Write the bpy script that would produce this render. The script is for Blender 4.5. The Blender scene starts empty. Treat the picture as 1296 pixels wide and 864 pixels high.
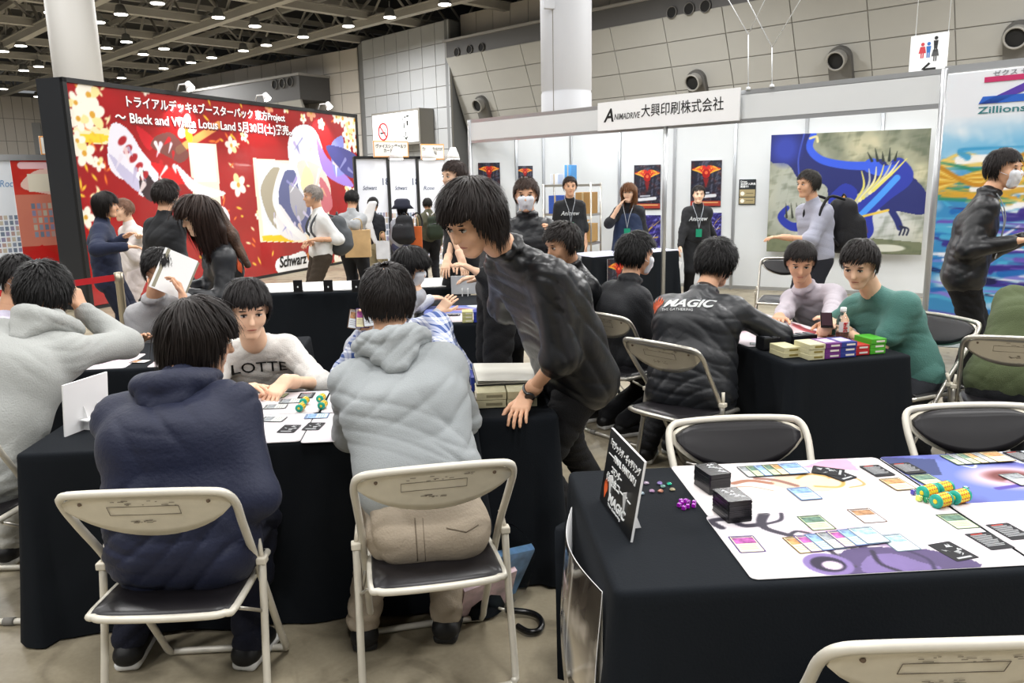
import bpy, bmesh, math, random
import numpy as np
from mathutils import Vector, Matrix
from mathutils.bvhtree import BVHTree
random.seed(7); RNG = np.random.default_rng(7)
S = bpy.context.scene; COL = S.collection
sin, cos, pi, rad = math.sin, math.cos, math.pi, math.radians

# ------------------------------------------------------------ camera, world, light, exposure
HC = 1.60; FPX = 1008.0; PITCH = rad(11.4); YAW = rad(3.8); ROLL = rad(1.15)
fwd = Vector((sin(YAW)*cos(PITCH), cos(YAW)*cos(PITCH), -sin(PITCH)))
r0 = Vector((cos(YAW), -sin(YAW), 0)); u0 = r0.cross(fwd)
rgt = r0*cos(ROLL)-u0*sin(ROLL); upv = u0*cos(ROLL)+r0*sin(ROLL)
cd = bpy.data.cameras.new('camera'); cam = bpy.data.objects.new('camera', cd); COL.objects.link(cam)
cd.sensor_width = 36; cd.lens = 36*FPX/1296; cd.clip_start = .05; cd.clip_end = 400
cam.matrix_world = Matrix(((rgt.x, upv.x, -fwd.x, 0), (rgt.y, upv.y, -fwd.y, 0), (rgt.z, upv.z, -fwd.z, HC), (0, 0, 0, 1)))
S.camera = cam
S.view_settings.view_transform = 'Standard'; S.view_settings.look = 'None'
S.view_settings.exposure = .42; S.view_settings.gamma = 1; S.view_settings.use_curve_mapping = False
wd = bpy.data.worlds.new('hall_air'); S.world = wd; wd.use_nodes = True
bg = wd.node_tree.nodes['Background']; bg.inputs[0].default_value = (.93, .97, 1, 1); bg.inputs[1].default_value = .20
def area(loc, size, power, col=(1, .99, .975), target=None, sy=None):
    l = bpy.data.lights.new('lamp', 'AREA'); l.energy = power; l.color = col; l.shape = 'RECTANGLE' if sy else 'DISK'; l.size = size
    if sy: l.size_y = sy
    o = bpy.data.objects.new('lamp', l); COL.objects.link(o); o.location = loc
    if target is not None:
        o.rotation_euler = (Vector(target)-Vector(loc)).to_track_quat('-Z', 'Y').to_euler()
    return o
LAMPZ = 9.4
for ix in range(-2, 3):                                   # the hall's high-bay lamps above and around the tables
    for iy in range(-1, 4):
        area((ix*6.5+1, iy*6.5+.5, LAMPZ), 1.4, 250)
for x, y in ((-34, 28), (-20, 30), (-8, 34), (5, 30), (-44, 46), (-30, 46), (-18, 48), (-6, 44), (-36, 62), (-20, 60), (14, 18), (20, 8)):   # and above the rest of the hall
    area((x, y, LAMPZ), 1.8, 1300)

# ------------------------------------------------------------ back-projection of photo pixels (1296x864)
def ray(x, y): return fwd + rgt*((x-648)/FPX) - upv*((y-432)/FPX)
def P(x, y, z):
    d = ray(x, y); return Vector((0, 0, HC)) + d*((z-HC)/d.z)
def Q(x, y, Y):
    d = ray(x, y); return Vector((0, 0, HC)) + d*(Y/d.y)
def hitp(x, y, A, B):
    d = Vector(B)-Vector(A); n = Vector((-d.y, d.x, 0)); r = ray(x, y); C0 = Vector((0, 0, HC))
    return C0 + r*((Vector(A)-C0).dot(n)/r.dot(n))

# ------------------------------------------------------------ materials
def lin(c):
    if isinstance(c, str):
        c = c.lstrip('#'); c = [int(c[i:i+2], 16)/255 for i in (0, 2, 4)]
    return tuple(x/12.92 if x <= .04045 else ((x+.055)/1.055)**2.4 for x in c)
_m = {}
def mat(name, col, rough=.6, metal=0, bump=None, var=0, vscale=8, coat=0, emit=0, alpha=None, sheen=0, trans=0, ior=1.45, spec=.5):
    if name in _m: return _m[name]
    m = bpy.data.materials.new(name); m.use_nodes = True; _m[name] = m
    nt = m.node_tree; b = nt.nodes['Principled BSDF']; c = lin(col)
    b.inputs['Base Color'].default_value = (*c, 1); b.inputs['Roughness'].default_value = rough
    b.inputs['Metallic'].default_value = metal; b.inputs['Coat Weight'].default_value = coat
    b.inputs['Sheen Weight'].default_value = sheen; b.inputs['IOR'].default_value = ior
    b.inputs['Specular IOR Level'].default_value = spec
    b.inputs['Transmission Weight'].default_value = trans
    if emit:
        b.inputs['Emission Color'].default_value = (*c, 1); b.inputs['Emission Strength'].default_value = emit
    if var or bump:
        tc = nt.nodes.new('ShaderNodeTexCoord')
    if var:
        n = nt.nodes.new('ShaderNodeTexNoise'); n.inputs['Scale'].default_value = vscale; n.inputs['Detail'].default_value = 5
        nt.links.new(tc.outputs['Object'], n.inputs['Vector'])
        r = nt.nodes.new('ShaderNodeValToRGB'); r.color_ramp.elements[0].position = .3; r.color_ramp.elements[1].position = .7
        r.color_ramp.elements[0].color = (*[x*(1-var) for x in c], 1); r.color_ramp.elements[1].color = (*[min(1, x*(1+var)) for x in c], 1)
        nt.links.new(n.outputs['Fac'], r.inputs[0]); nt.links.new(r.outputs[0], b.inputs['Base Color'])
    if bump:
        n = nt.nodes.new('ShaderNodeTexNoise'); n.inputs['Scale'].default_value = bump[0]; n.inputs['Detail'].default_value = 6
        if len(bump) > 2: n.inputs['Distortion'].default_value = bump[2]
        nt.links.new(tc.outputs['Object'], n.inputs['Vector'])
        bp = nt.nodes.new('ShaderNodeBump'); bp.inputs['Strength'].default_value = bump[1]; bp.inputs['Distance'].default_value = .02
        nt.links.new(n.outputs['Fac'], bp.inputs['Height']); nt.links.new(bp.outputs[0], b.inputs['Normal'])
    return m
def art_mat(name='printed_art', rough=.35, coat=0):
    if name in _m: return _m[name]
    m = bpy.data.materials.new(name); m.use_nodes = True; _m[name] = m
    nt = m.node_tree; a = nt.nodes.new('ShaderNodeVertexColor'); a.layer_name = 'Col'
    b = nt.nodes['Principled BSDF']; b.inputs['Roughness'].default_value = rough; b.inputs['Coat Weight'].default_value = coat
    nt.links.new(a.outputs[0], b.inputs['Base Color']); return m
def stain_mat(name, col, col2, rough=.5):
    m = bpy.data.materials.new(name); m.use_nodes = True; nt = m.node_tree; b = nt.nodes['Principled BSDF']
    tc = nt.nodes.new('ShaderNodeTexCoord')
    def noise(sc, det, dist=0):
        n = nt.nodes.new('ShaderNodeTexNoise'); n.inputs['Scale'].default_value = sc; n.inputs['Detail'].default_value = det; n.inputs['Distortion'].default_value = dist
        nt.links.new(tc.outputs['Object'], n.inputs['Vector']); return n.outputs['Fac']
    def ramp(f, p0, p1, c0, c1):
        r = nt.nodes.new('ShaderNodeValToRGB'); r.color_ramp.elements[0].position = p0; r.color_ramp.elements[1].position = p1
        r.color_ramp.elements[0].color = (*c0, 1); r.color_ramp.elements[1].color = (*c1, 1); nt.links.new(f, r.inputs[0]); return r.outputs[0]
    def mul(a, c):
        x = nt.nodes.new('ShaderNodeMix'); x.data_type = 'RGBA'; x.blend_type = 'MULTIPLY'; x.inputs['Factor'].default_value = 1
        nt.links.new(a, x.inputs['A']); nt.links.new(c, x.inputs['B']); return x.outputs['Result']
    base = ramp(noise(.9, 6, .6), .3, .7, lin(col2), lin(col))
    spots = ramp(noise(9, 3), .28, .33, (.45, .43, .4), (1, 1, 1))
    fine = ramp(noise(60, 4), .3, .7, (.88, .88, .88), (1.0, 1.0, 1.0))
    streak = ramp(noise(2.7, 8, 2.5), .36, .5, (.72, .71, .70), (1, 1, 1))
    nt.links.new(mul(mul(mul(base, spots), fine), streak), b.inputs['Base Color'])
    rr = nt.nodes.new('ShaderNodeMapRange'); rr.inputs['To Min'].default_value = rough-.15; rr.inputs['To Max'].default_value = rough+.2
    nt.links.new(noise(3, 6), rr.inputs[0]); nt.links.new(rr.outputs[0], b.inputs['Roughness'])
    return m

# ------------------------------------------------------------ object helpers
def tag(o, label=None, cat=None, group=None, kind=None):
    if label: o['label'] = label
    if cat: o['category'] = cat
    if group: o['group'] = group
    if kind: o['kind'] = kind
    return o
def empty(name, loc=(0, 0, 0), rz=0, label=None, cat=None, group=None):
    o = bpy.data.objects.new(name, None); COL.objects.link(o); o.location = loc; o.rotation_euler = (0, 0, rz)
    o.empty_display_size = .1
    return tag(o, label, cat, group)
def link(name, me, mats=None, parent=None, smooth=False):
    if mats is not None:
        if not isinstance(mats, (list, tuple)): mats = [mats]
        for m in mats: me.materials.append(m)
    if smooth and len(me.polygons): me.polygons.foreach_set('use_smooth', [True]*len(me.polygons))
    o = bpy.data.objects.new(name, me); COL.objects.link(o)
    if parent is not None: o.parent = parent
    return o
def mesh_np(name, V, F, smooth=True, mi=None):
    me = bpy.data.meshes.new(name); V = np.asarray(V, np.float32)
    if isinstance(F, np.ndarray):
        n, k = F.shape
        me.vertices.add(len(V)); me.vertices.foreach_set('co', V.ravel())
        me.loops.add(n*k); me.loops.foreach_set('vertex_index', F.astype(np.int32).ravel())
        me.polygons.add(n); me.polygons.foreach_set('loop_start', np.arange(0, n*k, k, dtype=np.int32))
        try: me.polygons.foreach_set('loop_total', np.full(n, k, np.int32))
        except Exception: pass
        me.update(calc_edges=True)
    else:
        me.from_pydata([tuple(map(float, v)) for v in V], [], F); me.update()
    if smooth: me.polygons.foreach_set('use_smooth', [True]*len(me.polygons))
    if mi is not None: me.polygons.foreach_set('material_index', np.asarray(mi, np.int32))
    return me
class MB:
    """collects simple shapes, then links them as one mesh object"""
    def __init__(s): s.v = []; s.f = []; s.m = []; s.sm = []
    def add(s, vs, fs, mi=0, sm=False):
        b = len(s.v); s.v += [tuple(v) for v in vs]; s.f += [[b+i for i in f] for f in fs]; s.m += [mi]*len(fs); s.sm += [sm]*len(fs); return s
    def box(s, c, d, rz=0, mi=0, M=None, bev=0):
        x, y, z = d[0]/2, d[1]/2, d[2]/2; c = Vector(c); R = M or Matrix.Rotation(rz, 3, 'Z')
        if bev:
            b = min(bev, x*.9, y*.9, z*.9); vs = []; fs = []
            bm = bmesh.new(); bmesh.ops.create_cube(bm, size=2)
            for v in bm.verts: v.co = Vector((v.co.x*x, v.co.y*y, v.co.z*z))
            bmesh.ops.bevel(bm, geom=bm.edges[:], offset=b, segments=2, profile=.5, affect='EDGES')
            bm.verts.index_update(); vs = [c+R@v.co for v in bm.verts]; fs = [[v.index for v in f.verts] for f in bm.faces]; bm.free()
            return s.add(vs, fs, mi)
        vs = [c+R@Vector((sx*x, sy*y, sz*z)) for sx in (-1, 1) for sy in (-1, 1) for sz in (-1, 1)]
        return s.add(vs, [(0, 1, 3, 2), (4, 6, 7, 5), (0, 4, 5, 1), (2, 3, 7, 6), (0, 2, 6, 4), (1, 5, 7, 3)], mi)
    def prism(s, pts, z0, z1, mi=0, M=None):
        n = len(pts); R = M or Matrix.Identity(4)
        vs = [R@Vector((p[0], p[1], z0)) for p in pts]+[R@Vector((p[0], p[1], z1)) for p in pts]
        return s.add(vs, [list(range(n))[::-1], list(range(n, 2*n))]+[(i, (i+1) % n, n+(i+1) % n, n+i) for i in range(n)], mi)
    def tube(s, pts, r, n=8, closed=False, mi=0, cap=True):
        pts = [Vector(p) for p in pts]; m = len(pts); rs = r if isinstance(r, (list, tuple)) else [r]*m
        vs = []; ref = None
        for i, p in enumerate(pts):
            if closed: t = pts[(i+1) % m]-pts[i-1]
            else: t = pts[min(i+1, m-1)]-pts[max(i-1, 0)]
            t.normalize()
            if ref is None:
                ref = t.orthogonal().normalized()
            ref = (ref-t*ref.dot(t)).normalized(); b = t.cross(ref)
            for k in range(n):
                a = 2*pi*k/n; vs.append(p+(ref*cos(a)+b*sin(a))*rs[i])
        fs = []
        for i in range(m if closed else m-1):
            j = (i+1) % m
            off = 0
            if closed and j == 0:   # align the seam
                d = [(vs[k]-vs[(m-1)*n]).length for k in range(n)]; off = d.index(min(d))
            for k in range(n):
                fs.append((i*n+k, i*n+(k+1) % n, j*n+(k+1+off) % n, j*n+(k+off) % n))
        s.add(vs, fs, mi, True)
        if not closed and cap:
            b = len(s.v)-len(vs)
            s.f += [[b+k for k in range(n)][::-1], [b+(m-1)*n+k for k in range(n)]]; s.m += [mi]*2; s.sm += [False]*2
        return s
    def lathe(s, prof, n=20, c=(0, 0, 0), M=None, mi=0, sm=True):
        c = Vector(c); R = M or Matrix.Identity(3); vs = []
        for r, z in prof:
            for k in range(n):
                a = 2*pi*k/n; vs.append(c+R@Vector((r*cos(a), r*sin(a), z)))
        m = len(prof); fs = [(i*n+k, i*n+(k+1) % n, (i+1)*n+(k+1) % n, (i+1)*n+k) for i in range(m-1) for k in range(n)]
        s.add(vs, fs, mi, sm); b = len(s.v)-len(vs)
        s.f += [[b+k for k in range(n)][::-1], [b+(m-1)*n+k for k in range(n)]]; s.m += [mi]*2; s.sm += [False]*2
        return s
    def build(s, name, mats, parent=None, M=None):
        me = bpy.data.meshes.new(name); me.from_pydata([tuple(v) for v in s.v], [], s.f); me.update()
        me.polygons.foreach_set('material_index', s.m); me.polygons.foreach_set('use_smooth', s.sm)
        if M is not None: me.transform(M)
        return link(name, me, mats, parent)
def copy_tree(o, parent=None):
    c = o.copy(); COL.objects.link(c); c.parent = parent
    for ch in list(o.children): copy_tree(ch, c)
    return c
def rrect(w, h, r, n=4):
    pts = []
    for cx, cy, a0 in ((w/2-r, h/2-r, 0), (-w/2+r, h/2-r, 90), (-w/2+r, -h/2+r, 180), (w/2-r, -h/2+r, 270)):
        for k in range(n+1):
            a = rad(a0+90*k/n); pts.append((cx+r*cos(a), cy+r*sin(a)))
    return pts
def smooth_path(pts, n=6, closed=False):
    pts = [Vector(p) for p in pts]; out = []; m = len(pts)
    for i in range(m if closed else m-1):
        if closed: a, b, c, d = pts[i-1], pts[i], pts[(i+1) % m], pts[(i+2) % m]
        else: a, b, c, d = pts[max(i-1, 0)], pts[i], pts[i+1], pts[min(i+2, m-1)]
        for k in range(n):
            t = k/n
            out.append(.5*((2*b)+(c-a)*t+(2*a-5*b+4*c-d)*t*t+(3*b-3*c+d-a)*t**3))
    if not closed: out.append(pts[-1])
    return out
def frame(origin, xdir, zdir=(0, 0, 1)):
    """4x4 with local x along xdir, local y along zdir (up on a wall), local z out of the wall"""
    x = Vector(xdir).normalized(); y = Vector(zdir).normalized(); y = (y-x*y.dot(x)).normalized(); z = x.cross(y)
    return Matrix(((x.x, y.x, z.x, origin[0]), (x.y, y.y, z.y, origin[1]), (x.z, y.z, z.z, origin[2]), (0, 0, 0, 1)))
def text(body, size, M, m, parent=None, name='lettering', width=None, align='LEFT', bold=0, ext=.001, shear=0, spacing=1):
    c = bpy.data.curves.new('t', 'FONT'); c.body = body; c.size = size; c.align_x = align; c.extrude = ext; c.offset = bold*size; c.shear = shear
    c.space_character = spacing; c.resolution_u = 3
    o = bpy.data.objects.new('t', c); COL.objects.link(o); bpy.context.view_layer.update()
    dg = bpy.context.evaluated_depsgraph_get(); me = bpy.data.meshes.new_from_object(o.evaluated_get(dg))
    bpy.data.objects.remove(o); bpy.data.curves.remove(c); me.materials.clear()
    if len(me.vertices) == 0: return None
    if width:
        xs = [v.co.x for v in me.vertices]; w = max(xs)-min(xs); me.transform(Matrix.Diagonal((width/w, 1, 1, 1)))
    me.transform(M); me.name = name
    return link(name, me, m, parent)

# ------------------------------------------------------------ printed art: a painted colour grid (flat prints only)
class Art:
    def __init__(s, w, h, nx, base):
        s.w, s.h = w, h; s.nx = nx; s.ny = max(4, int(nx*h/w)); gx = np.linspace(0, w, s.nx); gy = np.linspace(0, h, s.ny)
        s.X, s.Y = np.meshgrid(gx, gy); s.C = np.zeros((s.ny, s.nx, 3)); s.C[:] = s.c(base)
        s.px = w/s.nx
    def c(s, c):
        if isinstance(c, str): c = c.lstrip('#'); return np.array([int(c[i:i+2], 16)/255 for i in (0, 2, 4)])
        return np.array(c)
    def _mix(s, m, col): m = np.clip(m, 0, 1)[..., None]; s.C = s.C*(1-m)+s.c(col)*m; return s
    def ell(s, cx, cy, rx, ry, col, rot=0, soft=None, a=1):
        c, n = cos(rot), sin(rot); x = (s.X-cx)*c+(s.Y-cy)*n; y = -(s.X-cx)*n+(s.Y-cy)*c
        d = (np.sqrt((x/rx)**2+(y/ry)**2)-1)*min(rx, ry); return s._mix(a*np.clip(.5-d/(soft or s.px), 0, 1), col)
    def poly(s, pts, col, a=1):
        x, y = s.X, s.Y; ins = np.zeros(x.shape, bool); n = len(pts)
        for i in range(n):
            x1, y1 = pts[i]; x2, y2 = pts[(i+1) % n]
            if y1 == y2: continue
            k = ((y1 > y) != (y2 > y)) & (x < (x2-x1)*(y-y1)/(y2-y1)+x1); ins ^= k
        return s._mix(ins*float(a), col)
    def line(s, pts, w, col, a=1, w2=None):
        n = len(pts)-1; M = np.zeros(s.X.shape)
        for i in range(n):
            ax, ay = pts[i]; bx, by = pts[i+1]; dx, dy = bx-ax, by-ay; L = dx*dx+dy*dy+1e-12
            t = np.clip(((s.X-ax)*dx+(s.Y-ay)*dy)/L, 0, 1); d = np.hypot(s.X-ax-t*dx, s.Y-ay-t*dy)
            ww = w if w2 is None else w+(w2-w)*((i+t)/n)
            M = np.maximum(M, np.clip(.5-(d-ww/2)/s.px, 0, 1))
        return s._mix(M*a, col)
    def curve(s, pts, w, col, a=1, w2=None):
        q = smooth_path([(p[0], p[1], 0) for p in pts], 5); return s.line([(v.x, v.y) for v in q], w, col, a, w2)
    def blob(s, pts, col, a=1):
        q = smooth_path([(p[0], p[1], 0) for p in pts], 5, True); return s.poly([(v.x, v.y) for v in q], col, a)
    def noise(s, sc, amt, col=None, seed=0):
        r = np.random.default_rng(seed); f = 0
        for o in range(4):
            k = sc*2**o; a1, a2, p1, p2 = r.uniform(0, 6.28, 4)
            f = f+(np.sin(k*(s.X*cos(a1)+s.Y*sin(a1))+p1+2*np.sin(k*.7*s.Y+p2))+np.sin(k*(s.X*cos(a2)+s.Y*sin(a2))+p2+2*np.sin(k*.6*s.X+p1)))/2**o
        f = f/3.5
        if col is None: s.C = np.clip(s.C*(1+amt*f[..., None]), 0, 1)
        else: s._mix(np.clip(f*1.5, 0, 1)*amt, col)
        return s
    def mesh(s, name, M, thick=.002, rough=.35, parent=None, side='#eeeeee', z=None, coat=0):
        ny, nx = s.ny, s.nx; Z = np.zeros_like(s.X) if z is None else z(s.X, s.Y)
        V = np.stack([s.X, s.Y, Z], -1).reshape(-1, 3); idx = np.arange(ny*nx).reshape(ny, nx)
        F = np.stack([idx[:-1, :-1], idx[:-1, 1:], idx[1:, 1:], idx[1:, :-1]], -1).reshape(-1, 4)
        b = np.concatenate([idx[0, :], idx[1:, -1], idx[-1, -2::-1], idx[-2:0:-1, 0]]); nb = len(b); base = len(V)
        V2 = V[b].copy(); V2[:, 2] -= thick; V = np.concatenate([V, V2])
        k = np.arange(nb); kn = (k+1) % nb
        Fs = np.stack([b[kn], b[k], base+k, base+kn], -1)
        # back face as strips between opposite borders
        bot = base+np.arange(nx); top = base+(nx-1)+(ny-1)+np.arange(nx)[::-1]
        Fb = np.stack([bot[:-1], top[:-1], top[1:], bot[1:]], -1)
        F = np.concatenate([F, Fs, Fb]); mi = np.zeros(len(F), int); mi[-(len(Fs)+len(Fb)):] = 1
        me = mesh_np(name, V, F, False, mi); col = me.color_attributes.new('Col', 'FLOAT_COLOR', 'POINT')
        C = np.ones((len(V), 4), np.float32); c = s.C.reshape(-1, 3); c = np.where(c <= .04045, c/12.92, ((c+.055)/1.055)**2.4)
        C[:base, :3] = c; C[base:, :3] = .6; col.data.foreach_set('color', C.ravel())
        me.transform(M)
        return link(name, me, [art_mat('printed_art_%d_%d' % (rough*100, coat*100), rough, coat), mat('print_backing_'+side.strip('#'), side)], parent)
# ------------------------------------------------------------ people: bodies and clothes grown from a distance field
def nrm(v): v = np.asarray(v, float); return v/(np.linalg.norm(v)+1e-12)
def cap(a, b, ra, rb=None, wa=0, wb=None, lat=None, k=None):
    return ['c', np.array(a, float), np.array(b, float), ra, ra if rb is None else rb, wa, wa if wb is None else wb, None if lat is None else nrm(lat), k, False]
def ell(c, R, r, sub=False, k=None): return ['e', np.array(c, float), np.array(R, float), np.array(r, float), None, None, None, None, k, sub]
_e = [(0, 1), (0, 2), (0, 4), (1, 3), (1, 5), (2, 3), (2, 6), (3, 7), (4, 5), (4, 6), (5, 7), (6, 7)]
def grow(prims, vox, k=.02, fold=None, offs=0):
    lo = np.full(3, 1e9); hi = -lo
    for p in prims:
        if p[9]: continue
        if p[0] == 'c': r = max(p[3], p[4])+max(p[5], p[6]); a = np.minimum(p[1], p[2])-r; b = np.maximum(p[1], p[2])+r
        else: r = p[3].max(); a = p[1]-r; b = p[1]+r
        lo = np.minimum(lo, a); hi = np.maximum(hi, b)
    lo = lo-2.5*vox-offs; hi = hi+2.5*vox+offs; n = np.ceil((hi-lo)/vox).astype(int)+1
    ax = [lo[i]+vox*np.arange(n[i]) for i in range(3)]; D = np.full(n, 1e3, np.float32)
    for p in prims:
        kk = k if p[8] is None else p[8]; mg = 2.6*vox+kk+offs
        if p[0] == 'c': r = max(p[3], p[4])+max(p[5], p[6]); a = np.minimum(p[1], p[2])-r; b = np.maximum(p[1], p[2])+r
        else: r = p[3].max(); a = p[1]-r; b = p[1]+r
        i0 = np.maximum(np.floor((a-mg-lo)/vox).astype(int), 0); i1 = np.minimum(np.ceil((b+mg-lo)/vox).astype(int)+1, n)
        if np.any(i1 <= i0): continue
        X = ax[0][i0[0]:i1[0], None, None]; Y = ax[1][None, i0[1]:i1[1], None]; Z = ax[2][None, None, i0[2]:i1[2]]
        if p[0] == 'c':
            A, B = p[1], p[2]; ab = B-A; L = ab@ab+1e-12; x, y, z = X-A[0], Y-A[1], Z-A[2]
            t = np.clip((x*ab[0]+y*ab[1]+z*ab[2])/L, 0, 1); x = x-t*ab[0]; y = y-t*ab[1]; z = z-t*ab[2]
            if p[5] or p[6]:
                l = p[7]; w = p[5]+(p[6]-p[5])*t; u = x*l[0]+y*l[1]+z*l[2]; u = np.clip(u, -w, w); x = x-u*l[0]; y = y-u*l[1]; z = z-u*l[2]
            d = np.sqrt(x*x+y*y+z*z)-(p[3]+(p[4]-p[3])*t)
        else:
            R, r = p[2], p[3]; x, y, z = X-p[1][0], Y-p[1][1], Z-p[1][2]
            q = [(R[i][0]*x+R[i][1]*y+R[i][2]*z)/r[i] for i in range(3)]
            q1 = np.sqrt(q[0]**2+q[1]**2+q[2]**2); q2 = np.sqrt((q[0]/r[0])**2+(q[1]/r[1])**2+(q[2]/r[2])**2)+1e-9; d = q1*(q1-1)/q2
        sl = tuple(slice(i0[i], i1[i]) for i in range(3)); E = D[sl]
        if p[9]: h = np.clip(.5-.5*(-d-E)/kk*-1, 0, 1); d = -d; h = np.clip(.5+.5*(d-E)/kk, 0, 1); D[sl] = E*(1-h)+d*h+kk*h*(1-h)
        else: h = np.clip(.5+.5*(E-d)/kk, 0, 1); D[sl] = E*(1-h)+d*h-kk*h*(1-h)
    D -= offs; D = np.clip(D, -3*vox, 3*vox)
    Sg = D < 0; c = np.zeros(tuple(n-1), np.int8)
    for i in (0, 1):
        for j in (0, 1):
            for m in (0, 1): c += Sg[i:n[0]-1+i, j:n[1]-1+j, m:n[2]-1+m]
    act = np.argwhere((c > 0) & (c < 8)); na = len(act)
    cv = np.stack([D[act[:, 0]+(q >> 2), act[:, 1]+((q >> 1) & 1), act[:, 2]+(q & 1)] for q in range(8)], 1)
    corner = np.array([[(q >> 2), (q >> 1) & 1, q & 1] for q in range(8)], float)
    sm = np.zeros((na, 3)); ct = np.zeros(na)
    for e0, e1 in _e:
        v0, v1 = cv[:, e0], cv[:, e1]; mk = (v0 < 0) != (v1 < 0); t = np.where(mk, v0/(v0-v1+1e-12*(v0 == v1)), 0)
        pt = corner[e0]+(corner[e1]-corner[e0])*t[:, None]; sm += pt*mk[:, None]; ct += mk
    V = lo+(act+sm/np.maximum(ct, 1)[:, None])*vox
    idx = np.full(tuple(n-1), -1, np.int32); idx[act[:, 0], act[:, 1], act[:, 2]] = np.arange(na); Fs = []
    for a in range(3):
        b, cc = (a+1) % 3, (a+2) % 3
        s0 = [slice(None)]*3; s1 = [slice(None)]*3; s0[a] = slice(0, n[a]-1); s1[a] = slice(1, n[a])
        f = Sg[tuple(s0)] != Sg[tuple(s1)]; e = np.argwhere(f); e = e[(e[:, b] > 0) & (e[:, cc] > 0) & (e[:, b] < n[b]-1) & (e[:, cc] < n[cc]-1)]
        fl = Sg[e[:, 0], e[:, 1], e[:, 2]]
        def g(db, dc):
            q = e.copy(); q[:, b] -= db; q[:, cc] -= dc; return idx[q[:, 0], q[:, 1], q[:, 2]]
        F = np.stack([g(0, 0), g(1, 0), g(1, 1), g(0, 1)], 1); F = F[:, ::1]; F[fl] = F[fl][:, ::-1]; Fs.append(F[:, ::-1])
    F = np.concatenate(Fs); F = F[(F >= 0).all(1)]
    # one gentle smoothing pass, then folds pushed along the normals
    def lap(V, w):
        acc = np.zeros_like(V); cn = np.zeros(len(V))
        for i in range(4):
            a, b = F[:, i], F[:, (i+1) % 4]
            for j in range(3): acc[:, j] += np.bincount(a, V[b, j], len(V))+np.bincount(b, V[a, j], len(V))
            cn += np.bincount(a, None, len(V))+np.bincount(b, None, len(V))
        return V+(acc/np.maximum(cn, 1)[:, None]-V)*w
    V = lap(V, .5)
    if fold:
        d1 = V[F[:, 2]]-V[F[:, 0]]; d2 = V[F[:, 3]]-V[F[:, 1]]; fn = np.cross(d1, d2); N = np.zeros_like(V)
        for i in range(4):
            for j in range(3): N[:, j] += np.bincount(F[:, i], fn[:, j], len(V))
        N /= (np.linalg.norm(N, axis=1)[:, None]+1e-12); N = lap(N, 1)
        V = V+N*fold(V)[:, None]; V = lap(V, .25)
    return V, F
def folds(amp, freq=88, seed=0, horiz=.6):
    r = np.random.default_rng(seed); ph = r.uniform(0, 6.28, 20)
    def f(V):
        x, y, z = V.T
        a = np.sin(5.3*x+ph[0]+2.1*np.sin(4.1*z+ph[1])+1.7*np.sin(6.7*y+ph[2])); b = np.sin(6.1*y-4.7*z+ph[3]+1.9*np.sin(5.9*x+ph[4])); c = np.sin(7.3*z+3.7*x+ph[5]+2.3*np.sin(3.9*y+ph[6]))
        g = 0
        for k, (dx, dy, dz, fr, m) in enumerate(((.15, .1, 1, 1.0, a), (.75, .2, .75, .75, b), (-.7, .3, .8, .85, c), (.1, -.1, 1, 1.5, -a*b))):
            u = freq*fr*.5*(dx*x+dy*y+dz*z)+1.9*b*(k != 1)+1.6*c*(k != 2)+1.3*a+ph[7+k]; e = np.clip(.15+1.1*m, 0, 1)**1.3*(horiz if k in (0, 3) else 1)
            sgn = 1-np.abs(np.sin(u)); g = g-(sgn**2.2-.25)*e*(.9 if k < 3 else .5)
        return amp*g
    return f
def ik(a, t, l1, l2, pole):
    a = np.array(a, float); t = np.array(t, float); d = t-a; L = np.linalg.norm(d); mx = (l1+l2)*.995
    if L > mx: t = a+d/L*mx; d = t-a; L = mx
    x = (l1*l1-l2*l2+L*L)/(2*L); h = math.sqrt(max(l1*l1-x*x, 1e-6)); u = d/L; p = np.array(pole, float); p = p-u*(p@u); p = nrm(p)
    return a+u*x+p*h, t
def hand_prims(w, d, n, side, curl=.35, spread=1, s=1.0, thumb=.5):
    """w wrist, d finger direction, n palm normal (the side the palm faces), side +1 thumb towards n x d"""
    d = nrm(d); n = nrm(np.array(n, float)-d*(np.array(n, float)@d)); l = np.cross(n, d)*side; pr = []
    k0 = w+d*.085*s; pr.append(cap(w-d*.01, w+d*.02*s, .022*s, .018*s, .008*s, .016*s, l)); pr.append(cap(w+d*.02*s, k0, .015*s, .0125*s, .018*s, .028*s, l))
    for i, (off, L, r) in enumerate(((.030, .074, .0085), (.010, .084, .0088), (-.010, .078, .0085), (-.029, .06, .0075))):
        p = k0+l*off*s; dd = nrm(d+l*(off*3*spread)); cur = curl*(1+.12*i)
        for q, fr in enumerate((.46, .30, .24)):
            a = cur*(.6 if q == 0 else 1); dd = nrm(dd*cos(a)+n*sin(a)); e = p+dd*L*fr*s; rr = r*(1-.1*q)*s
            pr.append(cap(p, e, rr, rr*.93, k=.005)); p = e
    p = w+d*.025*s+l*.022*s; dd = nrm(l*.75+d*.75+n*.35*thumb)
    for L, r in ((.042, .013), (.032, .0105), (.025, .009)):
        e = p+dd*L*s; pr.append(cap(p, e, r*s, r*.9*s, k=.006)); p = e; dd = nrm(dd+d*.35-l*.18+n*.12*thumb)
    return pr
def headframe(yaw, pitch, roll=0):
    f = np.array([cos(yaw)*cos(pitch), sin(yaw)*cos(pitch), sin(pitch)]); l = np.array([-sin(yaw), cos(yaw), 0]); u = np.cross(f, l)
    if roll: l, u = l*cos(roll)+u*sin(roll), u*cos(roll)-l*sin(roll)
    return f, l, u
SKINS = {'a': '#e2b08e', 'b': '#d6a584', 'c': '#edc3a4'}
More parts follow.
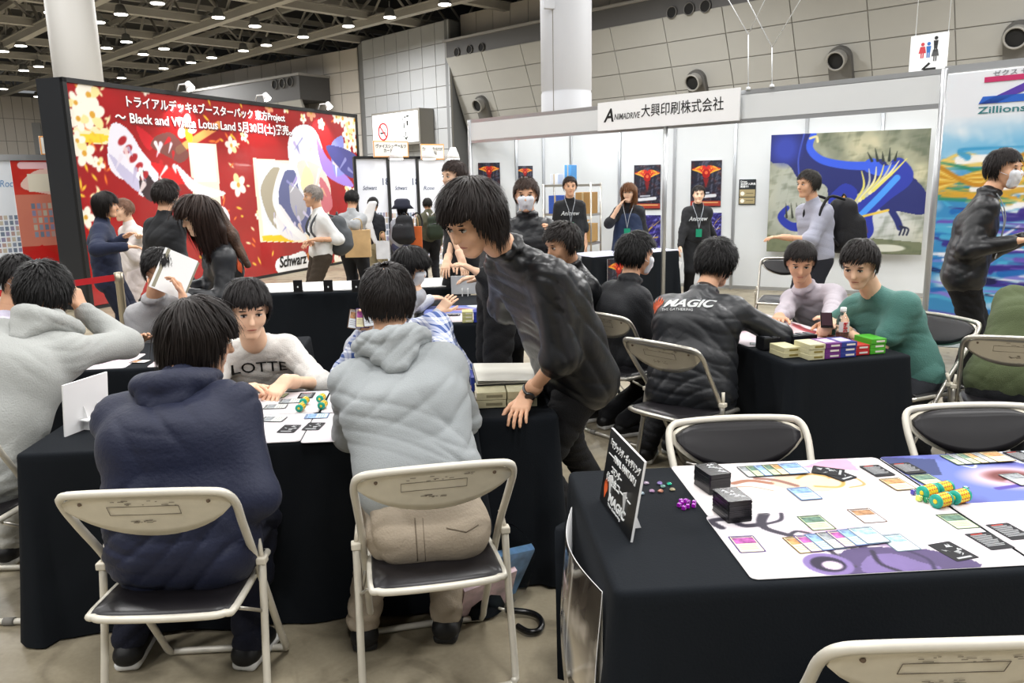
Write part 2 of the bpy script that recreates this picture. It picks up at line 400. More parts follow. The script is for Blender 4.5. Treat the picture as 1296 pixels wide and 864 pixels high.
def hair_obj(par, hc, f, l, u, s, col, style='short', seed=0, n=1300, bald=0, mess=.35, thick=.016, part=None):
    r = np.random.default_rng(seed); M3 = np.stack([f, l, u], 1); rad3 = np.array([.094, .077, .098])*s; cen = np.array([-.012, 0, .02])*s
    back = {'short': -.5, 'medium': -.6, 'bob': -.75, 'long': -.85, 'bun': -.55}[style]
    crown = nrm([-.45, .05, .9])
    def mask(d):
        F, L, U = d[..., 0], d[..., 1], d[..., 2]
        face = (F-.30)*1.0-np.maximum(U-.25, 0)*1.6+np.maximum(.05-U, 0)*.35
        m1 = np.clip(.5-face*7, 0, 1)*1.0; low = np.clip((U-back+np.maximum(F+.1, 0)*.9)*8, 0, 1)
        m = m1*low
        if bald: m = m*(1-bald*np.exp(-((d-crown)**2).sum(-1)/.05))
        return m
    nt, npz = 40, 26; V = []
    th = np.linspace(0, 2*pi, nt, endpoint=False); phs = np.linspace(-pi/2+.02, pi/2-.02, npz)
    T, Ph = np.meshgrid(th, phs); d = np.stack([np.cos(T)*np.cos(Ph), np.sin(T)*np.cos(Ph), np.sin(Ph)], -1)
    m = mask(d); nz = .5+.5*np.sin(5*d[..., 1]+3*np.sin(4*d[..., 0]+seed)+seed)
    tk = thick*s*(.75+.5*nz*mess); off = -.006*s+m*(tk+.006*s)
    pos = d*(rad3+off[..., None])+cen; V = pos.reshape(-1, 3); idx = np.arange(nt*npz).reshape(npz, nt)
    Fq = np.stack([idx[:-1], np.roll(idx[:-1], -1, 1), np.roll(idx[1:], -1, 1), idx[1:]], -1).reshape(-1, 4)
    # locks
    dd = nrm3(r.normal(size=(n*3, 3))); dd = dd[mask(dd) > .45][:n]; N = len(dd)
    L0 = {'short': .05, 'medium': .10, 'bob': .13, 'long': .34, 'bun': .07}[style]*s; nseg = {'short': 4, 'medium': 6, 'bob': 6, 'long': 9, 'bun': 4}[style]
    Ls = L0*r.uniform(.7, 1.15, N); st = (Ls/nseg)[:, None]; p = dd*(rad3+thick*s*.9)+cen; rows = [p.copy()]; wid = []
    jit = r.normal(size=(N, 3))*mess*.32; lift = r.uniform(.1, .8, N)[:, None]*thick*s
    for i in range(nseg):
        q = (p-cen)/(rad3+thick*s); q = q/np.linalg.norm(q, axis=1)[:, None]; nn = nrm3(q/(rad3+.01))
        t = q-crown; t = t-nn*(t*nn).sum(1)[:, None]; t = nrm3(t); t = t+.35*np.cross(nn, crown)*(1 if style == 'short' else .15)+jit
        g = np.array([0, 0, -1.])
        gw = np.clip((.25-q[:, 2])*(1.2 if style == 'short' else 2.2), 0, 2.5)[:, None] if style != 'bun' else np.zeros((N, 1))
        t = nrm3(t+g*gw); t = nrm3(t-nn*np.minimum((t*nn).sum(1), .0)[:, None]*.9)
        if style in ('short', 'bun') : t = nrm3(t+nn*.02)
        p2 = p+t*st; rr = (p2-cen)/(rad3+thick*s+lift*(i+1)/nseg); ln = np.linalg.norm(rr, axis=1)[:, None]
        p2 = np.where(ln < 1, cen+(p2-cen)/np.maximum(ln, 1e-6), p2)
        if style in ('short', 'bun'): p2 = np.where(ln > 1.07, cen+(p2-cen)/ln*1.07, p2)
        stop = (q[:, 0] > .62) & (q[:, 2] < (.30 if style != 'bob' else .18)); p2[stop] = p[stop]+t[stop]*st[stop]*.02
        p = p2; rows.append(p.copy())
    Rw = np.stack(rows, 1); q = (Rw-cen)/rad3; nn = nrm3(q.reshape(-1, 3)).reshape(Rw.shape)
    tan = np.gradient(Rw, axis=1); sidev = np.cross(tan.reshape(-1, 3), nn.reshape(-1, 3)); sidev = nrm3(sidev).reshape(Rw.shape)
    w = (.0048*s*r.uniform(.6, 1.3, N))[:, None]*np.linspace(1, .12, nseg+1)[None, :]
    A = Rw-sidev*w[..., None]; B = Rw+sidev*w[..., None]; mid = Rw+nn*(w[..., None]*.5)
    P3 = np.stack([A, mid, B], 2); ns = nseg+1; base = len(V); id3 = base+np.arange(N*ns*3).reshape(N, ns, 3)
    F1 = np.stack([id3[:, :-1, :-1], id3[:, :-1, 1:], id3[:, 1:, 1:], id3[:, 1:, :-1]], -1).reshape(-1, 4)
    V = np.concatenate([V, P3.reshape(-1, 3)]); Fq = np.concatenate([Fq, F1])
    W = V@M3.T+hc
    return link('hair', mesh_np('hair', W, Fq), mat('hair_'+col.strip('#'), col, .5, spec=.3, var=.25, vscale=60), par)
def nrm3(a): return a/(np.linalg.norm(a, axis=-1, keepdims=True)+1e-12)
def sphere_np(c, R, r, nu=12, nv=8):
    T, Ph = np.meshgrid(np.linspace(0, 2*pi, nu, endpoint=False), np.linspace(-pi/2+.05, pi/2-.05, nv))
    d = np.stack([np.cos(T)*np.cos(Ph), np.sin(T)*np.cos(Ph), np.sin(Ph)], -1).reshape(-1, 3)*np.array(r)
    idx = np.arange(nu*nv).reshape(nv, nu); F = np.stack([idx[:-1], np.roll(idx[:-1], -1, 1), np.roll(idx[1:], -1, 1), idx[1:]], -1).reshape(-1, 4)
    return d@np.array(R)+c, F
ARMU, ARMF, THI, SHN = .29, .26, .42, .41
def person(label, pel, neck, head, face, hyaw=None, hpitch=-.1, hroll=0, hand=None, pole=None, foot=None, knee=None, s=1.0, hw=.185,
           skin='a', hair='#120d0b', style='short', bald=0, mess=.35, hthick=.016, top='#20242c', sleeve='long', topmat=None, fat=1.0, hunch=.03,
           hood=False, collar=False, bottom='#101116', shorts=False, shoes='#0e0e10', sole='#d8d8d6', vox=.011, amp=.006, hfine=.005, far=False,
           mask=False, group=None, hface=None, apron=None, hem=.07, cloth_rough=.75, name_top='shirt', hn=1300, glasses=False, seed=None, hdir=(None, None), pnorm=(None, None), curl=(.35, .35), curlT=.5, noface=False, bumpk=(160, .25)):
    seed = seed if seed is not None else abs(hash(label)) % 1000 if False else (sum(map(ord, label)) % 997)
    pel, neck, head = [np.array(v, float) for v in (pel, neck, head)]
    par = empty('person', (float(pel[0]), float(pel[1]), 0), 0, label, 'person', group); inv = Matrix.Translation((-float(pel[0]), -float(pel[1]), 0))
    F0 = np.array([cos(face), sin(face), 0]); Lv = np.array([-sin(face), cos(face), 0]); hf = face if hface is None else hface
    Lh = np.array([-sin(hf), cos(hf), 0]); Fh = np.array([cos(hf), sin(hf), 0]); up = nrm(neck-pel); T = np.linalg.norm(neck-pel); hw = hw*.80
    Lt = nrm(Lv-up*(Lv@up)); bk = nrm(np.cross(up, Lt))*1.0; bk = bk if bk@F0 < 0 else -bk
    w1 = pel+up*.28*T+bk*hunch*.5; ch = pel+up*.62*T+bk*hunch; shc = pel+up*.86*T+bk*hunch*.5
    shL = [shc+Lt*hw*sd-up*.028 for sd in (1, -1)]
    torso = lambda e, fm: [cap(pel-up*.03, w1, .095*fm+e, .085*fm+e, .075*fm, .058*fm, Lh), cap(w1, ch, .085*fm+e, .098*fm+e, .058*fm, .075*fm, Lt),
                           cap(ch, shc-up*.02, .098*fm+e, .058+e, .075*fm, hw-.055, Lt), cap(shc-up*.01, neck+up*.012, .052+e, .046+e, .06, .004, Lt), *[cap(shL[i], shL[i]-up*.03, .050+e) for i in (0, 1)]]
    hb = .016 if hem >= .05 else 0
    drape = lambda e, fm: [cap(pel+up*(.10-hem), w1, (.092+hb)*fm+e, (.092+hb*.5)*fm+e, .078*fm, .072*fm, Lh), cap(w1, ch, .092*fm+e, .096*fm+e, .072*fm, .076*fm, Lt),
                           cap(ch, shc-up*.02, .096*fm+e, .056+e, .076*fm, hw-.055, Lt), cap(shc-up*.01, neck+up*.005, .050+e, .044+e, .06, .004, Lt), *[cap(shL[i], shL[i]-up*.03, .048+e) for i in (0, 1)]]
    # arms
    el = []; wr = []
    for i, sd in enumerate((1, -1)):
        t = hand[i] if hand and hand[i] is not None else shL[i]+Lv*.06*sd-np.array([0, 0, .52*s])+F0*.06
        pl = pole[i] if pole and pole[i] is not None else -F0*.6+Lv*sd*.25-np.array([0, 0, .8])
        e, w = ik(shL[i], t, ARMU*s, ARMF*s, pl); el.append(e); wr.append(w)
    kn = []; an = []
    for i, sd in enumerate((1, -1)):
        hp = pel+Lh*.09*sd-np.array([0, 0, .02]); t = foot[i] if foot and foot[i] is not None else np.array([pel[0]+Lh[0]*.1*sd, pel[1]+Lh[1]*.1*sd, 0])
        t = np.array([t[0], t[1], max(t[2], .09)]); pl = knee[i] if knee and knee[i] is not None else Fh+np.array([0, 0, .6])
        k_, a_ = ik(hp, t, THI*s, SHN*s, pl); kn.append(k_); an.append(a_)
    arms = lambda i, e: [cap(shL[i], el[i], .046+e, .038+e), cap(el[i], wr[i], .040+e, .027+e)]
    legs = lambda i, e: [cap(pel+Lh*.09*(1, -1)[i]-np.array([0, 0, .02]), kn[i], .085+e, .055+e), cap(kn[i], an[i], .056+e, .038+e)]
    hy = face if hyaw is None else hyaw; f, l, u = headframe(hy, hpitch, hroll); R = np.stack([f, l, u])
    hp = lambda a, b, c: head+(f*a+l*b+u*c)*s
    hprims = [ell(hp(-.012, 0, .02), R, np.array([.094, .077, .098])*s), cap(hp(.01, 0, -.035), hp(.052, 0, -.085), .052*s, .026*s, .02*s, .014*s, l), ell(hp(.04, 0, -.025), R, np.array([.054, .058, .075])*s, k=.015),
              cap(hp(.088, 0, .012), hp(.106, 0, -.022), .007*s, .0115*s, k=.012), cap(hp(.075, 0, .033), hp(.075, 0, .036), .014*s, .014*s, .034*s, .034*s, l, k=.014),
              cap(hp(.082, 0, -.053), hp(.083, 0, -.062), .009*s, .009*s, .016*s, .013*s, l, k=.006), cap(hp(.072, 0, -.095), hp(.074, 0, -.094), .017*s, None, .008*s, None, l, k=.02)]
    for sd in (1, -1):
        hprims += [ell(hp(.096, .031*sd, .008), R, np.array([.016, .017, .011])*s, sub=True, k=.008), cap(hp(.055, .043*sd, -.02), hp(.06, .04*sd, -.03), .02*s, k=.02),
                   ell(hp(-.004, .079*sd, -.002), R, np.array([.017, .008, .031])*s, k=.006)]
    nk = [cap(hp(-.02, 0, -.06), neck, .052*s, .058*s, k=.02)]
    body = torso(-.022, fat*.94)+arms(0, -.004)+arms(1, -.004)+legs(0, -.022)+legs(1, -.022)+nk
    V1, F1 = grow(body, vox*1.4, .03); parts = [(V1, F1)]
    parts.append(grow(hprims+[cap(hp(-.02, 0, -.06), hp(-.02, 0, -.06)+(neck-hp(-.02, 0, -.06))*.6, .0515*s, .056*s)], hfine*(1.6 if far else 1), .014))
    for i, sd in enumerate((1, -1)):
        fd = nrm(wr[i]-el[i]); hd = nrm(hdir[i]) if hdir[i] is not None else nrm(fd+np.array([0, 0, -.1])); pn = pnorm[i] if pnorm[i] is not None else (Lv*-sd*.9+np.array([0, 0, -.4]) if abs(fd[2]) > .7 else np.array([0, 0, -1.]))
        # thumb side: towards the body front / inward
        nn = nrm(np.array(pn)-hd*(np.array(pn)@hd)); lt = np.cross(nn, hd); want = -Lv*sd*1.0+F0*(.9 if abs(fd[2]) > .6 else 0.0)+(np.array([0, 0, 1.])*.3 if abs(nn[2]) < .5 else 0)
        side = 1 if lt@want > 0 else -1
        pr = hand_prims(wr[i], hd, nn, side, curl[i], 1, s, curlT)+[cap(wr[i]-fd*.06, wr[i], .031*s, .0255*s, .004, .006, lt)]
        parts.append(grow(pr, .0075 if far else .0042, .009))
    Vs = []; Fs = []; b = 0
    for v, q in parts: Vs.append(v); Fs.append(q+b); b += len(v)
    me = mesh_np('body', np.concatenate(Vs), np.concatenate(Fs)); me.transform(inv)
    sm = mat('skin_'+skin, SKINS[skin], .5, var=.06, vscale=14); link('body', me, sm, par)
    # clothes
    tk = {'tee': .010, 'shirt': .013, 'jacket': .020, 'hoodie': .020}.get(name_top, .013) if True else 0
    g = drape(tk, fat)
    for i in (0, 1):
        if sleeve == 'long': g += [cap(shL[i], el[i], .047+tk, .041+tk, k=.05), cap(el[i], wr[i]-nrm(wr[i]-el[i])*.02, .041+tk, .031+tk*.7)]
        elif sleeve == 'half': g += [cap(shL[i], el[i], .048+tk, .048+tk, k=.05)]+([cap(el[i], el[i]+(wr[i]-el[i])*.12, .048+tk, .05+tk)])
        else: e2 = shL[i]+(el[i]-shL[i])*.62; g += [cap(shL[i], e2, .050+tk, .056+tk, k=.05)]
    if collar:
        for q in range(9):
            a0 = 2*pi*q/9; a1 = 2*pi*(q+1)/9; c0 = neck+up*.018+(Lt*cos(a0)*.066-bk*sin(a0)*.062); c1 = neck+up*.018+(Lt*cos(a1)*.066-bk*sin(a1)*.062)
            g.append(cap(c0, c1, .016, k=.01))
    tm = topmat or mat('cloth_'+top.strip('#')+'_%d' % (cloth_rough*100), top, cloth_rough, bump=bumpk, sheen=.05)
    V, Fq = grow(g, vox, .035, folds(amp, seed=seed)); me = mesh_np(name_top, V, Fq); me.transform(inv); shirt = link(name_top, me, tm, par)
    if hood:
        hd_ = []; pts = []
        for q in range(11):
            a = pi*(-.18+1.36*q/10); dr = .5+.5*sin(a); pts.append(neck+Lt*cos(a)*.100+bk*(sin(a)*.105+.012)+up*(.025-.045*dr))
        for q in range(10): hd_.append(cap(pts[q], pts[q+1], .030+.012*sin(pi*(q+.5)/10), k=.012))
        hd_ += [cap(neck+bk*.10-up*.02, neck+bk*.125-up*.125, .036, .020, .075, .022, Lt), cap(neck+bk*.07, neck+bk*.11-up*.07, .03, .03, .06, .05, Lt)]
        V, Fq = grow(hd_, vox*.8, .014, folds(amp*.9, 110, seed+5)); me = mesh_np('hood', V, Fq); me.transform(inv); link('hood', me, tm, par)
    if apron:
        V, Fq = grow([cap(pel-up*.45, pel+up*.1, .16, .11, .10, .08, Lh), cap(pel+up*.1, ch+F0*.012, .115, .10, .07, .075, Lt)], vox, .03, folds(.006, seed=seed)); me = mesh_np('apron', V, Fq); me.transform(inv); link('apron', me, mat('cloth_'+apron.strip('#'), apron, .8), par)
    tr = [cap(pel-np.array([0, 0, .03]), pel+up*.09, .100*fat, .090*fat, .080*fat, .066*fat, Lh)]
    for i, sd in enumerate((1, -1)):
        hp0 = pel+Lh*.09*sd-np.array([0, 0, .02])
        if shorts: tr += [cap(hp0, hp0+(kn[i]-hp0)*.85, .095, .08)]
        else: tr += [cap(hp0, kn[i], .098, .07), cap(kn[i], an[i]+np.array([0, 0, .01]), .07, .058)]
    V, Fq = grow(tr, vox*1.15, .035, folds(amp*1.3, 100, seed=seed+3, horiz=.8)); me = mesh_np('trousers', V, Fq); me.transform(inv)
    link('shorts' if shorts else 'trousers', me, mat('cloth_'+bottom.strip('#'), bottom, .85, bump=(140, .2)), par)
    for i in (0, 1):
        a = an[i]; fz = np.array([a[0], a[1], .0]); o = nrm(Fh+Lh*.15*(1, -1)[i]); lz = np.cross([0, 0, 1.], o)
        z0 = a[2]-.09
        up_ = [cap(fz-o*.035+[0, 0, z0+.052], fz+o*.10+[0, 0, z0+.045], .036, .030, .012, .018, lz), cap(fz-o*.025+[0, 0, z0+.05], a+[0, 0, .005], .038, .04)]
        V, Fq = grow(up_, .010 if far else .008, .02); me = mesh_np('shoe', V, Fq); me.transform(inv); so = link('shoe', me, mat('shoe_'+shoes.strip('#'), shoes, .5), par)
        V, Fq = grow([cap(fz-o*.045+[0, 0, z0+.016], fz+o*.125+[0, 0, z0+.016], .015, .015, .028, .034, lz), cap(fz-o*.045+[0, 0, z0+.027], fz+o*.125+[0, 0, z0+.024], .013, .013, .03, .036, lz)], .008, .01); me = mesh_np('sole', V, Fq); me.transform(inv); link('sole', me, mat('sole_'+sole.strip('#'), sole, .6), so)
    ho = hair_obj(par, head, f, l, u, s, hair, style, seed, (n_ := 450 if far else hn), bald, mess, hthick); ho.data.transform(inv)
    if style == 'long':
        V, Fq = grow([cap(hp(-.06, 0, .03), hp(-.075, 0, -.12), .055, .05, .05, .055, l), cap(hp(-.075, 0, -.12), hp(-.075, 0, -.25), .045, .02, .055, .05, l)], .009, .02, folds(.004, 90, seed, .1)); me = mesh_np('hair', V, Fq); me.transform(inv); link('hair_length', me, mat('hair_'+hair.strip('#'), hair), par)
    if style == 'bun':
        V, Fq = grow([cap(hp(-.10, 0, .06), hp(-.11, 0, .05), .036)], .007, .01, folds(.004, 120, seed)); me = mesh_np('bun', V, Fq); me.transform(inv); link('hair_bun', me, mat('hair_'+hair.strip('#'), hair), par)
    if not noface:
        for sd in (1, -1):
            V, Fq = sphere_np(hp(.0805, .031*sd, .0075), R, np.array([.009, .0145, .0062])*s); V2, F2 = sphere_np(hp(.0865, .031*sd, .0075), R, np.array([.0042, .0058, .0056])*s, 8, 5)
            V3, F3 = sphere_np(hp(.0865, .031*sd, .0135), R, np.array([.005, .0165, .0018])*s, 8, 5)
            me = mesh_np('eye', np.concatenate([V, V2, V3]), np.concatenate([Fq, F2+len(V), F3+len(V)+len(V2)]), True, [0]*len(Fq)+[1]*(len(F2)+len(F3))); me.transform(inv); link('eye', me, [mat('eye_white', '#d9d2cc', .3), mat('iris', '#17100d', .2)], par)
            V, Fq = sphere_np(hp(.0865, .033*sd, .0315), R, np.array([.004, .020, .0035])*s, 8, 5); me = mesh_np('eyebrow', V, Fq); me.transform(inv); link('eyebrow', me, mat('hair_'+hair.strip('#'), hair), par)
        V, Fq = sphere_np(hp(.089, 0, -.0575), R, np.array([.0045, .021, .0055])*s, 12, 6); me = mesh_np('lips', V, Fq); me.transform(inv); link('lips', me, mat('lips', '#b56a5c', .45), par)
    if mask:
        V, Fq = grow([cap(hp(.078, 0, -.020), hp(.066, 0, -.082), .026*s, .027*s, .037*s, .020*s, l), cap(hp(.092, 0, -.018), hp(.094, 0, -.05), .018*s, .018*s)], .006, .025, folds(.0025, 160, 3, 1.5)); me = mesh_np('face_mask', V, Fq); me.transform(inv); fm = link('face_mask', me, mat('mask_white', '#e6e9f0', .8), par)
        t = MB()
        for sd in (1, -1): t.tube([hp(.07, .058*sd, -.03), hp(.02, .079*sd, -.012), hp(-.01, .088*sd, 0)], .0018, 5)
        t.build('ear_loop', mat('mask_white', '#e6e9f0'), fm, inv)
    if glasses:
        t = MB()
        for sd in (1, -1):
            t.tube([hp(.105, .034*sd+.026*cos(a), .008+.018*sin(a)) for a in np.linspace(0, 2*pi, 16)[:-1]], .0016, 5, closed=True); t.tube([hp(.105, .06*sd, .012), hp(0, .083*sd, .012)], .0014, 5)
        t.tube([hp(.105, -.008, .012), hp(.105, .008, .012)], .0015, 5); t.build('glasses', mat('wire_metal', '#6b6460', .3, 1), par, inv)
    info = dict(par=par, inv=inv, shirt=shirt, neck=neck, up=up, bk=bk, Lt=Lt, ch=ch, pel=pel, F0=F0, Lv=Lv, wr=wr, el=el, hp=hp, sh=shL, f=f, l=l, u=u, an=an, kn=kn)
    return info
def decal(info, M, items, name='lettering'):
    """print lettering on the garment: shapes are laid on its surface along -z of M"""
    sh = info['shirt']; me = sh.data; vs = [v.co-info['inv'].to_translation()*1 for v in me.vertices]; bvh = BVHTree.FromPolygons([tuple(v) for v in vs], [tuple(p.vertices) for p in me.polygons])
    dirv = -(M.to_3x3()@Vector((0, 0, 1))); out = []
    for o in items:
        bm = bmesh.new(); bm.from_mesh(o.data); bmesh.ops.triangulate(bm, faces=bm.faces[:])
        for _ in range(5):
            es = [e for e in bm.edges if e.calc_length() > .012]
            if not es: break
            bmesh.ops.subdivide_edges(bm, edges=es, cuts=1); bmesh.ops.triangulate(bm, faces=bm.faces[:])
        for v in bm.verts:
            h = bvh.ray_cast(v.co-dirv*.25, dirv, .7)
            if h[0] is not None: v.co = h[0]-dirv*.005
        bm.to_mesh(o.data); bm.free(); o.data.transform(info['inv']); o.parent = info['par']; out.append(o)
    return out
def lanyard(info, badge='#1f8a68', drop=.30):
    n, up, Lt, bk = info['neck'], info['up'], info['Lt'], info['bk']; c = info['ch']-bk*.125; b = info['neck']-up*drop-bk*.145
    t = MB()
    for sd in (1, -1): t.tube(smooth_path([n+bk*.06+up*.02, n+Lt*.065*sd+up*.03, n+Lt*.055*sd-bk*.085-up*.05, (n-up*drop*.5-bk*.135)+Lt*.025*sd, b+up*.01], 4), .004, 5)
    ly = t.build('lanyard', mat('lanyard_grey', '#9aa0a6'), info['par'], info['inv'])
    M = frame(tuple(b), tuple(Lt*-1), tuple(up)); m = MB(); m.box((0, -.045, 0), (.075, .10, .004)); m.build('badge', mat('badge_'+badge.strip('#'), badge, .3), ly, info['inv']@M)
    m = MB(); m.box((0, -.075, .003), (.065, .032, .003)); m.build('name_strip', mat('paper_white', '#eeeeee', .5), ly, info['inv']@M)
# ------------------------------------------------------------ the setting
def struct(o): o['kind'] = 'structure'; return o
def slab(name, A, B, z0, z1, th, m, parent=None, out=0):
    A = Vector((A[0], A[1], 0)); B = Vector((B[0], B[1], 0)); d = (B-A).normalized(); n = Vector((d.y, -d.x, 0))
    mb = MB(); vs = [p+n*o+Vector((0, 0, z)) for p in (A, B) for o in (out, out-th) for z in (z0, z1)]
    mb.add(vs, [(0, 1, 3, 2), (4, 6, 7, 5), (0, 4, 5, 1), (2, 3, 7, 6), (0, 2, 6, 4), (1, 5, 7, 3)]); return mb.build(name, m, parent)
conc = stain_mat('concrete_floor', '#aaa08a', '#8c826c', .42)
fl = MB(); fl.box((-8, 30, -.1), (110, 130, .2)); struct(fl.build('floor', conc))
jm = MB()                                                # sawn joints and the service pit covers in the floor
for y in (1.2, 7.6, 14, 20.4): jm.box((0, y, .0006), (60, .012, .0012))
for x in (-5.2, 1.25, 7.4): jm.box((x, 10, .0006), (.012, 40, .0012))
o = struct(jm.build('trim_1', mat('joint_grey', '#5d574e', .9)))
m1 = MB(); A = P(1120, 462, 0); m1.box((A.x+.6, A.y+1.1, .003), (1.9, .55, .006), rz=rad(-30)); struct(m1.build('trim_2', mat('pit_cover', '#8d9494', .45, .5, var=.1, vscale=30)))

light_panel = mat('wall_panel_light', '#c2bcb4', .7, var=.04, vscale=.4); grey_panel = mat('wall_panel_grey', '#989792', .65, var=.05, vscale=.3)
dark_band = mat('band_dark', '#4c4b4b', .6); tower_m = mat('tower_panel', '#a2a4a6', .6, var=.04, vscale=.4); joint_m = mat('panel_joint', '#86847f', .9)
def pane_wall(name, A, B, z0, z1, nu, nv, m, slope=0, top_out=0, gap=.035, th=.06, back=joint_m):
    """a wall of separate panels with recessed joints; slope = how far it leans back per metre going down"""
    A = Vector((A[0], A[1], 0)); B = Vector((B[0], B[1], 0)); d = (B-A).normalized(); n = Vector((d.y, -d.x, 0)); L = (B-A).length
    wv = (Vector((0, 0, 1))+n*slope); H = (z1-z0); org = A+n*(top_out-slope*H)+Vector((0, 0, z0)); ln = wv.length
    M = frame(tuple(org), tuple(d), tuple(wv))
    mb = MB(); mb.box((L/2, H*ln/2, -.06), (L, H*ln, .1)); w = mb.build(name, back); w.data.transform(M); struct(w)
    pw, ph = L/nu, H*ln/nv; mb = MB(); mb.box((pw/2, ph/2, th/2-.02), (pw-gap, ph-gap, th), bev=.012); first = None
    for i in range(nu):
        for j in range(nv):
            if first is None: o = mb.build('panel', m, w); first = o
            else: o = first.copy(); COL.objects.link(o)
            o.matrix_local = M@Matrix.Translation((i*pw, j*ph, 0))
    return w, M
ZB = 8.3; A = P(565, 73, ZB); B = P(972, -3, ZB); dirw = Vector((B.x-A.x, B.y-A.y, 0)).normalized(); E = A+dirw*34; A0 = A
nw = Vector((dirw.y, -dirw.x, 0))
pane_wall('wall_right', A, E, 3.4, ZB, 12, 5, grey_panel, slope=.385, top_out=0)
slab('band', A, E, ZB, ZB+.82, 1.6, dark_band); bandr = bpy.data.objects['band']; bandr.name = 'trim_3'; struct(bandr)
slab('lip', A-dirw*.2, E, ZB+.80, ZB+.92, 1.8, mat('band_edge', '#8f8d8a'), None, .12).name = 'trim_4'; struct(bpy.data.objects['trim_4'])
pane_wall('wall_right_upper', A+nw*-1.3-dirw*.2, E+nw*-1.3, ZB+.92, ZB+2.4, 26, 1, light_panel)
slab('wl', A-nw*1.9, E-nw*1.9, 0, 3.5, .3, mat('wall_base', '#b5b1ab', .7)).name = 'wall_right_base'; struct(bpy.data.objects['wall_right_base'])
# end cheek of the slanted wall, then the plain wall left of it
mb = MB(); vs = [A+Vector((0, 0, 0)), A-nw*1.9-Vector((0, 0, 4.9)), A-nw*3.2-Vector((0, 0, 4.9)), A-nw*3.2+Vector((0, 0, .8)), A+Vector((0, 0, .8))]
vs2 = [v-dirw*.05 for v in vs]; mb.add(vs+vs2, [(0, 1, 2, 3, 4), (9, 8, 7, 6, 5)]+[(i, i+5, (i+1) % 5+5, (i+1) % 5) for i in range(5)]); struct(mb.build('trim_5', grey_panel))
slab('x', A-nw*2.4-dirw*1.0, A-nw*2.4+dirw*2, 0, 10.4, .3, light_panel).name = 'wall_back_light'; struct(bpy.data.objects['wall_back_light'])
hole_m = mat('duct_hole', '#0c0c0c', .8); pipe_m = mat('duct_grey', '#5e5d5b', .5, .3)
def vent_holes(pts, Aw, Bw, r, lab):
    for vi, (px, py) in enumerate(pts):
        c = hitp(px, py, Aw, Bw); d = (Vector(Bw)-Vector(Aw)); d.z = 0; d.normalize(); n = Vector((d.y, -d.x, 0)); M = frame(tuple(c+n*.02), tuple(d))
        t = empty('air_nozzle', (0, 0, 0), 0, lab+', '+('left', 'middle', 'right')[vi]+' of three', 'air nozzle', 'round air nozzles in the dark band'); t.location = c
        m = MB(); m.tube([(r*cos(a), r*sin(a), .05) for a in np.linspace(0, 2*pi, 21)[:-1]], r*.12, 6, closed=True); Mi = Matrix.Translation(-c)
        m.build('ring', pipe_m, t, Mi@M); m = MB(); m.lathe([(r, -.0), (r, .03)], 20); m.build('opening', hole_m, t, Mi@M)
vent_holes([(851, 16), (873, 11.5), (893.5, 8)], A, E, .24, 'round black air nozzle in the dark band right of the white column')
vent_holes([(579, 66), (595, 62.5), (610, 60)], A, E, .21, 'round black air nozzle at left end of the right wall band')
for i, (px, py, lab) in enumerate(((612, 130, 'leftmost'), (884, 100, 'above the white company fascia'), (1065, 72, 'above the blue dragon tapestry'), (1291, 42, 'at far right above the last banner'))):
    # exhaust nozzle in a round-headed housing on the slanted wall
    base = A+nw*0; zc = 6.4
    best = None
    for it in range(40):            # meet the slanted surface
        zz = 8.2-it*.12; off = -.385*(ZB-zz); p = hitp(px, py, A+nw*off, E+nw*off)
        if best is None or abs(p.z-zz) < best[0]: best = (abs(p.z-zz), p)
    c = best[1]; t = empty('exhaust_nozzle', c, 0, 'grey round exhaust nozzle in arched housing, '+(lab+' of the four on right wall' if i == 0 else lab), 'air nozzle')
    M = Matrix.Translation(-c)@frame(tuple(c), tuple(dirw), tuple(Vector((0, 0, 1))+nw*.385)); r = .44
    pts = [(r*cos(a), r*sin(a)) for a in np.linspace(0, pi, 13)]+[(-r, -1.75), (r, -1.75)]
    m = MB(); m.prism(pts, -.1, .25); m.build('housing', pipe_m, t, M)
    m = MB(); m.tube([(0, .02, .2), (0, -.02, .55)], .33, 18, cap=False); m.tube([(.33*cos(a), .33*sin(a), .55) for a in np.linspace(0, 2*pi, 25)[:-1]], .04, 6, closed=True); m.build('nozzle', mat('duct_light', '#86847f', .5), t, M)
    m = MB(); m.lathe([(.31, .45), (.31, .46)], 18); m.build('opening', hole_m, t, M)
# tower, back walls
TA = P(458, 52, 10.3); TB = P(541, 31, 10.3); TC = TB+(TB-TA)*.28; pane_wall('wall_tower', TA, TC, 0, 10.3, 7, 9, tower_m, gap=.035)
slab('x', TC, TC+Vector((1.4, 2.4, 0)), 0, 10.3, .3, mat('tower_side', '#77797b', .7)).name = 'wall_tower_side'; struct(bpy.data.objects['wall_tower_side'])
BA = P(168, 112, 10.2); BB = P(452, 60, 10.2); pane_wall('wall_back', BA, BB, 2, 10.2, 17, 6, light_panel, gap=.05)
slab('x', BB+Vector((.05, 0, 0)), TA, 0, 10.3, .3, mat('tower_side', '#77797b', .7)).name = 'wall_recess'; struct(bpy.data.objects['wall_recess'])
LA = P(-120, 112, 10.2); LB = P(168, 132, 10.2); pane_wall('wall_left', LA, LB, 0, 10.2, 22, 5, light_panel, gap=.05)
m = MB(); C1 = hitp(0, 155, LA, LB); C2 = hitp(52, 160, LA, LB); slab('x', C1-Vector((6, 0, 0)), C2, C2.z-2.6, C2.z+.3, .5, mat('band_mid', '#8b8c8c'), None, .5).name = 'trim_6'; struct(bpy.data.objects['trim_6'])
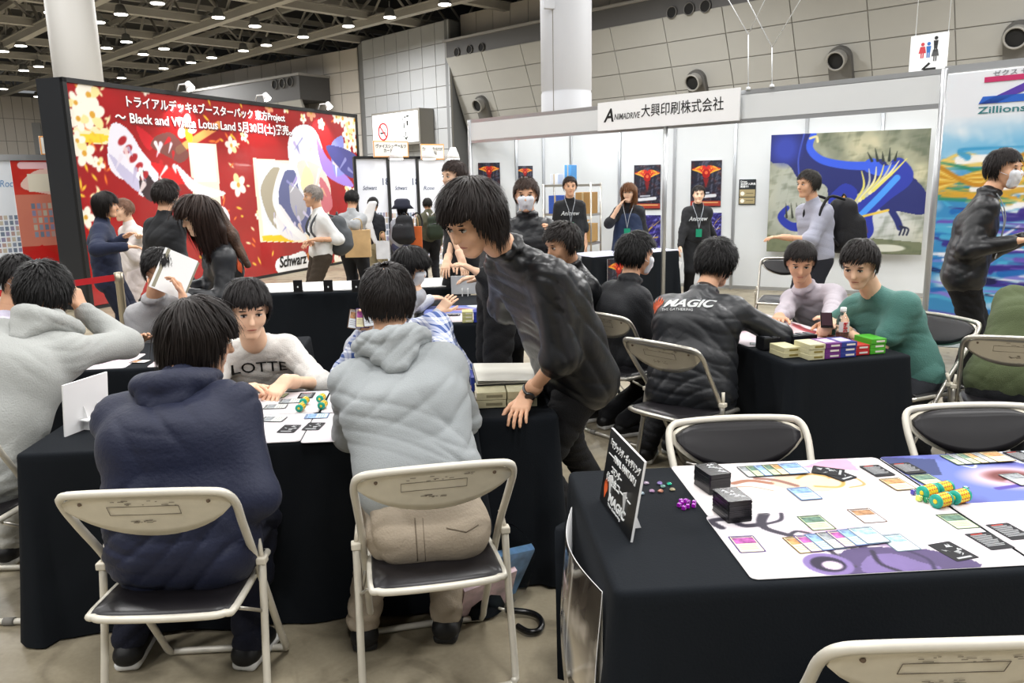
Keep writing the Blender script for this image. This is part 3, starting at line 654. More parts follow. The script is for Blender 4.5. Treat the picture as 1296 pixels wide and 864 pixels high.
# duct box on the back wall, slanted below
db = (BB-BA); db.z = 0; db.normalize(); nb = Vector((db.y, -db.x, 0)); D1 = hitp(190, 140, BA+nb*2.5, BB+nb*2.5); D2 = hitp(378, 95, BA+nb*2.5, BB+nb*2.5); zt = D2.z
slab('x', D1, D2, zt-1.5, zt, 2.6, dark_band).name = 'trim_7'; struct(bpy.data.objects['trim_7']); slab('x', D1, D2+db*.1, zt, zt+.15, 2.8, mat('band_edge', '#8f8d8a'), None, .1).name = 'trim_8'; struct(bpy.data.objects['trim_8'])
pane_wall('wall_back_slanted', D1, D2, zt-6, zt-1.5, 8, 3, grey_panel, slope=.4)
vent_holes([(348.5, 107), (358, 105.5), (368, 103.5)], D1, D2, .3, 'round black air nozzle in the dark band above red billboard')
# ceiling: deck and lattice girders
dk = MB(); dk.box((-8, 30, 13.3), (120, 140, .2)); ceil = struct(dk.build('ceiling', mat('roof_deck', '#2c2b2a', .9)))
tr_m = mat('girder_grey', '#9a9791', .5)
av = Vector((dirw.x, dirw.y, 0)); bv = Vector((-dirw.y, dirw.x, 0)); cen = Vector((-14, 38, 0))
def truss(d, off, Lh, z=10.2, hgt=2.0, step=4.0):
    o = Vector((-d.y, d.x, 0)); c = cen+o*off; R = Matrix.Rotation(math.atan2(d.y, d.x), 3, 'Z'); m = MB()
    m.box(c+Vector((0, 0, z)), (2*Lh, .42, .34), M=R); m.box(c+Vector((0, 0, z+.2)), (2*Lh, .62, .05), M=R); m.box(c+Vector((0, 0, z+hgt)), (2*Lh, .3, .3), M=R)
    n = int(2*Lh/step)
    for i in range(n):
        s0 = -Lh+i*step; a = c+d*s0+Vector((0, 0, z)); b = c+d*(s0+step/2)+Vector((0, 0, z+hgt)); e = c+d*(s0+step)+Vector((0, 0, z)); m.tube([a, b], .09, 4); m.tube([b, e], .09, 4)
    return m.build('girder', tr_m, ceil)
for k in range(-8, 9): truss(av, k*6.4, 52)
for k in range(-8, 9): truss(bv, k*6.4, 52, z=10.5)
gm = mat('light_housing', '#8a8a88', .4, .5); em = mat('light_diffuser', '#fffaf0', .4, emit=9)
first = None; tt = None
for px, py in [(258, 62), (498, 110), (612, 70), (797, 14), (1105, 86), (1290, 130), (105, 230), (640, 210), (540, 241), (830, 245), (725, 273), (1072, 290), (967, 315), (1232, 255), (195, 335), (828, 345), (615, 393), (298, 378), (18, 449), (250, 475), (15, 258), (120, 355), (190, 488),
               (955+1296, 20), (677+1296, 85), (467+1296, 130), (238+1296, 185), (52+1296, 227)]:
    p = P(px/4, py/4, 9.85)
    if first is None:
        first = empty('ceiling_light', p, 0, 'round white high-bay lamp hanging under the dark hall ceiling', 'ceiling light', 'high-bay lamps under the hall ceiling')
        m = MB(); m.lathe([(.12, .42), (.2, .38), (.26, .15), (.34, .02), (.34, -.02), (.31, -.02)], 16); m.build('housing', gm, first)
        m = MB(); m.lathe([(.30, -.045), (.30, -.02)], 16); m.build('diffuser', em, first); m = MB(); m.tube([(0, 0, .4), (0, 0, .75)], .03, 6); m.build('hanger', gm, first)
    else:
        c = copy_tree(first); c.location = p
# columns
def column(name, cx, cy, r, white, seam=True):
    m = MB(); n = 40; m.lathe([(r, 0), (r, 3.6), (r-.015, 3.62), (r-.015, 3.66), (r, 3.68), (r, 7.35), (r-.015, 7.37), (r-.015, 7.41), (r, 7.43), (r, 10.4)], n, (cx, cy, 0))
    c = struct(m.build(name, white)); d = Vector((-cx, -cy, 0)).normalized(); e = Vector((-d.y, d.x, 0)); a = d*math.sqrt(max(0, r*r-(.45*r)**2))-e*.45*r*-1
    if seam:
        m = MB(); p = Vector((cx, cy, 0))+d*r*.86-e*r*-.5*-1; m.box(p+Vector((0, 0, 5)), (.02, .02, 10), rz=math.atan2(d.y, d.x)); m.build('seam', joint_m, c)
        m = MB(); m.box(p+Vector((0, 0, 5.9)), (.1, .45, 1.0), rz=math.atan2(d.y, d.x)+.5, bev=.015); m.build('access_panel', white, c)
    return c
whitep = mat('column_paint', '#bcbec3', .6); p = Q(717, 150, 19.6); column('column_centre', p.x, p.y, .60, whitep)
p = Q(95, 60, 24); column('column_left', p.x, p.y, .62, mat('column_paint2', '#c2c0bc', .6), False)

# ------------------------------------------------------------ white booth on the right
alu = mat('aluminium', '#b9bbbd', .35, .75); bw = mat('booth_white', '#d7dadb', .55, var=.015, vscale=2); black_cloth = None
FA = P(594, 152, 2.5); FB = P(1196, 87, 2.5); df = Vector((FB.x-FA.x, FB.y-FA.y, 0)).normalized(); nf = Vector((df.y, -df.x, 0)); FE = FA+df*((FB-FA).length+3.2)
W1 = P(925, 366, 0); W2 = P(1172, 377, 0); 
def on(px, A, B, py=250): return hitp(px, py, A, B)
bk_ = empty('booth_shell', (FA.x, FA.y, 0), 0); bk_.name = 'wall_booth'; struct(bk_); boff = Matrix.Translation((-FA.x, -FA.y, 0))
def in_booth(o): o.parent = bk_; o.data.transform(boff); return o
joints = [723, 784, 853, 929, 1017, 1111]; pts = [on(x, W1, W2) for x in joints]; dW = (W2-W1).normalized(); pts.append(pts[-1]+dW*1.0); pts.append(pts[-1]+dW*1.0)
sidep = [Vector((FA.x, FA.y, 0)), on(655, FA, pts[0]), on(686, FA, pts[0])]; SP = [Vector((FA.x, FA.y, 0)).lerp(Vector((pts[0].x, pts[0].y, 0)), t) for t in (0, .45, .72, 1)]
allp = SP[:-1]+[Vector((p.x, p.y, 0)) for p in pts]
for a, b in zip(allp[:-1], allp[1:]):
    in_booth(slab('panel', a+(b-a).normalized()*.02, b-(b-a).normalized()*.02, .06, 2.42, .03, bw))
    mb = MB(); mb.box((a.x, a.y, 1.24), (.045, .045, 2.48), rz=math.atan2((b-a).y, (b-a).x), bev=.006); in_booth(mb.build('upright', alu))
    in_booth(slab('rail', a, b, 2.42, 2.47, .045, alu)); in_booth(slab('rail', a, b, .01, .06, .045, alu))
# fascia board, its rails, front poles
for z0, z1, th, m, nm in ((2.20, 2.46, .02, bw, 'fascia_board'), (2.455, 2.505, .05, alu, 'rail'), (2.165, 2.205, .05, alu, 'rail')): in_booth(slab(nm, FA, FB, z0, z1, th, m))
for p in (FA, on(841, FA, FB), FB):
    mb = MB(); mb.lathe([(.028, 0), (.028, 2.5)], 8, (p.x, p.y, 0)); in_booth(mb.build('pole', alu))
pB = on(841, FA, FB)
for p in (FB, FE): pass
in_booth(slab('rail', FB, FE, 2.46, 2.52, .05, alu))
# name board on the fascia
Mn = frame(tuple(hitp(757, 164, FA+nf*.05, FB+nf*.05)), tuple(df)); q0 = hitp(757, 164, FA+nf*.05, FB+nf*.05); q1 = hitp(936, 148, FA+nf*.05, FB+nf*.05); LW = (q1-q0).length; LH = .34
nb_ = empty('name_board', q0, 0, 'white name board with black company name on the booth fascia', 'sign'); I = Matrix.Translation(-q0)
m = MB(); m.box((LW/2, LH/2-.02, .0), (LW, LH, .02)); m.build('board', mat('board_white', '#f2f3f4', .4), nb_, I@Mn)
blk = mat('print_black', '#121212', .5)
text('大興印刷株式会社', .155, I@Mn@Matrix.Translation((LW*.34, .115, .012)), blk, nb_, width=LW*.56, bold=.004)
text('A', .22, I@Mn@Matrix.Translation((.11, .085, .012)), blk, nb_, bold=.02, shear=.25); text('NIMADRIVE', .10, I@Mn@Matrix.Translation((.27, .10, .012)), mat('print_grey', '#4b4b4b'), nb_, width=.40, shear=.2, bold=.01)
# hanging wires of the fascia
wm = mat('wire_white', '#dfe3e6', .4)
for (px, py), L1, R1 in (((947, 44), (922, 0), (968, 0)), ((977, 60), (946, 0), (1013, 0))):
    j = hitp(px, py, FA, FB); b = hitp(px, 110 if px < 960 else 108, FA, FB); b.z = 2.5; l_ = hitp(L1[0], L1[1], FA, FB); r_ = hitp(R1[0], R1[1], FA, FB)
    up = lambda p: j+(p-j)*2.4
    m = MB(); m.tube([b, j], .006, 5); m.tube([j, up(l_)], .005, 5); m.tube([j, up(r_)], .005, 5); m.lathe([(.03, 2.5), (.02, 2.53)], 8, (b.x, b.y, 0))
    tag(m.build('suspension_wire', wm), 'thin white Y-shaped suspension wire above the booth, '+('left one' if px < 960 else 'right one'), 'wire')
for i, (px, lab) in enumerate(((700, 'left'), (850, 'middle'), (1060, 'right'))):       # fluorescent battens behind the fascia, the right one added to brighten the booth wall
    p = on(px, FA, FB)-nf*.18; t = empty('batten_light', (p.x, p.y, 2.30), math.atan2(df.y, df.x), 'white fluorescent batten behind the booth fascia, '+lab+' of three', 'light')
    m = MB(); m.box((0, 0, .03), (.62, .06, .04), bev=.006); m.build('housing', alu, t); m = MB(); m.tube([(-.29, 0, -.005), (.29, 0, -.005)], .014, 8); m.build('tube', mat('tube_on', '#f6faff', emit=7), t)
    m = MB(); m.box((0, 0, .10), (.03, .03, .12)); m.build('bracket', alu, t)
    area((p.x, p.y, 2.26),   .6, 9, (.93, .97, 1), (p.x-nf.x*1.2, p.y-nf.y*1.2, 1.0), .1)
# posters inside the booth
def poster(px0, py0, px1, py1, A, B, off, painter, name, label, cat='poster', nx=60, th=.004, rough=.35, pad=0):
    d = Vector((B[0]-A[0], B[1]-A[1], 0)).normalized(); n = Vector((d.y, -d.x, 0)); a = hitp(px0, py1, Vector(A)+n*off, Vector(B)+n*off); t = hitp(px0, py0, Vector(A)+n*off, Vector(B)+n*off); b = hitp(px1, (py0+py1)/2, Vector(A)+n*off, Vector(B)+n*off)
    w = math.hypot(b.x-a.x, b.y-a.y); h = t.z-a.z; ar = Art(w, h, nx, '#ffffff'); painter(ar, w, h)
    o = ar.mesh(name, Matrix.Identity(4), th, rough); o.matrix_world = frame(tuple(a), tuple(d)); return tag(o, label, cat), frame(tuple(a), tuple(d)), w, h
def angel(ar, w, h):      # fiery winged emblem over a dark ground
    ar.ell(w/2, h/2, w*2, h*2, '#1b1c2b'); ar.noise(14/w, .5, '#6c2b22', 3); ar.noise(25/w, .45, '#8f93a8', 8)
    for sx in (-1, 1):
        for k in range(6): a = .3+.28*k; ar.curve([(w/2, h*.72), (w/2+sx*w*.25*cos(a-.4), h*.72+h*.13*sin(a)+.02*h), (w/2+sx*w*.46*cos(a-.5), h*.74+h*.22*sin(a)-h*.04*k)], w*.13, ['#f2b53a', '#e3672a', '#c9231d'][k % 3], 1, w*.02)
    ar.ell(w/2, h*.72, w*.13, h*.10, '#a31512'); ar.ell(w/2, h*.74, w*.05, h*.035, '#ff6a3c'); ar.poly([(w*.4, h*.62), (w*.6, h*.62), (w*.5, h*.42)], '#7c1a1c')
    ar.line([(w*.2, h*.22), (w*.8, h*.25)], h*.07, '#d8dade'); ar.line([(w*.25, h*.30), (w*.6, h*.31)], h*.03, '#b9bcc6'); ar.line([(w*.05, h*.08), (w*.95, h*.08)], h*.11, '#a23a2c'); ar.line([(w*.1, h*.1), (w*.9, h*.1)], h*.02, '#e7c07a')
poster(606, 206, 633, 247, SP[0], SP[-1], .02, angel, 'poster', 'small fiery emblem poster on the booth side wall, leftmost')
poster(655, 210, 674.5, 240, SP[0], SP[-1], .02, angel, 'poster', 'small fiery emblem poster partly behind the masked man in black')
poster(802, 209, 836, 265, W1, W2, .02, angel, 'poster', 'fiery emblem poster on back wall left of the front pole')
poster(873.5, 203.5, 913, 262, W1, W2, .02, angel, 'poster', 'large fiery emblem poster behind the man in black sweatshirt')
def purple(ar, w, h):
    ar.ell(w/2, h/2, w*2, h*2, '#2b2569'); ar.noise(20/w, .8, '#8f8fe0', 5); ar.noise(30/w, .6, '#141233', 9)
    for k in range(9): ar.line([(w*(.1+.1*k), h*(.1+.07*(k*5 % 9))), (w*(.35+.08*(k*7 % 9)), h*(.3+.08*(k*3 % 8)))], w*.05, ['#e7e4ff', '#4a3cc0', '#c8a84a'][k % 3], .9, w*.01)
poster(800, 272, 836, 316, W1, W2, .02, purple, 'poster', 'blue purple shard poster on back wall behind woman in navy pinafore')
poster(893, 269, 913, 300, W1, W2, .02, purple, 'poster', 'blue purple poster mostly behind the man in black sweatshirt')
def notice(ar, w, h):
    ar.ell(w/2, h/2, w*2, h*2, '#1d2326'); ar.poly([(w*.05, h*.04), (w*.95, h*.04), (w*.95, h*.6), (w*.05, h*.6)], '#a99a72')
    ar.line([(w*.05, h*.3), (w*.95, h*.3)], h*.03, '#1d2326'); ar.ell(w*.22, h*.44, w*.12, h*.08, '#f0ede2'); ar.ell(w*.22, h*.15, w*.12, h*.08, '#f0ede2'); ar.line([(w*.45, h*.45), (w*.85, h*.45)], h*.02, '#4a4636'); ar.line([(w*.45, h*.17), (w*.85, h*.17)], h*.02, '#4a4636')
o, Mf, w, h = poster(934.5, 227, 956.5, 259, W1, W2, .02, notice, 'notice', 'small black and tan notice on the white wall left of dragon tapestry', 'notice')
t = text('Drops\n追加購入特典\n開催中!', h*.1, Matrix.Translation((w*.08, h*.88, .003)), mat('print_white', '#eef0f0', .5), o, bold=.02)
# blue winged beast tapestry (an invented design)
def beast(ar, w, h):
    ar.ell(w/2, h/2, w*2, h*2, '#8f927c'); ar.noise(4, .9, '#c9c2a0', 2); ar.noise(6, .7, '#5f6655', 4); ar.ell(w*.6, h*.28, w*.45, h*.25, '#c3c6c6', 0, h*.3); ar.ell(w*.2, h*.5, w*.25, h*.3, '#a7aa9e', 0, h*.3)
    ar.poly([(0, 0), (w, 0), (w, h*.10), (w*.7, h*.13), (w*.4, h*.08), (0, h*.15)], '#6d7358'); ar.noise(22, .35, '#39452f', 7); ar.ell(w*.78, h*.05, w*.12, h*.03, '#c8c9bb')
    B1, B2, B3 = '#1d2f9c', '#141f66', '#2f56d6'
    ar.blob([(0, h), (w*.28, h), (w*.27, h*.93), (w*.33, h*.80), (w*.55, h*.74), (w*.72, h*.77), (w*.78, h*.62), (w*.6, h*.5), (w*.42, h*.45), (w*.38, h*.56), (w*.3, h*.60), (w*.2, h*.62), (w*.12, h*.75), (0, h*.78)], B2)
    ar.curve([(w*.28, h*.99), (w*.26, h*.88), (w*.34, h*.78), (w*.5, h*.73), (w*.66, h*.72)], h*.05, B3, 1, h*.07); ar.curve([(w*.22, h), (w*.19, h*.8), (w*.2, h*.65)], h*.012, '#3b4fb4'); ar.ell(w*.1, h*.88, w*.09, h*.12, '#2a3a9e', 0, h*.1)
    ar.curve([(w*.26, h*.96), (w*.3, h*.97), (w*.31, h*.93)], h*.02, '#d9cf9a')
    ar.blob([(w*.80, h*.66), (w*.88, h*.66), (w*1.0, h*.50), (w*1.0, h*.33), (w*.85, h*.35), (w*.72, h*.38)], B2); ar.noise(9, .25, B1, 12) if False else None
    ar.curve([(w*.62, h*.2), (w*.62, h*.35), (w*.74, h*.5), (w*.86, h*.62), (w*.82, h*.72)], h*.20, B1, 1, h*.12)
    ar.curve([(w*.60, h*.3), (w*.72, h*.47), (w*.82, h*.62)], h*.05, '#3f8fe8'); ar.curve([(w*.66, h*.72), (w*.72, h*.68), (w*.80, h*.70)], h*.12, B3, 1, h*.05)
    ar.blob([(w*.42, h*.50), (w*.5, h*.58), (w*.58, h*.52), (w*.56, h*.38), (w*.46, h*.34), (w*.40, h*.42)], B1); ar.ell(w*.5, h*.46, w*.012, h*.02, '#f2a93a')
    for k in range(7): ar.curve([(w*(.56+.02*k), h*(.40+.02*k)), (w*(.62+.03*k), h*(.55+.02*k)), (w*(.60+.045*k), h*(.68+.015*k))], h*.028, ['#d8cf6a', '#b9b9a8', '#e0d9a0'][k % 3], 1, h*.006)
    for k in range(5): ar.line([(w*(.66+.035*k), h*.76), (w*(.63+.045*k), h*(.83+.03*(k % 2)))], h*.022, '#20281f', 1, h*.004)
    ar.curve([(w*.30, h*.23), (w*.17, h*.22), (w*.09, h*.3), (w*.13, h*.38)], h*.09, B1, 1, h*.04)
    for k in range(4): ar.line([(w*(.13+.04*k), h*.30), (w*(.12+.035*k), h*.42)], h*.02, '#2a2f24', 1, h*.003)
    ar.curve([(w*.80, h*.36), (w*.84, h*.28), (w*.86, h*.22)], h*.05, B2); 
    for k in range(3): ar.curve([(w*.86, h*.23), (w*(.87+.02*k), h*.21), (w*(.86+.022*k), h*.16)], h*.014, '#141a3a')
    ar.curve([(w*.55, h*.3), (w*.62, h*.28), (w*.66, h*.18)], h*.05, '#4a2f5c', 1, h*.02); ar.line([(w*.6, h*.3), (w*.78, h*.36)], h*.02, '#d9b84a')
ta = hitp(970, 318, W1+nf*.15, W2+nf*.15); tb = hitp(1166, 320, W1+nf*.15, W2+nf*.15); tz = hitp(972, 171, W1+nf*.15, W2+nf*.15)
w = math.hypot(tb.x-ta.x, tb.y-ta.y); h = tz.z-ta.z; ar = Art(w, h, 220, '#ffffff'); beast(ar, w, h)
o = ar.mesh('tapestry', Matrix.Identity(4), .004, .6, z=lambda X, Y: .02*np.sin(X*5)*(1-Y/h)); o.matrix_world = frame(tuple(ta), tuple(dW)); tag(o, 'large wall tapestry of a blue winged beast over a pale sky', 'tapestry')
# Z/X banner wall right of the booth
def zx(ar, w, h):
    ar.ell(w/2, h/2, w*4, h*4, '#e9ecf2'); ar.poly([(0, 0), (w, 0), (w, h*.70), (0, h*.70)], '#3f8fc6'); ar.ell(w*.3, h*.72, w*.5, h*.08, '#7cc0e6', 0, h*.1); ar.noise(7, .9, '#e8f1f8', 3)
    for k in range(420):
        r = random.Random(k); y = h*(.02+.68*r.random()); x = w*r.random(); c = (['#6f52b8', '#3a2a86', '#f0f2fb', '#1e69b8', '#8a7fd8', '#151a48', '#4fb0d8', '#d06a5a'] if y < h*.5 else ['#e0a936', '#f3cf6a', '#2f8f74', '#ffffff', '#b9791f', '#d8b54a', '#3f9fd0'])[k % 7]
        ar.curve([(x, y), (x+w*(r.random()-.3)*.3, y+h*.05*(r.random()-.3)), (x+w*(r.random()-.5)*.5, y+h*.08*(r.random()-.2))], w*(.008+.022*r.random()), c, .92, w*.003)
    for k in range(9): ar.curve([(w*.0, h*(.58+.010*k)), (w*.12, h*(.64-.006*k)), (w*.22, h*(.60+.012*k)), (w*.38, h*(.70+.006*k)), (w*.6, h*(.62+.01*k))], w*.014, ['#e3b13c', '#f6d874', '#c98a22'][k % 3], .95, w*.01)
za = FB+df*.04; zw = 2.9; zh = 2.38; ar = Art(zw, zh, 230, '#ffffff'); zx(ar, zw, zh); Mz = frame((za.x+nf.x*.03, za.y+nf.y*.03, .07), tuple(df))
o = ar.mesh('banner_wall', Matrix.Identity(4), .03, .4); o.matrix_world = Mz; tag(o, 'tall printed banner wall with rainbow Z/X lettering over colourful swirls', 'banner')
rb = ['#c8356a', '#5b3fa8', '#2f66c8', '#2aa0a8', '#58b848', '#e8cf38', '#e8832c', '#d8342c']
lg = MB(); mats = [mat('rainbow_%d' % i, c, .4) for i, c in enumerate(rb)]
def logo_quad(p0, p1, p2, p3, mi): lg.prism([p0, p1, p2, p3], 0, .004, mi)
x0, y0, s_ = .27, 2.10, .22          # Z, slash, X built as flat bars
logo_quad((x0+.03, y0+s_*.8), (x0+.56, y0+s_*.8), (x0+.58, y0+s_), (x0+.03, y0+s_), 0); logo_quad((x0, y0), (x0+.14, y0), (x0+.56, y0+s_*.8), (x0+.40, y0+s_*.8), 1); logo_quad((x0, y0), (x0+.5, y0), (x0+.46, y0+.06), (x0+.03, y0+.06), 2)
logo_quad((x0+.52, y0+.03), (x0+.6, y0+.03), (x0+.74, y0+s_*.75), (x0+.68, y0+s_*.75), 2); logo_quad((x0+.64, y0+s_), (x0+.82, y0+s_), (x0+1.22, y0-.02), (x0+1.03, y0-.02), 7)
logo_quad((x0+.62, y0-.02), (x0+.82, y0-.02), (x0+1.2, y0+s_), (x0+1.02, y0+s_), 5); logo_quad((x0+.72, y0+.05), (x0+.86, y0+.05), (x0+.96, y0+.12), (x0+.86, y0+.16), 4)
lo = lg.build('logo', mats, o); lo.matrix_local = Matrix.Translation((0, 0, .002))
text('Zillions of enemy X', .08, Matrix.Translation((.27, 2.02, .003)), mat('print_teal', '#3b7f86', .5), o, width=1.0, bold=.015)
text('ゼクス ゼクスオーバーブースト', .05, Matrix.Translation((.36, 2.325, .003)), mat('print_greyish', '#7c7f86', .5), o, width=.9)
# toilet sign beyond the booth
zs = Q(1148, 87, 10.6); ws = empty('restroom_sign', zs, 0, 'white hanging restroom sign with red and blue figures and an arrow', 'sign'); Ms = frame((.03, 0, -.33), tuple(df)); e = Q(1195, 80, 10.6-(47/1008*10.6)*.7); wv = .46
m = MB(); m.box((wv/2, .38, 0), (wv, .70, .05), bev=.01); m.build('board', mat('board_white', '#f2f3f4', .4), ws, Ms)
def figure(px, py, col, skirt):
    m = MB(); m.prism([(px+.022*cos(a), py+.11+.022*sin(a)) for a in np.linspace(0, 2*pi, 13)[:-1]], .026, .03); m.prism([(px-.028, py+.08), (px+.028, py+.08), (px+(.045 if skirt else .02), py+.0), (px-(.045 if skirt else .02), py+.0)], .026, .03); m.box((px-.012, py-.03, .028), (.014, .06, .004)); m.box((px+.012, py-.03, .028), (.014, .06, .004)); m.build('pictogram', mat('picto_'+col.strip('#'), col), ws, Ms)
figure(.16, .50, '#c8404a', True); figure(.235, .50, '#2f6fb8', False); figure(.32, .56, '#2a2a2a', False); figure(.32, .45, '#555555', True)
m = MB(); m.prism([(.16, .30), (.25, .38), (.27, .36), (.21, .31), (.34, .31), (.34, .28), (.21, .28)], .026, .03); m.build('arrow', blk, ws, Ms)
for hx in (.05, .45):
    m = MB(); m.tube([(hx, .73, 0), (hx, 8.0, 0)], .006, 5); m.build('wire', wm, ws, Ms)

# ------------------------------------------------------------ red billboard
RA = P(113, 393, 0); za_ = Q(89, 97, RA.y).z; Y = RA.y
for it in range(300):
    Y += .03; p = Q(456, 145, Y)
    if p.z >= za_: break
RB = Vector((Q(459, 300, Y).x, Y, 0)); dR = (RB-RA); RL = dR.length; dR.normalize(); nR = Vector((dR.y, -dR.x, 0)); MR = frame((RA.x, RA.y, 0), tuple(dR)); RH = za_
bb = empty('billboard', RA, 0, 'large red billboard with cherry blossoms and white event lettering', 'billboard'); I = Matrix.Translation(-RA)
m = MB(); m.box((RL/2, RH/2, -.22), (RL, RH, .42)); m.build('carcass', mat('billboard_black', '#26282c', .45), bb, I@MR)
m = MB()
for a, b, c, d in ((RL/2, RH-.03, RL, .06), (.03, RH/2, .06, RH), (RL-.03, RH/2, .06, RH)): m.box((a, b, .01), (c, d, .05))
m.build('edge_frame', mat('billboard_edge', '#17181a', .4), bb, I@MR)
ar = Art(RL-.1, RH-.1, 460, '#9e191b'); w, h = ar.w, ar.h
def flower(x, y, r, c='#f7f0e2', c2='#e3b83a', rot=0):
    for k in range(5): a = rot+2*pi*k/5; ar.ell(x+r*.55*cos(a), y+r*.55*sin(a), r*.5, r*.36, c2 if (k == 2 and c2) else c, a)
    ar.ell(x, y, r*.22, r*.22, '#d9a23a')
ar.noise(3, .10, None, 2); fx = w/370*1.0
def bx(px): return np.clip((px-92)/(455-92), 0, 1)**1.0
def U(px, py):      # photo pixel -> poster coordinates on the plane
    p = hitp(px, py, RA, RB); v = p-RA; return (v.dot(dR)-.05, p.z-.05)
for pts_, c in (([(95, 160), (135, 163), (142, 175), (135, 182), (100, 178)], '#f4e6b8'), ([(95, 170), (130, 170), (140, 176), (120, 181), (97, 177)], '#f0d13a')): ar.blob([U(*p) for p in pts_], c)
ar.line([U(276, 158), U(225, 190)], .12, '#e8a45a'); ar.line([U(420, 300), U(330, 372)], .14, '#c98a3a', .8); ar.line([U(455, 235), U(440, 246)], .1, '#f4e6d8')
r_ = random.Random(4)
for k in range(150):
    px = r_.choice([r_.uniform(95, 150), r_.uniform(260, 330), r_.uniform(95, 455)]); py = r_.uniform(110, 365); x, y = U(px, py); ar.ell(x, y, .03+.05*r_.random(), .018, ['#f2c23a', '#f6e3b0', '#e8742c'][k % 3], r_.random()*3)
for px, py, r, c in ((107, 104, .22, 0), (111, 120, .24, 0), (116, 145, .26, 0), (98, 150, .2, 0), (106, 194, .22, 0), (124, 207, .13, 0), (235, 162, .26, 1), (183, 114, .1, 0), (292, 184, .18, 0), (308, 172, .12, 0), (301, 234, .24, 0), (383, 150, .12, 0), (361, 137, .12, 0), (340, 136, .14, 2), (393, 143, .18, 2), (406, 157, .14, 0), (326, 272, .1, 0),
                 (433, 150, .22, 0), (441, 156, .22, 0), (448, 152, .2, 0), (438, 170, .2, 0), (446, 178, .2, 0), (450, 186, .18, 0), (439, 186, .2, 0), (447, 165, .2, 0), (452, 225, .2, 0), (425, 148, .18, 0), (440, 240, .16, 0), (449, 255, .14, 0), (108, 275, .18, 0), (180, 340, .3, 2), (165, 350, .25, 0), (428, 335, .3, 0), (438, 342, .25, 0), (95, 130, .18, 0), (97, 178, .16, 0)):
    x, y = U(px, py); flower(x, y, r*.8, ['#f7f0e2', '#ffffff', '#f0a27a'][c], '#f0cf2a' if c == 1 else ('#f2e3a0' if c == 0 else None), px)
# pale card frames and swirling drapery, plain stand-ins for the printed figures
def G(pts_, c, a=1): ar.blob([U(*p) for p in pts_], c, a)
ar.poly([U(*p) for p in ((237, 181), (273, 183), (279, 260), (245, 262))], '#f3ead2'); ar.poly([U(*p) for p in ((240, 184), (270, 186), (274, 230), (246, 230))], '#dfe6ee')
ar.poly([U(*p) for p in ((319, 200), (412, 207), (418, 307), (329, 306))], '#f8ead0'); ar.poly([U(*p) for p in ((323, 204), (408, 211), (413, 296), (333, 297))], '#dfe4ec'); ar.poly([U(*p) for p in ((331, 298), (372, 297), (372, 306), (332, 305))], '#eec422')
G([(140, 158), (160, 163), (178, 190), (190, 205), (200, 222), (192, 240), (178, 248), (168, 230), (150, 225), (136, 205)], '#e9e6f2'); G([(137, 195), (150, 220), (170, 240), (185, 246), (175, 228), (150, 205)], '#c4bfdc'); G([(172, 160), (186, 168), (196, 180), (188, 190), (178, 178)], '#c9202a')
G([(197, 172), (215, 168), (228, 180), (238, 196), (228, 206), (215, 200), (200, 192), (190, 184)], '#6b4a44', .85); G([(190, 205), (225, 216), (245, 228), (220, 234), (205, 225)], '#d91c20'); G([(222, 208), (250, 232), (285, 244), (262, 250), (238, 238)], '#ece6ee'); G([(258, 262), (283, 262), (290, 280), (270, 276)], '#efe9f0'); G([(180, 215), (200, 240), (190, 255), (176, 238)], '#3a2a30')
for k in range(5): x, y = U(154+7*k, 178+11*k); ar.ell(x, y, .09, .05, '#a8222a', .6)
G([(372, 162), (388, 158), (400, 168), (408, 190), (414, 215), (400, 235), (380, 225), (366, 205), (364, 180)], '#e6e8f4'); G([(400, 175), (414, 200), (440, 225), (446, 236), (428, 232), (408, 215)], '#a07fd8'); G([(418, 185), (432, 172), (434, 190), (426, 210), (440, 215), (424, 222)], '#8a8fd8'); G([(412, 185), (440, 190), (455, 205), (448, 225), (430, 215)], '#4a4a8c')
G([(345, 212), (358, 218), (352, 240), (348, 258), (362, 280), (386, 300), (368, 303), (345, 285), (333, 260), (330, 235)], '#a8a08c'); G([(356, 220), (372, 216), (378, 240), (392, 262), (388, 290), (372, 300), (356, 275), (352, 245)], '#5d6390'); G([(366, 232), (378, 240), (388, 262), (380, 280), (368, 262)], '#a5a4ac'); G([(376, 205), (404, 210), (418, 240), (412, 275), (396, 270), (384, 240)], '#e3cfc4'); G([(386, 210), (396, 225), (392, 250), (380, 235)], '#f0dcae'); G([(404, 225), (416, 240), (420, 262), (408, 268)], '#c8707a'); G([(352, 258), (372, 284), (386, 300), (368, 304), (350, 290)], '#e8e6ea')
rr_ = random.Random(21)
for k in range(46):      # loose folds and ribbons over the pale shapes
    cx_, cy_ = rr_.choice([(165, 200), (180, 225), (205, 185), (215, 215), (370, 240), (390, 220), (400, 250), (385, 190), (430, 205), (360, 275), (390, 275)]); px_, py_ = cx_+rr_.uniform(-14, 14), cy_+rr_.uniform(-16, 16); d1 = rr_.uniform(-12, 12); d2 = rr_.uniform(6, 18)
    col_ = rr_.choice(['#f4f4fa', '#cfc9e6', '#b8a6dc', '#8f90c8', '#e8d2c0', '#d8b48a']) if cx_ > 300 else rr_.choice(['#ffffff', '#cfc6de', '#b9b2d2', '#e4dcea', '#efe0e2', '#c81e26'])
    ar.curve([U(px_, py_), U(px_+d1*.5, py_+d2*.5), U(px_+d1, py_+d2)], .03+.06*rr_.random(), col_, .85, .01)
ar.curve([U(*p) for p in ((357, 214), (350, 235), (348, 258), (362, 282), (385, 302))], .14, '#f0f0f2')
G([(352, 327), (370, 322), (384, 318), (390, 330), (396, 336), (392, 348), (372, 346), (356, 349), (348, 338)], '#eef0f2')
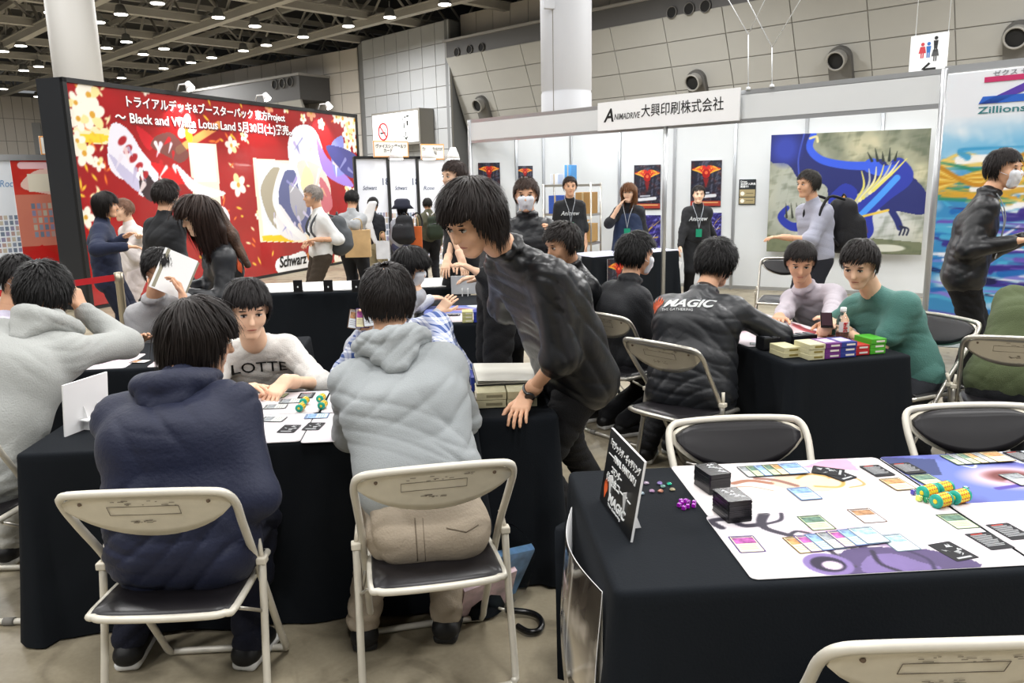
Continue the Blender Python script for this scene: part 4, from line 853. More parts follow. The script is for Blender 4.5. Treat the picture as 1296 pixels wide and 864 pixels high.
o = ar.mesh('printed_face', I@MR@Matrix.Translation((.05, .05, .012)), .01, .18, bb, coat=.4)
wt = mat('print_letter_white', '#fbfbfb', .4); sh_ = mat('print_letter_shadow', '#6a0f14', .6)
def btxt(body, px0, px1, py, size):
    x0, y0 = U(px0, py); x1, y1 = U(px1, py); 
    for dx, dz, mm in ((.025, .004, sh_), (0, .010, wt)): text(body, size, I@MR@Matrix.Translation((x0+.05+dx, y0+.05-dx, .012+dz))@Matrix.Rotation(0, 4, 'Z'), mm, bb, width=x1-x0, bold=.018)
zl1 = U(157, 128)[1]; zl2 = U(140, 143)[1]; 
def btx2(body, px0, px1, zz, size):
    x0 = U(px0, 140)[0]; x1 = U(px1, 150)[0]
    for dx, dz, mm in ((.025, .004, sh_), (0, .010, wt)): text(body, size, I@MR@Matrix.Translation((x0+.05+dx, zz+.05-dx, .012+dz)), mm, bb, width=x1-x0, bold=.018)
btx2('トライアルデッキ&ブースターパック 東方Project', 156, 357, zl1-.06, .165); btx2('〜 Black and White Lotus Land 5月30日(土)発売。', 143, 366, zl2-.11, .185)
x0, y0 = U(353, 342); text('Schwarz', .28, I@MR@Matrix.Translation((x0+.05, y0+.1, .022)), blk, bb, width=U(388, 342)[0]-x0, shear=.2, bold=.02)
for px in (227, 324, 403):      # clip-on spot lamps along the top edge
    x = U(px, 115)[0]; c = RA+dR*x+Vector((0, 0, RH)); t = empty('spot_lamp', c, 0, {227: 'white clip-on spot lamp on billboard top above the lettering start', 324: 'white clip-on spot lamp on billboard top, middle one', 403: 'white clip-on spot lamp on billboard top near its right end'}[px], 'spot lamp')
    m = MB(); m.tube([(0, 0, 0), tuple(nR*.05+Vector((0, 0, .10))), tuple(nR*.20+Vector((0, 0, .10)))], .012, 6); m.build('arm', mat('lamp_white', '#e8e8e8', .4), t)
    m = MB(); R_ = (-(nR*.35)+Vector((0, 0, .6))).to_track_quat('Z', 'Y').to_matrix(); m.lathe([(.02, .07), (.04, .06), (.065, -.03), (.065, -.05)], 12, nR*.24+Vector((0, 0, .07)), R_); m.build('head', mat('lamp_white', '#e8e8e8', .4), t)
    m = MB(); m.lathe([(.06, -.055), (.06, -.045)], 12, nR*.24+Vector((0, 0, .07)), R_); m.build('lens', mat('lamp_on', '#fffaf0', emit=14), t)
    sp = bpy.data.lights.new('spot', 'SPOT'); sp.energy = 60; sp.spot_size = 1.5; sp.shadow_soft_size = .08; so = bpy.data.objects.new('spot', sp); COL.objects.link(so); so.location = c+nR*.28+Vector((0, 0, .0)); so.rotation_euler = (RA+dR*x+Vector((0, 0, RH-1.0))-so.location).to_track_quat('-Z', 'Y').to_euler()

# ------------------------------------------------------------ boards left of the billboard and the card display boards
def pn(seed, colr):
    def f(ar, w, h):
        ar.ell(w/2, h/2, w*3, h*3, colr)
    return f
def cardboard(ar, w, h, y0=.18, y1=.48, nxx=10, nyy=6, hd='#7d90b0', x0=.05, x1=.95):
    for i in range(nxx):
        for j in range(nyy):
            x = w*(x0+(x1-x0)*(i+.5)/nxx); y = h*(y0+(y1-y0)*(j+.5)/nyy); dx = w*(x1-x0)/nxx*.36; dy = h*(y1-y0)/nyy*.38; c = ['#8a94a8', '#b59a94', '#6f7f94', '#c0b8a8', '#8d8aa8'][(i*7+j*3) % 5]
            ar.poly([(x-dx, y-dy), (x+dx, y-dy), (x+dx, y+dy), (x-dx, y+dy)], c)
LA_ = P(-60, 392, 0); LB_ = P(108, 376, 0)
def whiteb(ar, w, h): ar.ell(w/2, h/2, w*3, h*3, '#e3e9f1'); cardboard(ar, w, h, .30, .58, 14, 7); ar.ell(w*.72, h*.17, w*.12, h*.03, '#c86a8a')
o, Mf, w, h = poster(-55, 197, 37, 378, LA_, LB_, 0, whiteb, 'display_board', 'white display board with rows of small cards at far left', 'display board', 200, .03)
text('BlueRock', h*.07, Matrix.Translation((w*.52, h*.78, .003)), mat('print_blue', '#6f9ac8', .5), o, width=w*.40, shear=.2)
def redb(ar, w, h):
    ar.ell(w/2, h/2, w*3, h*3, '#c3281f'); ar.noise(5, .5, '#e4553a', 6); ar.poly([(0, h*.34), (w, h*.34), (w, h*.72), (0, h*.72)], '#d6937c', .8); ar.noise(9, .4, '#eac3a8', 3) if False else None
    ar.blob([(w*.1, h*.78), (w*.4, h*.9), (w*.9, h*.86), (w*.95, h*.7), (w*.5, h*.72)], '#ecc9bd'); ar.poly([(w*.22, h*.74), (w*.56, h*.74), (w*.56, h*.87), (w*.22, h*.87)], '#e9e2cf'); ar.line([(w*.15, h*.93), (w*.6, h*.93)], h*.05, '#f1c6cc'); cardboard(ar, w, h, .40, .66, 9, 5, x0=.2); ar.poly([(0, 0), (w, 0), (w, h*.3), (w*.7, h*.34), (w*.5, h*.27), (w*.3, h*.35), (0, h*.28)], '#c91f1c')
poster(36, 197, 108, 370, LA_, LB_, .01, redb, 'display_board', 'red and orange printed display board beside the black billboard edge', 'display board', 110, .03)
o, Mf, w, h = poster(52, 172, 80, 196, LA_, LB_, .02, lambda ar, w, h: (ar.ell(w/2, h/2, w*3, h*3, '#eda45a'), ar.poly([(w*.06, h*.06), (w*.94, h*.06), (w*.94, h*.94), (w*.06, h*.94)], '#f3f1ea')), 'placard', 'small orange-edged placard above the red display board at left', 'sign', 40, .02)
text('カード\nサプライ', h*.24, Matrix.Translation((w*.25, h*.6, .003)), blk, o, bold=.01)
m = MB(); a = LA_; b = LB_+(LB_-LA_).normalized()*.1
tag(slab('board_frame', LA_, LB_, 2.02, 2.10, .05, alu, None, .03), 'thin metal top rail over the left display boards', 'rail')
CA = P(452, 343, 0); CB = P(568, 333, 0)
def clin(ar, w, h): ar.ell(w/2, h/2, w*3, h*3, '#dfe3ee'); cardboard(ar, w, h, .08, .52, 12, 8)
for i, (x0, x1, lab) in enumerate(((456, 496, 'white card display board nearest the red billboard'), (497, 532, 'white card display board, middle of the three'), (533, 564, 'white card display board, rightmost of the three'))):
    o, Mf, w, h = poster(x0, 200, x1, 342, CA, CB, 0, clin, 'display_board', lab, 'display board', 110, .04)
    if i < 2: text('18', h*.09, Matrix.Translation((w*.72, h*.76, .003)), mat('print_slate', '#4a5570', .5), o, bold=.01)
    text('Schwarz' if i < 2 else 'Rose', h*.05, Matrix.Translation((w*.2, h*.72, .003)), mat('print_slate', '#4a5570', .5), o, bold=.01, shear=.2, width=w*.4)
    m = MB(); m.box((0, h/2, .01), (.05, h+.04, .05)); m.box((w/2, h+.01, .01), (w, .05, .05)); fr = m.build('board_frame', mat('billboard_edge', '#17181a'), o)
for x0, y0, x1, y1, tx, lab in ((473, 178, 517, 199, 'ヴァイスシュヴァルツ\nカード展示', 'orange-edged placard reading card display, the larger one'), (533, 182, 562, 202, 'ヴァイスシュヴァルツロゼ\nカード展示', 'orange-edged placard above rightmost card board, the smaller one')):
    o, Mf, w, h = poster(x0, y0, x1, y1, CA, CB, .1, lambda ar, w, h: (ar.ell(w/2, h/2, w*3, h*3, '#e6a04e'), ar.poly([(w*.03, h*.07), (w*.97, h*.07), (w*.97, h*.93), (w*.03, h*.93)], '#f1ede6')), 'placard', lab, 'sign', 60, .02)
    t = text(tx, h*.26, Matrix.Translation((w*.5, h*.58, .003)), blk, o, align='CENTER', bold=.015)
    if t: xs = [v.co.x for v in t.data.vertices]; t.data.transform(Matrix.Translation((w*.5, 0, 0))@Matrix.Diagonal((min(1, w*.86/(max(xs)-min(xs))), 1, 1, 1))@Matrix.Translation((-w*.5, 0, 0)))
for px in (491, 532, 566):
    p = hitp(min(px, 562), 202, CA, CB); n = Vector(((CB-CA).y, -(CB-CA).x, 0)).normalized(); t = empty('spot_lamp', p, 0, {491: 'small white spot lamp over the card boards, left of three', 532: 'small white spot lamp over the card boards, middle of three', 566: 'small white spot lamp over the card boards, right of three'}[px], 'spot lamp')
    m = MB(); m.tube([(0, 0, 0), tuple(n*.3+Vector((0, 0, .15)))], .02, 6); m.build('arm', mat('lamp_white', '#e8e8e8', .4), t); m = MB(); m.lathe([(.05, .12), (.11, -.02), (.13, -.1)], 12, n*.35+Vector((0, 0, .1))); m.build('head', mat('lamp_white', '#e8e8e8', .4), t)
    m = MB(); m.lathe([(.12, -.105), (.12, -.095)], 12, n*.35+Vector((0, 0, .1))); m.build('lens', mat('lamp_on', '#fffaf0', emit=14), t)
# no-smoking and luggage light box on the tower
TAc = TA+(TB-TA)*.0; nt_ = Vector(((TB-TA).y, -(TB-TA).x, 0)).normalized(); oa = TA+nt_*1.1; ob = TB+nt_*1.1; dT = (ob-oa); dT.z = 0; dT.normalize()
p0 = hitp(473, 184, oa, ob); p1 = hitp(531, 178, oa, ob); pt = hitp(473, 146, oa, ob); w = (p1-p0).length; h = pt.z-p0.z; ML = Matrix.Translation(-p0)@frame(tuple(p0), tuple(dT)); lb = empty('sign_box', p0, 0, 'grey light box with no-smoking sign and down arrow below the tower', 'sign')
m = MB(); m.box((w/2, h/2, -.5), (w+.15, h+.2, 1.0)); m.build('case', mat('case_grey', '#77746d', .5, .3), lb, ML)
lp = mat('sign_face', '#eef0f0', .4, emit=.25)
for k in (0, 1): m = MB(); m.box((w*(.25+.5*k), h/2, .02), (w*.48, h*.97, .04)); m.build('face', lp, lb, ML)
rd = mat('print_red', '#c4242c', .5); m = MB(); cx, cy, r = w*.25, h*.42, h*.27; m.tube([(cx+r*cos(a), cy+r*sin(a), .05) for a in np.linspace(0, 2*pi, 33)[:-1]], r*.1, 6, closed=True); m.tube([(cx-r*.7, cy+r*.7, .05), (cx+r*.7, cy-r*.7, .05)], r*.09, 6); m.build('prohibition_ring', rd, lb, ML)
m = MB(); m.box((cx-.1*r, cy-.15*r, .05), (r*1.1, r*.2, .02)); m.tube(smooth_path([(cx+.3*r, cy, .05), (cx+.5*r, cy+.3*r, .05), (cx+.2*r, cy+.5*r, .05)], 3), r*.04, 4); m.build('cigarette', blk, lb, ML)
m = MB(); cx = w*.74; m.tube([(cx, h*.36, .05), (cx, h*.1, .05)], h*.018, 5); m.tube([(cx-h*.11, h*.22, .05), (cx, h*.1, .05), (cx+h*.11, h*.22, .05)], h*.018, 5); m.build('arrow', blk, lb, ML)
for x_, y_, w_, h_ in ((.10, .62, .09, .15), (-.09, .55, .05, .16), (-.14, .75, .03, .09), (-.02, .82, .08, .05), (.12, .84, .12, .05)): MB().box((cx+x_*h, y_*h, .05), (w_*h, h_*h, .02), bev=.005).build('pictogram', blk, lb, ML)
# ------------------------------------------------------------ folding chairs
cream = mat('chair_enamel', '#d8d3c6', .38, .15, var=.04, vscale=20); chrome = mat('chair_tube', '#bfbbb2', .28, .75); vinyl = mat('black_vinyl', '#1b191c', .36, bump=(7, .05)); rub = mat('rubber_grey', '#7d7a74', .7)
def make_chair(loc, rz, label, tube=None, seed=0, marks=True, pad=True):
    tb = tube or cream; t = empty('folding_chair', loc, rz, label, 'chair')
    pts = [(-.20, .26, .025), (-.203, .20, .12), (-.215, -.03, .50), (-.226, -.15, .67), (-.231, -.208, .755), (-.215, -.243, .797), (-.16, -.254, .808), (0, -.260, .812), (.16, -.254, .808), (.215, -.243, .797), (.231, -.208, .755), (.226, -.15, .67), (.215, -.03, .50), (.203, .20, .12), (.20, .26, .025), (.17, .275, .014), (0, .28, .014), (-.17, .275, .014)]
    m = MB(); m.tube(smooth_path(pts, 4, True), .0118, 8, closed=True); m.build('main_frame', tb, t)
    pts = [(-.222, -.035, .50), (-.224, -.07, .30), (-.228, -.125, .06), (-.222, -.14, .025), (-.19, -.145, .013), (0, -.148, .013), (.19, -.145, .013), (.222, -.14, .025), (.228, -.125, .06), (.224, -.07, .30), (.222, -.035, .50)]
    m = MB(); m.tube(smooth_path([Vector(p)+Vector((.014 if p[0] > 0 else -.014 if p[0] < 0 else 0, 0, 0)) for p in pts], 4), .0118, 8); m.build('rear_legs', tb, t)
    for sx in (-1, 1):
        m = MB(); m.tube([(sx*.236, -.035, .50), (sx*.226, -.02, .56)], .008, 6); m.box((sx*.236, -.036, .50), (.03, .034, .022), bev=.004); m.build('bracket', mat('bracket_plastic', '#d6cfbf', .5), t)
        m = MB(); m.tube([(sx*.13, -.148, .013), (sx*.17, -.147, .013)], .016, 8); m.build('foot_sleeve', rub, t)
        m = MB(); m.tube([(sx*.205, .05, .41), (sx*.222, .02, .33)], .006, 5); m.tube([(sx*.20, -.17, .42), (sx*.236, -.05, .34)], .006, 5); m.build('brace', chrome, t)
    sp = [(-.175, .17), (0, .18), (.175, .17), (.19, .14), (.198, -.19), (.18, -.225), (.14, -.24), (0, -.246), (-.14, -.24), (-.18, -.225), (-.198, -.19), (-.19, .14)]
    sp = [(v.x, v.y) for v in smooth_path([(a, b, 0) for a, b in sp], 3, True)]
    m = MB(); m.tube([(a, b, .43-(b*.03)) for a, b in sp], .0115, 8, closed=True); m.build('seat_rim', tb, t)
    m = MB(); n = len(sp); rings = [(1.0, .425), (.99, .438), (.93, .448), (.75, .450), (.4, .446), (.1, .443)]; vs = []; fs = []
    for k, z in rings: vs += [(a*k, b*k, z-b*.03) for a, b in sp]
    for r_ in range(len(rings)-1): fs += [(r_*n+i, r_*n+(i+1) % n, (r_+1)*n+(i+1) % n, (r_+1)*n+i) for i in range(n)]
    fs.append([(len(rings)-1)*n+i for i in range(n)]); m.add(vs, fs, 0, True); m.add([(a, b, .418-b*.03) for a, b in sp], [list(range(n))[::-1]]); m.build('seat', vinyl, t)
    # backrest: pressed panel with a curved lower edge; black pad on the sitter's side
    def back(yoff, sc, th, zlo=0):
        vs = []; fs = []; nx, nz = 16, 6
        for side in (0, 1):
            for j in range(nz+1):
                for i in range(nx+1):
                    u = -1+2*i/nx; v = j/nz; x = u*.222*sc; zt = .806-.03*abs(u)**5; zb = .655+.075*u*u+.02*abs(u)**6; z = (zb+zlo)+(zt-zb-zlo)*v
                    y = -.195-(z-.70)*.52-.012*(1-u*u)-.02*(v*(1-v))*0+yoff+side*th; vs.append((x, y, z*1.0-(1-sc)*.02*(v > .5)))
        N = (nx+1)*(nz+1)
        for j in range(nz):
            for i in range(nx):
                a = j*(nx+1)+i; fs += [(a, a+1, a+nx+2, a+nx+1), (N+a, N+a+nx+1, N+a+nx+2, N+a+1)]
        for i in range(nx): fs += [(i, N+i, N+i+1, i+1), (nz*(nx+1)+i, nz*(nx+1)+i+1, N+nz*(nx+1)+i+1, N+nz*(nx+1)+i)]
        for j in range(nz): a = j*(nx+1); fs += [(a, a+nx+1, N+a+nx+1, N+a), (a+nx, N+a+nx, N+a+2*nx+1, a+2*nx+1)]
        return vs, fs
    m = MB(); vs, fs = back(0, 1, .006); m.add(vs, fs, 0, True); bp = m.build('backrest', mat('chair_enamel_back', '#dcd6c6', .42, .1, var=.05, vscale=25) if tb is cream else chrome, t)
    if pad: m = MB(); vs, fs = back(.008, .93, .018, .008); m.add(vs, fs, 0, True); m.build('back_pad', vinyl, t)
    if marks:
        r = random.Random(seed); sm = mat('scuff_brown', '#6f665a', .8); m = MB()
        fy = lambda x, z: -.195-(z-.70)*.52-.012*(1-(x/.222)**2)-.0025
        for k in range(26):
            x = r.uniform(-.09, .10); z = r.uniform(.765, .785) if k < 14 else r.uniform(.70, .715); w_ = r.uniform(.004, .02); h_ = .002
            if k >= 14: x = -.02+x*.4
            m.add([(x, fy(x, z), z), (x+w_, fy(x+w_, z), z), (x+w_, fy(x, z+h_), z+h_), (x, fy(x, z+h_), z+h_)], [(0, 1, 2, 3)])
        for a, b in (((-.1, .735), (.09, .735)), ((-.1, .765), (.09, .765)), ((-.1, .735), (-.1, .765)), ((.09, .735), (.09, .765))):
            m.tube([(a[0], fy(*a), a[1]), (b[0], fy(*b), b[1])], .0008, 4)
        o = m.build('scuff_marks', sm, bp); o['kind'] = 'stuff'
        for sx in (-.17, .17): m = MB(); m.lathe([(.006, -.002), (.005, .004), (.001, .005)], 8, (sx, fy(sx, .77), .775), Matrix.Rotation(rad(90), 3, 'X')); m.build('rivet', mat('rivet_rust', '#6b5a4a', .6), bp)
    return t
make_chair((-.85, 2.31, 0), rad(-2), 'cream folding chair under the person in the navy jacket', None, 1)
make_chair((-.115, 2.40, 0), rad(8), 'cream folding chair under the person in grey hoodie and khaki trousers', None, 2)
make_chair((-1.86, 3.02, 0), rad(-6), 'cream folding chair under the person in pale grey hoodie at left edge', None, 3)
make_chair((1.04, 4.80, 0), rad(-55), 'metal folding chair under the masked person with a bowl haircut', chrome, 4)
make_chair((1.16, 3.90, 0), rad(-52), 'metal folding chair under the person in jacket with lettered back', chrome, 5)
make_chair((.90, 2.23, 0), rad(180), 'empty folding chair with black pad behind the near playmats, nearer the sign', None, 6, False)
make_chair((1.72, 2.27, 0), rad(177), 'empty folding chair with black pad behind the near table at right edge', None, 7, False)
make_chair((.86, 1.43, 0), rad(-3), 'cream folding chair cut off by the bottom right corner', None, 8)
make_chair((2.47, 4.13, 0), rad(108), 'folding chair with black back pad right of the person in green tee', chrome, 9, False)
make_chair((2.80, 3.80, 0), rad(-28), 'metal folding chair under the person in olive sweater', chrome, 10)
make_chair((3.05, 7.3, 0), rad(150), 'folding chair standing behind the person in pale lilac shirt', chrome, 11, False)

# ------------------------------------------------------------ tables and cloths
clothm = mat('black_tablecloth', '#14181d', .9, bump=(160, .08), spec=.2)
def table(cx, cy, w, d, rz, label, cloth_label, zt=.70, zb=.012, seed=0, m=None, drop_top=None, wav=1.0, lift=None):
    t = empty('folding_table', (cx, cy, 0), rz, label, 'table')
    k = MB(); k.box((0, 0, zt-.022), (w-.012, d-.012, .03)); k.build('tabletop', mat('table_wood', '#8a7a62', .6), t)
    for sx in (-1, 1):
        for sy in (-1, 1):
            k = MB(); k.tube([(sx*(w/2-.08), sy*(d/2-.06), .003), (sx*(w/2-.08), sy*(d/2-.06), zt-.037)], .013, 8); k.build('leg', mat('table_leg', '#55565a', .4, .6), t)
    per = []; step = .025; r = .018
    rr = rrect(w, d, r, 3); P0 = []
    for i in range(len(rr)):
        a = Vector((*rr[i], 0)); b = Vector((*rr[(i+1) % len(rr)], 0)); n = max(1, int((b-a).length/step))
        for q in range(n): P0.append(a+(b-a)*q/n)
    n = len(P0); rs = random.Random(seed); ph = [rs.uniform(0, 6.28) for _ in range(6)]
    L = [0]
    for i in range(1, n+1): L.append(L[-1]+(P0[i % n]-P0[i-1]).length)
    def outn(i):
        tt = (P0[(i+1) % n]-P0[i-1]).normalized(); return Vector((tt.y, -tt.x, 0))
    V = []; F = []
    lv = [(-.010, zt+.004), (-.003, zt+.003), (.004, zt-.001), (.007, zt-.010), (.008, zt-.03)]+[(.008, zt-.03-(zt-.03-zb)*(q/10)) for q in range(1, 11)]
    for li, (o, z) in enumerate(lv):
        dn = max(0, (zt-.03-z)/(zt-.03-zb))
        for i in range(n):
            p = P0[i]; nn = outn(i); cx_ = abs(abs(p.x)-w/2) < .06 and abs(abs(p.y)-d/2) < .06
            wv = wav*dn*(.014*sin(L[i]*9+ph[0]+1.5*sin(L[i]*3.1+ph[1]))+.010*sin(L[i]*21+ph[2]+dn)+.006) + dn*.008
            if cx_: wv += dn*.05*wav
            z_ = max(z, lift-.02*sin(L[i]*6)) if lift and p.y > d/2-.03 else z
            q = p+nn*(o+wv); V.append((q.x, q.y, z_+(.004*sin(L[i]*7+ph[3]) if li == len(lv)-1 else 0)))
    for li in range(len(lv)-1): F += [(li*n+i, (li+1)*n+i, (li+1)*n+(i+1) % n, li*n+(i+1) % n) for i in range(n)]
    F.append(list(range(n))); me = bpy.data.meshes.new('tablecloth'); me.from_pydata(V, [], F); me.update(); me.polygons.foreach_set('use_smooth', [True]*(len(F)-1)+[False])
    o = link('tablecloth', me, m or clothm); o.location = (cx, cy, 0); o.rotation_euler = (0, 0, rz); tag(o, cloth_label, 'tablecloth', None); return t
Z = .7055
table(1.32, 1.975, 1.98, .75, 0, 'folding table under black cloth carrying the nearest playmats', 'black tablecloth on the nearest table at bottom right', seed=1, lift=.50)
table(-.755, 3.125, 1.60, .73, rad(1), 'folding table between navy jacket and grey hoodie people', 'black tablecloth hanging behind the two front chairs', seed=2)
table(.205, 3.31, .31, .72, rad(1), 'end table carrying the cream card boxes beside leaning staff', 'black tablecloth on short table end under the leaning person', seed=3, wav=.6)
a10 = rad(9.6); c6 = Vector((1.60, 3.635, 0)); ex = Vector((cos(a10), sin(a10), 0)); ey = Vector((-sin(a10), cos(a10), 0)); c6c = c6+ex*.335+ey*.85
table(c6c.x, c6c.y, .66, 1.68, a10, 'folding table with coloured card boxes and drink bottle at right', 'black tablecloth on right middle table with coloured card boxes', seed=4)
table(-1.66, 4.42, 1.55, .70, rad(3), 'folding table on the left where pale grey hoodie person plays', 'black tablecloth on left table behind the white stand-up card', seed=5)
table(.02, 5.72, .60, 1.32, rad(-2), 'folding table in the middle behind the leaning person', 'black tablecloth on middle table with the grey stand-up card', seed=6)
table(-.90, 7.15, 1.85, .66, rad(3), 'long table with white top in front of the red billboard', 'black tablecloth on the long white-topped table by the billboard', seed=7)
wtop = MB(); wtop.box((0, 0, .008), (1.82, .62, .012), bev=.004); o = wtop.build('table_cover', mat('paper_cover', '#e6e7e6', .5)); o.location = (-.90, 7.16, .7055); o.rotation_euler = (0, 0, rad(3)); tag(o, 'white cover sheet on the long table by the billboard', 'cover')
pT = P(757, 331, .74); ang7 = math.atan2(df.y, df.x)+rad(50)
table(2.04, 9.74, 1.35, .55, rad(28), 'booth counter table behind the masked people', 'black tablecloth on the booth counter table', zt=.70, seed=8)
o = MB().box((0, 0, .006), (1.35, .56, .008), bev=.003).build('counter_sheet', mat('sheet_violet', '#d5d6ea', .4, var=.12, vscale=9)); o.location = (2.04, 9.74, .7055); o.rotation_euler = (0, 0, rad(28)); tag(o, 'pale violet printed sheet covering the booth counter', 'cover')

# ------------------------------------------------------------ playmats (flat prints; figures replaced by plain drapery shapes)
def playmat(x, y, w, d, rz, z, painter, label, nx=150):
    ar = Art(w, d, nx, '#f3eef1'); painter(ar, w, d); ar.C = np.clip(ar.C, 0, 1)**1.25*.90; o = ar.mesh('playmat', Matrix.Translation((-w/2, -d/2, 0)), .0018, .8); 
    # rounded corners
    me = o.data; r = .018
    for v in me.vertices:
        ax = abs(v.co.x)-(w/2-r); ay = abs(v.co.y)-(d/2-r)
        if ax > 0 and ay > 0:
            L_ = math.hypot(ax, ay); mx = max(ax, ay)
            if L_ > 1e-6: s_ = mx/L_; v.co.x = math.copysign(w/2-r+ax*s_, v.co.x); v.co.y = math.copysign(d/2-r+ay*s_, v.co.y)
    o.location = (x, y, z); o.rotation_euler = (0, 0, rz); return tag(o, label, 'playmat')
def violet_art(ar, w, h):
    ar.ell(w*.6, h*.5, w*.5, h*.6, '#f7eef4', 0, h*.3)
    ar.blob([(w*.32, h*.0), (w*.36, h*.25), (w*.45, h*.36), (w*.58, h*.34), (w*.72, h*.26), (w*.80, 0)], '#6a5a86'); ar.blob([(w*.40, 0), (w*.46, h*.22), (w*.56, h*.25), (w*.62, h*.12), (w*.66, 0)], '#8f7db0'); ar.noise(30, .05)
    ar.curve([(w*.50, h*.3), (w*.48, h*.12), (w*.52, 0)], .012, '#3d3052'); ar.curve([(w*.62, h*.3), (w*.66, h*.15), (w*.64, 0)], .010, '#4b3d66')
    ar.ell(w*.43, h*.62, w*.12, h*.14, '#efd3de'); ar.curve([(w*.34, h*.66), (w*.42, h*.70), (w*.52, h*.60), (w*.60, h*.44)], .035, '#f0cfdc'); ar.curve([(w*.36, h*.55), (w*.46, h*.52), (w*.58, h*.38)], .03, '#c9b2d0')
    D = '#4c4656'; ar.curve([(w*.24, h*.98), (w*.20, h*.84), (w*.20, h*.72), (w*.28, h*.56), (w*.34, h*.40), (w*.38, h*.1)], .030, D, 1, .012); ar.curve([(w*.03, h*.78), (w*.01, h*.9), (w*.08, h*.92), (w*.12, h*.80), (w*.18, h*.80)], .022, D); ar.curve([(w*.20, h*.80), (w*.28, h*.86), (w*.31, h*.98)], .012, D); ar.curve([(w*.26, h*.60), (w*.30, h*.66), (w*.34, h*.62)], .012, D)
    ar.ell(w*.30, h*.15, w*.085, h*.16, '#9a86bd'); ar.ell(w*.30, h*.15, w*.06, h*.11, '#3d3052'); ar.ell(w*.31, h*.13, w*.035, h*.06, '#e4d3e6'); ar.line([(w*.22, h*.99), (w*.26, h*.97)], .004, '#888888')
def peach_art(ar, w, h):
    ar.ell(w*.5, h*.5, w, h, '#faf3f2'); ar.blob([(w*.38, h*.55), (w*.5, h*.75), (w*.62, h*.7), (w*.7, h*.5), (w*.6, h*.35), (w*.45, h*.4)], '#f3dcc6'); ar.curve([(w*.52, h*.62), (w*.60, h*.70), (w*.70, h*.55), (w*.66, h*.42), (w*.56, h*.45)], .012, '#e3b86a'); ar.curve([(w*.66, h*.6), (w*.76, h*.62), (w*.78, h*.45), (w*.70, h*.4)], .010, '#e8b57a')
    ar.curve([(w*.22, h*.58), (w*.30, h*.62), (w*.38, h*.55)], .022, '#b8876f'); ar.curve([(w*.34, h*.66), (w*.42, h*.60), (w*.48, h*.48)], .020, '#a87f72'); ar.curve([(w*.18, h*.5), (w*.28, h*.5), (w*.36, h*.4)], .006, '#d99a7a'); ar.poly([(w*.60, h*.85), (w*.75, h), (w*.86, h), (w*.84, h*.72)], '#efb8d0'); ar.noise(40, .03)
def sky_art(ar, w, h):
    ar.ell(w*.5, h*.5, w, h, '#7f8fd0'); ar.noise(7, .8, '#cfd8f6', 3); ar.noise(12, .7, '#5148a0', 9); ar.poly([(0, h*.6), (w*.16, h*.55), (w*.25, h*.9), (0, h)], '#35457a', .8); ar.ell(w*.45, h*.45, w*.20, h*.22, '#e8d3e0', 0, .05); ar.ell(w*.45, h*.47, w*.11, h*.12, '#8a4a48', 0, .03); ar.ell(w*.5, h*.36, w*.12, h*.07, '#d8b4c6'); ar.blob([(w*.55, h), (w*.7, h*.6), (w, h*.55), (w, h)], '#e6ebfa')
    ar.curve([(w*.32, h*.75), (w*.36, h*.68), (w*.40, h*.76)], .008, '#e8eaff'); ar.curve([(w*.3, h*.25), (w*.5, h*.3), (w*.7, h*.22)], .02, '#6a58b8')
playmat(.985, 2.157, .67, .39, rad(0), Z, peach_art, 'white and peach playmat at back left of the nearest table')
playmat(1.66, 2.157, .66, .39, rad(0), Z, sky_art, 'blue violet sky playmat at back right of the nearest table')
playmat(.975, 1.79, .67, .35, rad(0), Z+.0022, violet_art, 'white playmat with violet drapery at front of the nearest table')
def pink_art(ar, w, h): ar.ell(w*.5, h*.5, w, h, '#f4ebf0'); ar.noise(6, .5, '#f1dfe8', 3); ar.ell(w*.8, h*.5, w*.2, h*.3, '#efd9e4', 0, .1)
playmat(1.66, 1.79, .68, .35, rad(0), Z+.0022, pink_art, 'pale pink playmat cut off by the right edge on nearest table', 60)
def left_art(ar, w, h): ar.ell(w*.5, h*.5, w, h, '#f2edf0'); ar.ell(w*.3, h*.4, w*.2, h*.3, '#f4e2ea', 0, .1)
def corner_art(ar, w, h):
    left_art(ar, w, h); ar.blob([(w*.26, 0), (w*.27, h*.2), (w*.34, h*.3), (w*.42, h*.2), (w*.44, 0)], '#7c4a72'); ar.ell(w*.26, h*.2, w*.05, h*.12, '#e9c9c4', 0, .02); ar.curve([(w*.3, 0), (w*.33, h*.15), (w*.40, h*.22)], .01, '#b58ac0')
def tri_art(ar, w, h): left_art(ar, w, h); ar.poly([(w*.1, h*.30), (w*.30, h*.30), (w*.24, h*.62)], '#7f86c8'); ar.poly([(w*.3, h*.3), (w*.5, h*.4), (w*.4, h*.7)], '#a9a4dc'); ar.noise(20, .05)
playmat(-.885, 2.935, .60, .36, rad(1), Z, left_art, 'white playmat mostly behind the navy jacket person, front left', 60)
playmat(-.275, 2.925, .61, .36, rad(1), Z+.0004, corner_art, 'white playmat in front of grey hoodie person with plum corner art')
playmat(-.88, 3.29, .60, .34, rad(1), Z, tri_art, 'white playmat before the person in white lettered tee', 90)
playmat(-.27, 3.29, .60, .34, rad(1), Z+.0004, tri_art, 'white playmat before the person in blue checked shirt', 90)
def red_art(ar, w, h): ar.ell(w*.5, h*.5, w, h, '#f1e3e6'); ar.curve([(w*.2, h*.2), (w*.5, h*.28), (w*.8, h*.15)], .05, '#b8404a'); ar.curve([(w*.3, h*.15), (w*.6, h*.2), (w*.9, h*.1)], .02, '#8a2a34'); ar.ell(w*.7, h*.6, w*.2, h*.25, '#e9c3c6', 0, .1)
